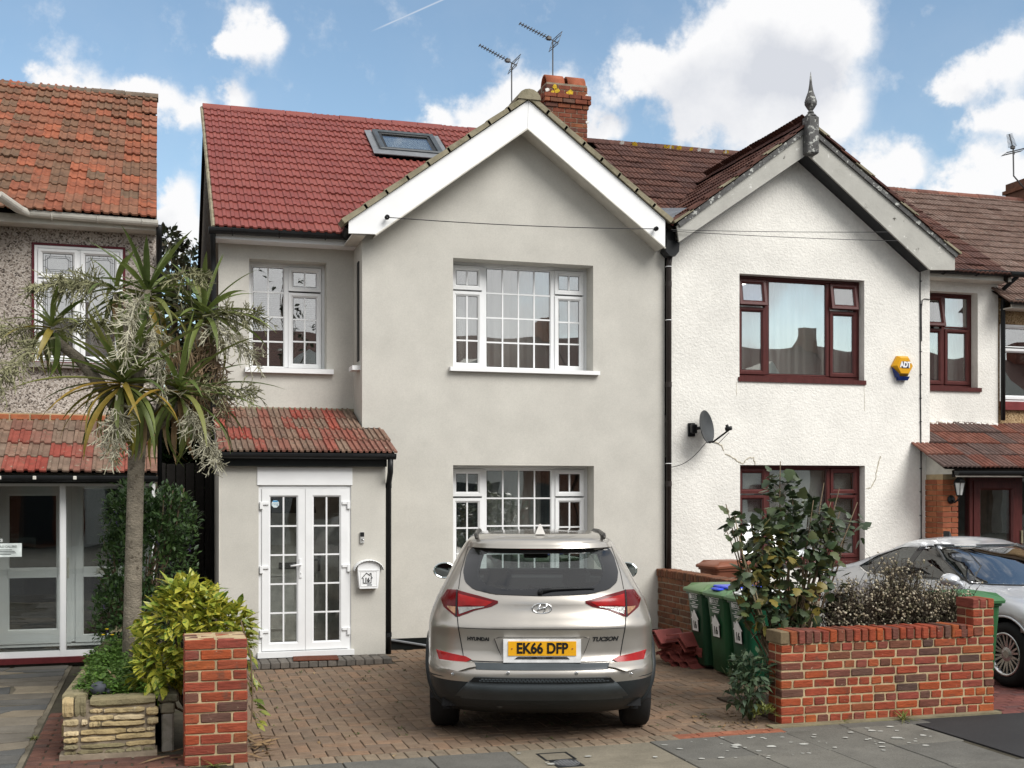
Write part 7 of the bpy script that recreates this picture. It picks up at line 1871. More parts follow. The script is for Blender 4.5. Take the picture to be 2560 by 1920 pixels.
# ---- letterbox, bell, mat
lb = thing('letterbox', 'white wall letterbox with scalloped arched hood and number 16', 'letterbox', (2.335, PY - .05, 1.0))
lx, lz = 2.29, 1.0
m = MB(); f_ = [(-.105, .83), (.105, .83), (.13, 1.06), (-.13, 1.06)]
m.prism([(lx + x, PY - .10, z) for x, z in f_], (0, .098, 0)); m.prism([(lx - .13, PY - .10, 1.06), (lx + .13, PY - .10, 1.06), (lx + .12, PY - .10, 1.10), (lx + .07, PY - .10, 1.132), (lx, PY - .10, 1.145), (lx - .07, PY - .10, 1.132), (lx - .12, PY - .10, 1.10)], (0, .098, 0)); m.obj('body', white_paint, lb)
m = MB()
arc = [(lx + .165 * math.cos(t), 1.045 + .115 * math.sin(t)) for t in [math.pi * (1.02 - 1.04 * i / 16) for i in range(17)]]
for i in range(16):
    a, b = arc[i], arc[i + 1]; mid = ((a[0] + b[0]) / 2, (a[1] + b[1]) / 2 - .012)
    m.add([(a[0], PY - .002, a[1]), (b[0], PY - .002, b[1]), (b[0], PY - .135, b[1]), (a[0], PY - .135, a[1]), (a[0], PY - .137, a[1] - .006), (b[0], PY - .137, b[1] - .006), (mid[0], PY - .137, mid[1])], [(0, 1, 2, 3), (3, 2, 5, 6, 4)])
m.obj('hood', white_paint, lb, fix=False)
m = MB(); m.ring(lx - .095, lx + .095, .855, 1.03, [(0, PY - .099), (0, PY - .104), (.006, PY - .104), (.006, PY - .099)]); m.box(lx - .115, lx + .115, PY - .106, PY - .099, 1.035, 1.042); m.obj('trim', upvc, lb)
hs = [(-.045, .0), (-.045, .055), (-.062, .055), (-.008, .115), (.032, .085), (.032, .11), (.045, .11), (.045, .075), (.06, .055), (.045, .055), (.045, .0)]
m = MB(); P = [(lx - .02 + x, PY - .105, .895 + z) for x, z in hs]; m.tube(P + P[:1], .0042, 4); m.obj('house_emblem', blackink, lb)
me = TEXTS['n16'].copy(); me.materials.append(blackink)
for v in me.vertices: v.co *= .62
link('lettering', me, lb, Matrix.Translation((lx - .02, PY - .105, .928)) @ Matrix.Rotation(rad(90), 4, 'X'))
m = MB(); m.box(lx - .02, lx + .035, PY - .106, PY - .10, .868, .878); m.obj('name_plate', lead_grey, lb)
db = thing('doorbell', 'silver and black video doorbell beside the white doors', 'doorbell', (2.225, PY - .02, 1.42))
m = MB(); m.bbox(2.200, 2.25, PY - .028, PY - .001, 1.345, 1.475, .006); m.obj('body', M('bell silver', (.50, .50, .49), .35, .5, b_str=0), db)
m = MB(); m.bbox(2.202, 2.248, PY - .031, PY - .02, 1.42, 1.472, .004); m.obj('camera', black_plastic, db)
m = MB(); m.lathe([(.014, 0), (.014, .004), (.001, .005)], 14, Matrix.Translation((2.225, PY - .028, 1.385)) @ Matrix.Rotation(rad(90), 4, 'X')); m.obj('button', chrome, db)
matm = M('coir mat', (.12, .036, .018), .95, n_scale=30, n_amt=.3, b_scale=200, b_str=.8, spots=[((.09, .03, .015), 9, .58, .1)])
m = MB(); m.bbox(1.42, 1.92, -1.19, -.86, .070, .084, .006, Matrix.Translation((1.67, -1.0, 0)) @ Matrix.Rotation(rad(-5), 4, 'Z') @ Matrix.Translation((-1.67, 1.0, 0))); tag(m.obj('doormat', matm), 'worn rust brown doormat on the step at the white doors', 'doormat')
# ---- satellite dish
sd = thing('satellite_dish', 'dark grey satellite dish on a bracket on the white wall', 'satellite dish', (6.75, -.1, 2.77))
dm = M('dish grey', (.060, .065, .068), .5, .2, n_amt=.15, b_str=.03)
nrm = Vector((.62, -.76, .16)).normalized(); xa = Vector((0, 0, 1)).cross(nrm).normalized(); ya = nrm.cross(xa)
dc = Vector((6.86, -.22, 2.78))
d4 = Matrix.Translation(dc) @ Matrix((xa, ya, nrm)).transposed().to_4x4()
m = MB(); pr = [(.001 + .215 * i / 8, .055 * (i / 8) ** 2 - .05) for i in range(9)]
m.lathe(pr + [(.222, .008), (.218, -.004)] + [(r, z - .008) for r, z in reversed(pr[1:])], 32, d4 @ Matrix.Diagonal((.92, 1.0, 1.0, 1.0))); m.obj('reflector', dm, sd, True)
e1 = dc - ya * .20 + nrm * .0; e2 = dc - ya * .10 + nrm * .30
m = MB(); m.tube([e1 - nrm * .03, e1 + nrm * .06 - ya * .01, e2], .012, 6); m.obj('arm', black_plastic, sd)
m = MB(); m.tube([e2 - nrm * .04 + ya * .02, e2 + nrm * .04 + ya * .02], .028, 8); m.tube([e2 + ya * .02, e2 + ya * .07 - nrm * .02], .02, 8); m.obj('receiver', black_plastic, sd, True)
m = MB(); m.tube([dc - nrm * .055, (6.74, -.06, 2.76)], .022, 7); m.bbox(6.69, 6.79, -.03, -.001, 2.66, 2.84, .006); m.bbox(6.70, 6.78, -.12, -.05, 2.70, 2.82, .01); m.obj('bracket', black_plastic, sd)
m = MB(); P = []
for i in range(15):
    t = i / 14; P.append((e1.x + (6.42 - e1.x) * t, -.03 - .14 * (1 - t), e1.z + (2.25 - e1.z) * t - .08 * math.sin(math.pi * t)))
m.tube(P, .0045, 5); m.tube([e1, e1 + nrm * .12 - ya * .05, e2 - ya * .03], .004, 5); m.obj('cable', wire_m, sd)
# ---- alarm box
al = thing('alarm_box', 'yellow hexagonal burglar alarm box with blue base on the white wall', 'alarm', (9.95, -.05, 3.68))
ax_, az_ = 9.955, 3.685
hx = lambda s, y, dz=0: [(ax_ + s * math.cos(rad(60 * i)), y, az_ + s * .98 * math.sin(rad(60 * i)) + dz) for i in range(6)]
m = MB(); A = hx(.165, -.002); B = hx(.165, -.045); C = hx(.125, -.10)
m.add(A + B + C, [(i, (i + 1) % 6, 6 + (i + 1) % 6, 6 + i) for i in range(6)] + [(6 + i, 6 + (i + 1) % 6, 12 + (i + 1) % 6, 12 + i) for i in range(6)] + [tuple(range(12, 18))]); m.obj('cover', M('alarm yellow', (.62, .31, .012), .3, b_str=0, n_amt=.06), al)
m = MB(); m.prism([(ax_ - .085, -.090, az_ - .148), (ax_ + .085, -.090, az_ - .148), (ax_ + .07, -.065, az_ - .20), (ax_ - .07, -.065, az_ - .20)], (0, .07, 0)); m.prism([(ax_ - .165, -.044, az_ - .02), (ax_ - .09, -.098, az_ - .115), (ax_ - .08, -.09, az_ - .16), (ax_ - .10, -.02, az_ - .16)], (0, .018, 0)); m.obj('base', M('alarm blue', (.012, .03, .16), .25, b_str=0), al)
m = MB(); m.box(ax_ - .055, ax_ + .065, -.104, -.099, az_ - .035, az_ + .06); m.obj('logo_panel', M('logo navy', (.012, .014, .05), .4, b_str=0), al)
me = TEXTS['adt'].copy(); me.materials.append(upvc); link('lettering', me, al, Matrix.Translation((ax_ + .005, -.106, az_ + .012)) @ Matrix.Rotation(rad(90), 4, 'X'))
# ---- lantern on the porch pier
ln = thing('wall_lantern', 'black carriage lantern on the orange brick porch pier', 'lamp', (10.52, -.40, 1.88))
m = MB(); m.lathe([(.001, 0), (.06, 0), (.055, .02), (.02, .035), (.001, .035)], 14, Matrix.Translation((10.49, -.386, 1.82)) @ Matrix.Rotation(rad(90), 4, 'X')); m.tube([(10.49, -.40, 1.82), (10.49, -.47, 1.78), (10.50, -.52, 1.82), (10.51, -.53, 1.86)], .012, 6); m.obj('bracket', black_plastic, ln, True)
L4 = Matrix.Translation((10.515, -.535, 0))
m = MB(); m.lathe([(.03, 1.86), (.045, 1.875), (.045, 1.885)], 6, L4); m.lathe([(.085, 2.05), (.085, 2.06), (.035, 2.13), (.02, 2.135), (.02, 2.15), (.001, 2.17)], 6, L4)
for k in range(6):
    a = rad(60 * k); m.tube([(10.515 + .043 * math.cos(a), -.535 + .043 * math.sin(a), 1.88), (10.515 + .078 * math.cos(a), -.535 + .078 * math.sin(a), 2.055)], .005, 4)
m.obj('cage', black_plastic, ln)
m = MB(); m.lathe([(.040, 1.885), (.074, 2.05)], 6, L4); m.obj('pane', M('lamp glass', (.60, .62, .60), .25, b_str=0), ln)
# ---- aerials
def aerial(label, base, top, tip, grid=True, joints=None, loc=None, r=.011):
    t = thing('tv_aerial', label, 'aerial', base)
    m = MB(); m.tube([base] + (joints or []) + [top], r, 6)
    m.obj('pole', metal_dull, t)
    top, tip = Vector(top), Vector(tip); d = tip - top; u = d.normalized(); b0 = top - u * .10
    m = MB(); m.tube([b0, tip], .009, 5); m.obj('boom', metal_dull, t)
    side = u.cross(Vector((0, 0, 1))).normalized(); up = side.cross(u)
    m = MB(); n = 11
    for i in range(n):
        p = top + d * (.18 + .80 * i / (n - 1)); s = .085 - .03 * i / n
        m.tube([p - side * s, p + side * s], .0055, 4); m.tube([p - up * .03, p + up * .03], .005, 4)
    m.obj('directors', metal_dull, t)
    m = MB(); c = top + u * .0
    for k in (-1, -.5, .5, 1): m.tube([c + up * .11 * k - side * .20 - u * .05, c + up * .11 * k + side * .20 - u * .05], .006, 4)
    for k in (-1, 0, 1): m.tube([c - up * .12 + side * .19 * k - u * .05, c + up * .12 + side * .19 * k - u * .05], .005, 4)
    m.bbox(-.04, .04, -.03, .03, -.03, .03, .008, Matrix.Translation(top + d * .12)); m.obj('reflector', metal_dull, t)
    return t
aerial('tv aerial on a pole fixed to the brick chimney, boom tipped up', (6.256, 4.3, 8.6), (6.256, 4.3, 9.42), (5.66, 4.25, 9.62))
aerial('tv aerial on a thin pole standing behind the white gable', (5.578, 4.42, 7.75), (5.578, 4.42, 9.02), (5.01, 4.38, 9.24))
aerial('small tv aerial on a bent pole beside the far right chimney', (15.70, 4.3, 7.60), (15.40, 4.3, 8.36), (15.27, 4.25, 8.62), joints=[(15.41, 4.3, 7.86)], r=.015)
# ---- overhead wires
def wire(label, pts, sag, r=.0055, cat='cable', ins=()):
    t = thing('cable', label, cat, pts[0]); m = MB(); P = []
    for a, b in zip(pts, pts[1:]):
        a, b = Vector(a), Vector(b)
        for k in range(24): f = k / 24; p = a.lerp(b, f); p.z -= sag * 4 * f * (1 - f); P.append(p)
    P.append(Vector(pts[-1])); m.tube(P, r, 5); m.obj('strand', wire_m, t)
    for p in ins:
        q = MB(); q.lathe([(.012, 0), (.03, .01), (.018, .03), (.03, .045), (.012, .06)], 8, Matrix.Translation(p) @ Matrix.Rotation(rad(90), 4, 'X')); q.tube([p, (p[0], -.27, p[2] + .03)], .009, 5); q.obj('insulator', wire_m, t)
    return t
wire('black wire strung across the white gable bargeboard between two insulators', [(2.615, -.36, 5.215), (6.06, -.36, 5.295)], .03, ins=((2.60, -.34, 5.215), (6.08, -.34, 5.295)))
wire('upper thin wire crossing the white house below its gable', [(6.30, -.35, 5.30), (9.52, -.35, 5.47)], .012, .004)
wire('lower thin wire crossing the white house below its gable', [(6.32, -.34, 5.285), (9.66, -.34, 5.36)], .015, .004)
wt = thing('cable', 'black cable clipped down the right corner of the white house', 'cable', (10.27, -.02, 3.5))
m = MB(); m.tube([(10.10, -.28, 5.30), (10.20, -.05, 5.20), (10.262, -.012, 5.05), (10.268, -.012, 4.3), (10.272, -.012, 3.2), (10.28, -.012, 2.2), (10.285, -.012, .3)], .008, 5); m.tube([(10.29, -.01, 4.05), (10.285, -.01, 4.5), (10.30, -.01, 4.63), (10.34, -.01, 4.65), (10.425, -.01, 4.645)], .006, 5); m.obj('strand', wire_m, wt)
for i in range(14):
    z = .6 + i * .33; q = MB(); q.bbox(10.258, 10.29, -.022, -.001, z, z + .012, .003); q.obj('cable_clip', wire_m, wt)
# ---- odd bits
st = thing('stone_ball', 'small dark grey stone ornament half hidden in the planter weeds', 'ornament', (-.43, -4.93, .46))
m = MB(); m.lathe([(.001, -.055), (.035, -.045), (.058, -.015), (.062, .010), (.050, .035), (.028, .05), (.001, .055)], 14, Matrix.Translation((-.44, -4.93, .475))); m.lathe([(.001, -.03), (.026, -.015), (.028, .01), (.001, .03)], 10, Matrix.Translation((-.365, -4.95, .455))); m.obj('body', M('slate ornament', (.050, .056, .068), .7, n_scale=20, n_amt=.25, b_scale=50, b_str=.2), st, True)
# ---- dark boarded gate, added to make the side passage dark
sg_ = thing('added_gate', 'dark boarded gate added to darken the passage beside the grey house', 'gate', (.33, 1.6, 0))
m = MB()
for i in range(6):
    q = MB(); q.bbox(-.04 + i * .12, .07 + i * .12, 1.60, 1.625, .02, 2.30 + U(-.01, .01), .004); q.obj('board', M('dark gate', (.022, .020, .018), .8, n_amt=.3) if i == 0 else bpy.data.materials['dark gate'], sg_)
q = MB(); q.box(-.04, .68, 1.626, 1.66, .3, .4); q.box(-.04, .68, 1.626, 1.66, 1.6, 1.7); q.obj('rail', bpy.data.materials['dark gate'], sg_)

# ================================================================ plants
def M_leaf(name, cols, rough=.45, blot=None, trans=.25, n_amt=.2, n_scale=9, spec=.4):
    return M(name, cols, rough, n_scale=n_scale, n_amt=n_amt, b_scale=25, b_str=.1, trans=trans, spots=blot, spec=spec)
def frame(pos, d, up=None, roll=0.0, s=1.0):
    d = Vector(d).normalized(); up = Vector(up) if up is not None else Vector((0, 0, 1))
    x = d.cross(up)
    if x.length < 1e-4: x = Vector((1, 0, 0))
    x.normalize(); z = x.cross(d)
    m = Matrix((x, d, z)).transposed().to_4x4()
    return Matrix.Translation(pos) @ m @ Matrix.Rotation(roll, 4, 'Y') @ Matrix.Scale(s, 4)
def leaf_blade(L, W, droop=.25, fold=.18, prof=(0, .62, 1, .85, .5, .04), tip=1.0):
    vs = []; fs = []; n = len(prof)
    for i, p in enumerate(prof):
        t = i / (n - 1); y = L * t; z = -droop * L * t * t; w = W * .5 * p
        vs += [(-w, y, z + fold * w), (0, y, z), (w, y, z + fold * w)]
    for i in range(n - 1):
        for k in range(2): fs.append((i * 3 + k, i * 3 + k + 1, i * 3 + k + 4, i * 3 + k + 3))
    return vs, fs
def star_leaf(L, W):
    o = [(0, 0), (.30, .02), (.50, .28), (.30, .45), (.36, .62), (0, 1.0), (-.36, .62), (-.30, .45), (-.50, .28), (-.30, .02)]
    vs = [(0, .35 * L, .02 * L)] + [(x * W, y * L, -.10 * L * abs(x) - .12 * L * y * y) for x, y in o]
    return vs, [(0, i, i % len(o) + 1) for i in range(1, len(o) + 1)]
def leaf_mesh(vf, mat, name='leaf'):
    m = MB(); m.add(*vf); return m.mesh(mat, True, name)
def rdir(zlo=-1, zhi=1):
    z = U(zlo, zhi); a = U(0, 2 * math.pi); r = math.sqrt(max(0, 1 - z * z)); return Vector((r * math.cos(a), r * math.sin(a), z))
def branchy(mb, base, tips, r0, n=5, wob=.04):
    for t in tips:
        a, b = Vector(base), Vector(t); P = []
        for i in range(7):
            f = i / 6; p = a.lerp(b, f); p += Vector((U(-wob, wob), U(-wob, wob), U(-wob, wob))) * math.sin(math.pi * f); P.append(p)
        mb.tube(P, [r0 * (1 - .75 * i / 6) for i in range(7)], n)

# ---- palm-like cordyline in the planter
cord = thing('cordyline_tree', 'tall palm like tree with strappy leaf heads and pale seed sprays in the stone planter', 'tree', (-.22, -3.6, .36))
barkm = M('cordyline bark', (.20, .175, .135), .95, n_scale=10, n_amt=.3, n_detail=8, b_scale=45, b_str=.9, b_dist=.02, streak=(1, 1, 1.6), spots=[((.09, .075, .055), 22, .55, .1)])
heads = {'a': ((-.10, -3.55, 3.60), 1.05, 52, .62), 'b': ((-.30, -3.85, 2.80), 1.0, 72, .80), 'c': ((-.88, -3.55, 3.28), .9, 26, .42), 'e': ((.38, -3.45, 3.46), .9, 38, .64), 'f': ((.16, -3.75, 2.74), .9, 42, .80), 'g': ((-.36, -3.5, 3.62), .8, 18, .40)}
trunk_path = [(-.235, -3.6, .30), (-.228, -3.6, .9), (-.215, -3.6, 1.5), (-.20, -3.6, 2.1), (-.185, -3.6, 2.42)]
mb = MB()
mb.tube(trunk_path, [.088, .075, .072, .070, .078], 14)
def limb(pts, r0, r1): mb.tube(pts, [r0 + (r1 - r0) * i / (len(pts) - 1) for i in range(len(pts))], 10)
limb([(-.19, -3.6, 2.38), (-.33, -3.62, 2.62), (-.50, -3.60, 2.88), (-.66, -3.58, 3.08), (-.88, -3.55, 3.26)], .062, .042)
limb([(-.19, -3.6, 2.38), (-.20, -3.58, 2.75), (-.16, -3.56, 3.2), (-.11, -3.55, 3.70)], .060, .048)
limb([(-.20, -3.58, 2.8), (-.28, -3.54, 3.25), (-.36, -3.5, 3.66)], .045, .035)
limb([(-.18, -3.6, 2.38), (.0, -3.58, 2.62), (.15, -3.55, 2.95), (.24, -3.5, 3.18), (.38, -3.45, 3.44)], .058, .042)
limb([(-.18, -3.6, 2.40), (.02, -3.68, 2.55), (.16, -3.75, 2.72)], .05, .04)
limb([(-.19, -3.62, 2.40), (-.25, -3.74, 2.58), (-.30, -3.85, 2.78)], .05, .042)
mb.obj('trunk', barkm, cord, True)
cl_green = M_leaf('cordyline green', [(.095, .135, .034), (.12, .165, .04), (.16, .195, .05), (.085, .12, .035), (.20, .21, .06)], .5, trans=.3, n_amt=.12)
cl_yellow = M_leaf('cordyline yellowing', [(.28, .23, .035), (.19, .19, .035), (.34, .22, .04), (.15, .17, .035)], .45, trans=.3)
cl_dead = M_leaf('cordyline dead leaf', [(.27, .18, .09), (.20, .125, .06), (.33, .245, .14)], .7, trans=.15)
STRAP = (.75, .8, .95, 1, 1, .9, .72, .45, .06)
droops = [.05, .18, .34, .52, .75, 1.0]
strap_me = {}
for mt, nm in ((cl_green, 'g'), (cl_yellow, 'y'), (cl_dead, 'd')):
    for k, dr in enumerate(droops):
        vs = []; fs = []; n = len(STRAP); y = z = 0; ang0 = 0
        for i, p in enumerate(STRAP):
            w = .029 * p
            vs += [(-w, y, z + .5 * w), (0, y, z), (w, y, z + .5 * w)]
            ang0 -= dr * 2.1 / n * (0.3 + 1.4 * i / n); y += math.cos(ang0) / (n - 1); z += math.sin(ang0) / (n - 1)
        for i in range(n - 1):
            for q in range(2): fs.append((i * 3 + q, i * 3 + q + 1, i * 3 + q + 4, i * 3 + q + 3))
        strap_me[nm, k] = leaf_mesh((vs, fs), mt)
nleaf = 0
for key, (c, tilt, cnt, Lm) in heads.items():
    for i in range(cnt):
        f = i / cnt
        el = rad(76 - 128 * f ** .72 + U(-10, 10)); az = 2.39996 * i + U(-.3, .3)
        d = Vector((math.cos(az) * math.cos(el), math.sin(az) * math.cos(el), math.sin(el)))
        L = Lm * U(.72, 1.08) * (.75 + .35 * math.sin(math.pi * min(1, f + .15)))
        k = min(5, max(0, int(.8 + f * 5.0 + U(-.8, 1.0))))
        nm = 'g'
        if f > .45 and R() < .36: nm = 'y'
        if f > .80 and R() < .45: nm = 'd'
        m4 = frame(Vector(c) + Vector((0, 0, .10 * (1 - f))) + d * .02, d, (0, 0, 1), U(-.35, .35), L)
        m4 = m4 @ Matrix.Diagonal((1 / L * U(.75, 1.0), 1, 1 / L * .5 + .5, 1)); link('leaf', strap_me[nm, k], cord, m4); nleaf += 1
# seed sprays
def spray(base, axis, L, cnt, name, mat, droop=.5, r=.0042, blade=.13):
    mb = MB(); base = Vector(base); axis = Vector(axis).normalized(); P = []
    for i in range(9): f = i / 8; P.append(base + axis * L * f - Vector((0, 0, droop * L * f * f)))
    mb.tube(P, [.010 * (1 - .8 * i / 8) for i in range(9)], 5)
    for _ in range(cnt):
        f = U(.12, 1.0); i = min(7, int(f * 8)); p = P[i].lerp(P[i + 1], f * 8 - i); t = (P[i + 1] - P[i]).normalized()
        d = (rdir() + t * .7 + Vector((0, 0, -.15))).normalized(); l = U(.10, .24) * (1.15 - .5 * f)
        q = [p, p + d * l * .5 + Vector((0, 0, -.01)), p + d * l + Vector((0, 0, -.05 * l / .2))]
        mb.tube(q, [r * .8, r, r * .6], 3, False)
        for _k in range(5):
            g = U(.25, 1.0); b = q[0].lerp(q[1], g * 2) if g < .5 else q[1].lerp(q[2], g * 2 - 1)
            e = (rdir() + d * .9).normalized() * U(.03, .075); mb.tube([b, b + e], [r * 1.1, r * .7], 3, False)
    o = mb.obj(name, mat, cord, fix=False); o['kind'] = 'stuff'; return o
sp_pale = M('seed spray pale', (.36, .345, .26), .9, n_scale=14, n_amt=.35, b_str=0, spots=[((.17, .16, .085), 10, .52, .1)])
sp_green = M('seed spray green', (.23, .225, .13), .9, n_scale=12, n_amt=.35, b_str=0, spots=[((.12, .125, .06), 9, .52, .1)])
sp_brown = M('seed spray brown', (.19, .135, .085), .9, n_scale=14, n_amt=.35, b_str=0)
for args in [((-.16, -3.85, 3.58), (-.10, -.5, -.05), .58, 80, sp_pale, .9), ((-.08, -3.8, 3.45), (.12, -.3, -.55), .52, 65, sp_pale, .5), ((-.40, -3.6, 3.72), (-1, -.25, .12), .62, 105, sp_green, .22), ((-.38, -3.55, 3.7), (-.9, .2, .35), .5, 60, sp_green, .3), ((-.90, -3.6, 3.32), (-1, -.1, .15), .66, 105, sp_green, .45), ((-.85, -3.65, 3.25), (-.5, -.4, -.2), .55, 80, sp_green, .5), ((-.85, -3.55, 3.3), (.45, -.2, .30), .5, 60, sp_green, .4),
             ((.36, -3.5, 3.50), (1, -.2, .22), .52, 85, sp_green, .18), ((.36, -3.6, 3.42), (.6, -.4, -.2), .55, 72, sp_pale, .35), ((.38, -3.5, 3.42), (.25, -.3, -1), .75, 120, sp_brown, .1), ((.25, -3.5, 3.3), (.15, .1, -1), .7, 80, sp_brown, .1), ((-.34, -4.05, 2.74), (-.05, -.5, -.75), .46, 85, sp_pale, .3), ((.20, -3.95, 2.70), (.45, -.5, -.65), .52, 95, sp_pale, .3), ((.22, -3.85, 2.85), (1, -.2, .02), .58, 55, sp_green, .1),
             ((.0, -3.6, 3.75), (.6, -.3, .25), .45, 45, sp_green, .2)]:
    spray(args[0], args[1], args[2], args[3], 'seed_spray', args[4], args[5])
# dead skirt on the right limb
mb = MB()
for _ in range(150):
    p = Vector((U(.05, .36), U(-3.6, -3.4), U(2.75, 3.35))); d = Vector((U(-.3, .4), U(-.3, .3), -1)).normalized(); l = U(.2, .5)
    mb.tube([p, p + d * l * .5 + Vector((U(-.02, .02), 0, 0)), p + d * l], [.006, .008, .003], 3, False)
mb.obj('dead_skirt', cl_dead, cord, fix=False)['kind'] = 'stuff'

def bush(root, name, n, region, vf, mat, scale=(.8, 1.2), outward=.6, up=.3, join=True, limit=None, droop=0, centre=None):
    """leaves over region(): returns (point, outward direction)"""
    mb = MB(); me = leaf_mesh(vf, mat) if not join or limit else None; items = []
    for _ in range(n):
        p, o = region(); d = (o * outward + rdir() * (1 - outward * .6) + Vector((0, 0, up - droop))).normalized()
        items.append((p, frame(p, d, Vector((U(-.3, .3), U(-.3, .3), 1)), U(-.6, .6), U(*scale))))
    eye = Vector((0, CAM_Y, CAM_Z)); items.sort(key=lambda t: (t[0] - eye).length)
    for k, (p, m4) in enumerate(items):
        if limit and k < limit: link('leaf', me, root, m4)
        else: mb.add([m4 @ Vector(v) for v in vf[0]], vf[1])
    if mb.v:
        me2 = mb.mesh(mat, True, name); o = link(name, me2, root); o['kind'] = 'stuff'
def ell(c, r, shell=.55, low=-1.0):
    c = Vector(c)
    def f():
        d = rdir(low, 1); k = U(shell, 1.0) ** .6 * (1 + .12 * mnoise.noise(Vector((d.x * 2.3 + c.x, d.y * 2.3, d.z * 2.3)) ))
        return c + Vector((d.x * r[0], d.y * r[1], d.z * r[2])) * k, d
    return f
def multi(fs, ws):
    return lambda: random.choices(fs, ws)[0]()
def twig_mesh(root, base, tips, mat, r=.012, name='stem'):
    mb = MB(); branchy(mb, base, tips, r); return mb.obj(name, mat, root, True)
twig = M('brown twig', (.13, .095, .06), .9, n_scale=20, n_amt=.3, b_str=.2)

# ---- variegated shrub by the pillar
auc = thing('variegated_shrub', 'bushy shrub with bright yellow and green variegated leaves behind the brick pillar', 'shrub', (.25, -4.65, .1))
av = M_leaf('variegated leaf', [(.46, .43, .05), (.36, .38, .05), (.56, .50, .08), (.24, .31, .045), (.52, .47, .07), (.14, .22, .04)], .30, blot=[((.06, .13, .02), 34, .52, .06)], trans=.25, n_amt=.15)
tips = [(U(-.1, .6), U(-4.95, -4.4), U(.6, 1.2)) for _ in range(16)]
twig_mesh(auc, (.25, -4.6, .1), tips, twig, .014)
av_vf = leaf_blade(.145, .062, .22, .25, (.05, .62, 1, .88, .5, .03))
reg = multi([ell((.22, -4.75, .84), (.38, .32, .36), .6), ell((.18, -4.72, 1.12), (.18, .18, .14), .3), ell((.47, -4.80, .84), (.21, .20, .28), .4), ell((-.02, -4.9, .58), (.18, .18, .18), .4)], [6, 1.3, 2, 1.2])
bush(auc, 'foliage', 1250, reg, av_vf, av, (.65, 1.05), .62, .12, limit=295)
# stray stem trailing down beside the pillar
tr = M_leaf('trailing leaf', [(.16, .20, .035), (.30, .29, .05), (.09, .15, .03)], .35, blot=[((.05, .11, .02), 30, .55, .06)])
mb = MB(); mb.tube([(.60, -4.95, .95), (.66, -5.15, .70), (.67, -5.22, .45), (.655, -5.28, .22)], .006, 5); mb.obj('stem', twig, auc)
lm_ = leaf_mesh(av_vf, tr)
for i in range(46):
    f = U(0, 1); p = Vector((.60 + .07 * f + U(-.02, .05), -4.95 - .32 * f + U(-.05, .05), .98 - .78 * f))
    link('leaf', lm_, auc, frame(p, Vector((U(.1, .9), U(-.8, .1), U(-.9, .2))), None, U(-.6, .6), U(.5, .85)))
# ---- dark hedge shrub behind the trunk
hd = thing('dark_shrub', 'tall dark green shrub with small leaves between the houses behind the palm trunk', 'shrub', (-.15, -2.2, .3))
hl = M_leaf('hedge leaf', [(.035, .075, .022), (.055, .105, .028), (.028, .06, .022), (.075, .13, .035), (.04, .085, .03)], .42, trans=.2)
tips = [(U(-.55, .25), U(-2.5, -1.9), U(.8, 2.0)) for _ in range(26)]; twig_mesh(hd, (-.15, -2.2, .3), tips, twig, .02)
reg = multi([ell((-.12, -2.2, 1.10), (.48, .40, .80), .5), ell((-.28, -2.25, 1.70), (.28, .3, .36), .4), ell((.08, -2.2, 1.65), (.30, .3, .36), .4), ell((-.30, -2.4, .75), (.34, .35, .42), .5)], [6, 2.2, 2.2, 2.5])
bush(hd, 'foliage', 7200, reg, leaf_blade(.055, .024, .15, .2, (.1, .8, 1, .6, .05)), hl, (.7, 1.4), .55, .35)
mb = MB()
for _ in range(26):
    p, o = reg(); 
    for k in range(6): q = p + Vector((U(-.012, .012), U(-.012, .012), k * .012)); mb.box(q.x - .006, q.x + .006, q.y - .006, q.y + .006, q.z, q.z + .01)
mb.obj('flower_spike', M('violet flower', (.11, .085, .20), .7, b_str=0), hd)['kind'] = 'stuff'
hd2 = thing('dark_shrub', 'dense dark green hedge filling the side passage beyond the added gate', 'hedge', (.30, 4.2, 0))
bush(hd2, 'foliage', 5200, ell((.30, 4.2, 1.7), (.42, .7, 1.75), .25), leaf_blade(.10, .05, .15, .2, (.1, .8, 1, .6, .05)), hl, (.8, 1.4), .5, .2)
twig_mesh(hd2, (.3, 4.2, 0), [(U(0, .6), U(3.8, 4.6), U(1.5, 3)) for _ in range(10)], twig, .03)
# ---- weeds filling the planter
wd = M_leaf('weed leaf', [(.085, .165, .028), (.105, .19, .034), (.06, .13, .025), (.13, .215, .042)], .45, trans=.3)
def carpet(x0, x1, y0, y1, z0, hmax, n, name, label, vf, mat, seedc=9):
    mb = MB(); cl = [(U(x0, x1), U(y0, y1), U(.5, 1)) for _ in range(seedc)]
    for _ in range(n):
        cx, cy, ch_ = random.choice(cl); a = U(0, 6.28); rr_ = abs(random.gauss(0, .09)); x, y = cx + rr_ * math.cos(a), cy + rr_ * math.sin(a)
        if not (x0 - .03 < x < x1 + .03 and y0 - .04 < y < y1 + .05): continue
        h = hmax * ch_ * max(.1, 1 - rr_ / .24) * U(.2, 1)
        m4 = frame((x, y, z0 + h), (rdir(-.2, .7)), Vector((U(-.4, .4), U(-.4, .4), 1)), 0, U(.6, 1.3)); mb.add([m4 @ Vector(v) for v in vf[0]], vf[1])
        if R() < .12: mb.tube([(cx, cy, z0), (x, y, z0 + h)], .003, 3, False)
    o = link(name, mb.mesh(mat, True, name)); return tag(o, label, 'weeds', kind='stuff')
carpet(-.60, -.08, -4.95, -3.2, .36, .25, 9500, 'weeds', 'low fresh green weeds filling the stone planter', leaf_blade(.042, .02, .2, .2, (.1, .9, 1, .5, .05)), wd, 46)
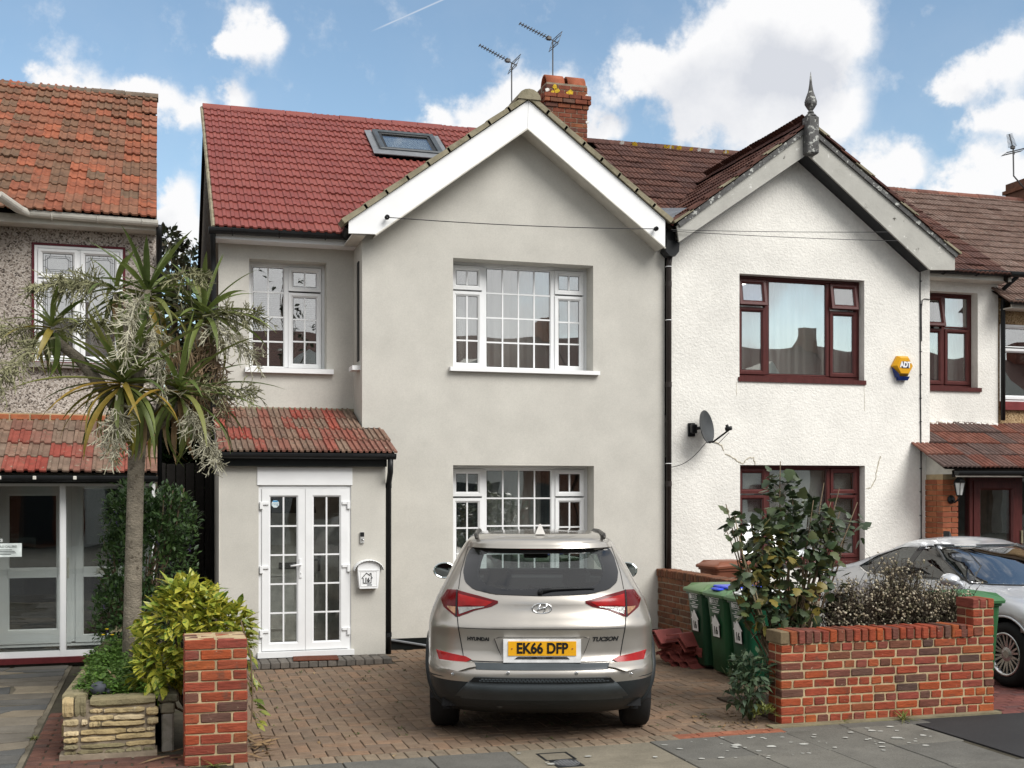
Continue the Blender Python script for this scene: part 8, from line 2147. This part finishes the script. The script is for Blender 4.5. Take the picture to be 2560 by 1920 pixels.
carpet(-.52, -.30, -3.5, -2.8, .36, .32, 900, 'weeds', 'taller feathery green weeds at the foot of the palm trunk', leaf_blade(.06, .018, .2, .2, (.1, .9, 1, .5, .05)), wd, 10)
mb = MB()
for p in ((-.46, -3.05, .70), (-.41, -3.15, .66), (-.48, -3.3, .68)): mb.lathe([(.001, 0), (.014, .004), (.016, .010), (.001, .012)], 9, Matrix.Translation(p))
o = mb.obj('weed_flowers', M('yellow flower', (.70, .50, .02), .6, b_str=0)); tag(o, 'tiny yellow flowers among the planter weeds', 'flowers', kind='stuff')
# dry fallen leaves
def litter(pts, label, mat, L=(.12, .32)):
    mb = MB()
    for (x0, x1, y0, y1, z, n) in pts:
        for _ in range(n):
            vf = leaf_blade(U(*L), .020, U(-.1, .15), .3, (.5, 1, 1, .8, .4, .05)); m4 = frame((U(x0, x1), U(y0, y1), z + U(.004, .035)), Vector((U(-1, 1), U(-1, 1), U(-.1, .15))), None, U(-.8, .8)); mb.add([m4 @ Vector(v) for v in vf[0]], vf[1])
    o = link('fallen_leaves', mb.mesh(mat, True, 'fallen_leaves')); tag(o, label, 'leaves', kind='stuff')
litter([(-.36, -.12, -4.7, -4.35, .44, 16)], 'dry tan leaves lying on the planter weeds', cl_dead, (.12, .26))
litter([(.02, .16, -5.4, -5.15, .0, 7), (.60, .80, -5.45, -4.75, .0, 26)], 'dry brown leaves gathered at the foot of the brick pillar', cl_dead, (.10, .30))

# ---- ivy-leaved bush behind the garden wall
ivy = thing('ivy_bush', 'large dark green ivy bush with yellowing leaves behind the left end of the garden wall', 'shrub', (5.42, -4.8, .05))
il = M_leaf('ivy leaf', [(.042, .068, .032), (.058, .088, .040), (.034, .055, .03), (.075, .105, .045), (.048, .072, .036), (.10, .115, .04), (.055, .08, .042)], .38, trans=.15, n_amt=.2)
iy = M_leaf('ivy leaf yellow', [(.15, .13, .03), (.20, .16, .035), (.11, .11, .03)], .45, trans=.2, blot=[((.07, .05, .02), 20, .58, .1)])
tips = [(U(4.85, 6.05), U(-5.1, -4.5), U(1.1, 2.05)) for _ in range(30)] + [(4.80, -4.95, 1.72), (4.74, -4.95, 1.84), (5.33, -4.85, 2.22), (5.45, -4.85, 2.0), (6.12, -4.85, 1.85)]
twig_mesh(ivy, (5.40, -4.8, .05), tips, twig, .016)
mb = MB(); mb.tube([(5.06, -5.05, .74), (4.97, -5.02, 1.05), (4.88, -5.0, 1.40), (4.81, -4.97, 1.75)], [.010, .009, .007, .004], 6); mb.tube([(5.08, -5.04, .75), (5.0, -5.05, 1.0), (4.93, -5.0, 1.3)], .006, 5); mb.obj('pale_stem', M('pale stem', (.36, .30, .19), .8, b_str=0), ivy, True)
parts_ = [ell((5.45, -4.85, 1.20), (.52, .36, .50), .35), ell((5.52, -4.85, 1.55), (.42, .30, .38), .3), ell((5.36, -4.85, 1.92), (.15, .14, .30), .1), ell((5.70, -4.85, 1.70), (.26, .2, .22), .2), ell((5.16, -4.95, 1.50), (.20, .18, .30), .3), ell((4.84, -4.95, 1.64), (.10, .10, .22), .2), ell((4.98, -5.0, 1.18), (.17, .15, .28), .2), ell((5.15, -4.98, .90), (.30, .18, .24), .3), ell((6.05, -4.9, 1.62), (.12, .1, .20), .1)]
reg = multi(parts_, [5.5, 3.6, 1.1, 1.3, 1.3, .6, 1.0, 2.0, .35])
ivf = star_leaf(.098, .096)
bush(ivy, 'foliage', 900, reg, ivf, il, (.65, 1.25), .55, -.05, limit=255, droop=.15)
bush(ivy, 'yellowing_foliage', 90, multi([ell((5.12, -5.02, 1.45), (.14, .12, .30), .2), ell((5.35, -5.1, 1.1), (.3, .15, .4), .2), ell((5.0, -5.05, 1.1), (.15, .1, .4), .1)], [3, 2, 2]), ivf, iy, (.7, 1.2), .5, -.1, limit=40, droop=.2)
# ---- dried aster with white fluffy seed heads
ast = thing('seedhead_shrub', 'brown twiggy shrub dotted with small white seed heads along the garden wall', 'shrub', (6.45, -4.95, .1))
mb = MB(); fl = MB(); bl_ = MB()
def seedy(p, r=.0105):
    n = 6; vs = []; m = Matrix.Translation(p) @ Euler((U(0, 3), U(0, 3), 0)).to_matrix().to_4x4()
    for z, k in ((-.8, .5), (0, 1), (.8, .5)):
        for i in range(n): a = 2 * math.pi * i / n; vs.append(m @ Vector((r * k * math.cos(a) * U(.8, 1.2), r * k * math.sin(a) * U(.8, 1.2), r * z)))
    fl.add(vs, [(i, (i + 1) % n, n + (i + 1) % n, n + i) for i in range(n)] + [(n + i, n + (i + 1) % n, 2 * n + (i + 1) % n, 2 * n + i) for i in range(n)] + [tuple(range(2 * n, 3 * n)), tuple(range(n - 1, -1, -1))])
def topz(x):
    return 1.10 + .12 * math.sin(x * 5.1) + .20 * math.exp(-((x - 6.45) / .16) ** 2) + .14 * math.exp(-((x - 7.05) / .14) ** 2) + .22 * math.exp(-((x - 5.95) / .16) ** 2)
for _ in range(820):
    bx = U(5.8, 7.2); b = Vector((bx * .8 + 6.45 * .2, U(-5.0, -4.7), .3)); tz = min(topz(bx), 1.45) * U(.62, 1.0)
    t = Vector((bx + U(-.12, .12), U(-5.22, -4.65), max(.72, tz))); 
    if t.x > 6.84 and t.y < -5.0 and t.z < 1.0: t.y = -4.95
    mid_ = b.lerp(t, .55) + Vector((U(-.05, .05), U(-.05, .05), .04)); mb.tube([b, mid_, t], [.0042, .0034, .002], 3, False)
    for _k in range(10):
        f = U(.35, 1); p = (b.lerp(mid_, f / .55) if f < .55 else mid_.lerp(t, (f - .55) / .45)); e = p + rdir(-.1, .9) * U(.03, .10); mb.tube([p, e], [.0022, .0014], 3, False)
        if e.z > .74 and R() < .5: seedy(e, U(.007, .0135))
        if R() < .75:
            vf = leaf_blade(U(.03, .06), .016, .3, .2, (.2, 1, .7, .05)); m4 = frame(e, rdir(-.7, .4)); bl_.add([m4 @ Vector(v) for v in vf[0]], vf[1])
mb.obj('stems', M('dark twig', (.075, .060, .045), .9, b_str=0, n_amt=.3), ast, fix=False)['kind'] = 'stuff'
fl.obj('seed_heads', M('seed head', [(.42, .37, .27), (.30, .25, .17), (.52, .48, .38)], .95, n_amt=.15, b_str=0), ast, fix=False)['kind'] = 'stuff'
bl_.obj('dry_leaves', M('withered leaf', [(.085, .080, .042), (.065, .062, .036), (.12, .10, .055)], .9, n_amt=.3, b_str=0), ast, fix=False)['kind'] = 'stuff'
# ---- leafy plant at the end of the wall
bp = thing('leafy_plant', 'grey green leafy plant growing against the left end of the garden wall', 'plant', (4.80, -5.25, 0))
blf = M_leaf('grey green leaf', [(.050, .085, .045), (.070, .11, .055), (.042, .072, .042), (.09, .13, .065)], .55, trans=.2)
tips = [(U(4.58, 4.95), U(-5.42, -5.1), U(.25, .58)) for _ in range(16)]; twig_mesh(bp, (4.82, -5.25, 0), tips, M_leaf('green stem', (.10, .13, .05)), .006)
bush(bp, 'foliage', 330, multi([ell((4.80, -5.28, .40), (.19, .17, .20), .35), ell((4.76, -5.28, .24), (.17, .15, .17), .35)], [2, 1]), leaf_blade(.085, .042, .25, .2, (.08, .75, 1, .75, .3, .04)), blf, (.6, 1.15), .6, .1, limit=150)
wp = thing('small_weed', 'small yellow green weed below the leafy plant at the wall end', 'plant', (4.86, -5.45, 0))
bush(wp, 'foliage', 130, ell((4.86, -5.42, .08), (.11, .06, .08), .2, 0), leaf_blade(.05, .014, .2, .2, (.2, 1, .7, .05)), M_leaf('yellow green weed', [(.13, .16, .03), (.19, .20, .04), (.09, .13, .03)]), (.6, 1.2), .6, .3)
# ---- grass tufts
def tuft(x, y, label, n=26, L=.16, z=0):
    t = thing('grass_tuft', label, 'grass', (x, y, z)); m = MB()
    for _ in range(n):
        a = U(0, 6.28); d = Vector((math.cos(a), math.sin(a), U(.2, 1.4))).normalized(); vf = leaf_blade(L * U(.5, 1.1), .009, U(.3, .8), .2, (1, 1, .9, .7, .4, .05)); m4 = frame((x + U(-.015, .015), y + U(-.01, .01), z), d); m.add([m4 @ Vector(v) for v in vf[0]], vf[1])
    o = link('blades', m.mesh(M_leaf('grass blade', [(.10, .15, .03), (.16, .18, .045), (.24, .21, .08)]) if 'grass blade' not in bpy.data.materials else bpy.data.materials['grass blade'], True, 'blades'), t); o['kind'] = 'stuff'
tuft(6.08, -5.60, 'green grass tuft at the foot of the red garden wall', 34, .20)
tuft(5.52, -5.56, 'small dry grass tuft below the middle of the garden wall', 12, .10)
tuft(-.95, -4.30, 'small green tuft beside the planter on the crazy paving edge', 22, .07)
tuft(.36, -5.66, 'dry pale grass at the foot of the brick pillar', 16, .12)
# moss and seedlings in the joints of the drive
mb = MB()
for _ in range(90):
    x, y = U(.75, 4.6), U(-5.5, -1.3)
    for _k in range(int(U(3, 10))):
        vf = leaf_blade(U(.014, .036), .012, .2, .2, (.2, 1, .7, .05)); m4 = frame((x + U(-.03, .03), y + U(-.03, .03), .001), rdir(.05, .8)); mb.add([m4 @ Vector(v) for v in vf[0]], vf[1])
o = link('joint_weeds', mb.mesh(M_leaf('joint weed', [(.06, .09, .025), (.09, .12, .03), (.05, .06, .03)]), True, 'joint_weeds')); tag(o, 'tiny weeds in the joints of the block drive', 'weeds', kind='stuff')
mb = MB()
for _ in range(120):
    x, y = (U(4.3, 4.95), U(-5.55, -4.9)) if R() < .55 else (U(.7, 5.4), U(-5.75, -1.2))
    s = U(.006, .022); a = U(0, 3); m4 = Matrix.Translation((x, y, .003)) @ Euler((U(-.5, .5), U(-.5, .5), a)).to_matrix().to_4x4(); mb.add([m4 @ Vector(v) for v in ((-s, -s * .5, 0), (s, -s * .4, .004), (s * .8, s * .6, 0), (-s * .6, s * .7, .006))], [(0, 1, 2, 3)])
o = link('leaf_debris', mb.mesh(cl_dead, False, 'leaf_debris')); tag(o, 'scraps of dead leaf scattered over the block drive', 'debris', kind='stuff')
# ---- trees behind the houses
def tree(loc, h, rad_, label, cols, n, name='tree', leafsz=.12, trunk_r=.12, low=.3, group=None, gap=.35):
    t = thing(name, label, 'tree', loc, group); x, y, z = loc; m = MB()
    m.tube([(x, y, z), (x + .1, y, z + h * .35), (x - .05, y + .1, z + h * .65), (x, y, z + h * .9)], [trunk_r, trunk_r * .8, trunk_r * .5, trunk_r * .15], 8); 
    cl = []
    for _ in range(16):
        d = rdir(-.5, 1); c = Vector((x + d.x * rad_ * .65, y + d.y * rad_ * .65, z + h * (low + (1 - low) * .5) + d.z * h * (1 - low) * .42)); cl.append((c, rad_ * U(.28, .5)))
        branchy(m, (x, y, z + h * U(.3, .6)), [c], trunk_r * .35, 4, .1)
    m.obj('trunk', twig, t, True)
    mm = MB(); vf = leaf_blade(leafsz, leafsz * .5, .2, .2, (.1, .9, 1, .6, .05))
    for _ in range(n):
        c, r_ = random.choice(cl); d = rdir(); p = c + d * r_ * U(.2, 1) ** .5
        if mnoise.noise(p * 2.2) < gap - .5: continue
        m4 = frame(p, (d + rdir() * .8), None, U(-1, 1), U(.6, 1.3)); mm.add([m4 @ Vector(v) for v in vf[0]], vf[1])
    o = link('crown', mm.mesh(M_leaf('crown leaf ' + label[:9], cols, .5, trans=.2), True, 'crown'), t); o['kind'] = 'stuff'
tree((.35, 11.5, 0), 7.7, .85, 'dark leaved tree rising between the two left houses', [(.022, .030, .014), (.035, .045, .02), (.05, .04, .022), (.03, .04, .016)], 2600, leafsz=.17, low=.40)
tree((.05, 6.5, 0), 4.6, 1.3, 'dense green garden tree filling the gap behind the side passage', [(.03, .06, .018), (.045, .08, .022), (.025, .045, .016)], 11000, leafsz=.13, low=.12, gap=.75)
tree((-1.2, 24, 0), 9.6, 2.6, 'pale bare looking tree in the distance between the left houses', [(.32, .33, .26), (.25, .27, .2)], 1500, leafsz=.16, low=.35)
tree((4.3, -27.5, 0), 10.5, 1.7, 'dark tree across the road mirrored in the left upper window', [(.02, .03, .012), (.03, .04, .015)], 9000, leafsz=.2, low=.12, gap=1.0)  # added out of view so that window mirrors something dark
tree((17.4, 9.5, 0), 8.5, 1.2, 'lilac flowering tree top above the far right roof', [(.34, .22, .42), (.28, .17, .36), (.10, .14, .06)], 1600, leafsz=.15, low=.5)
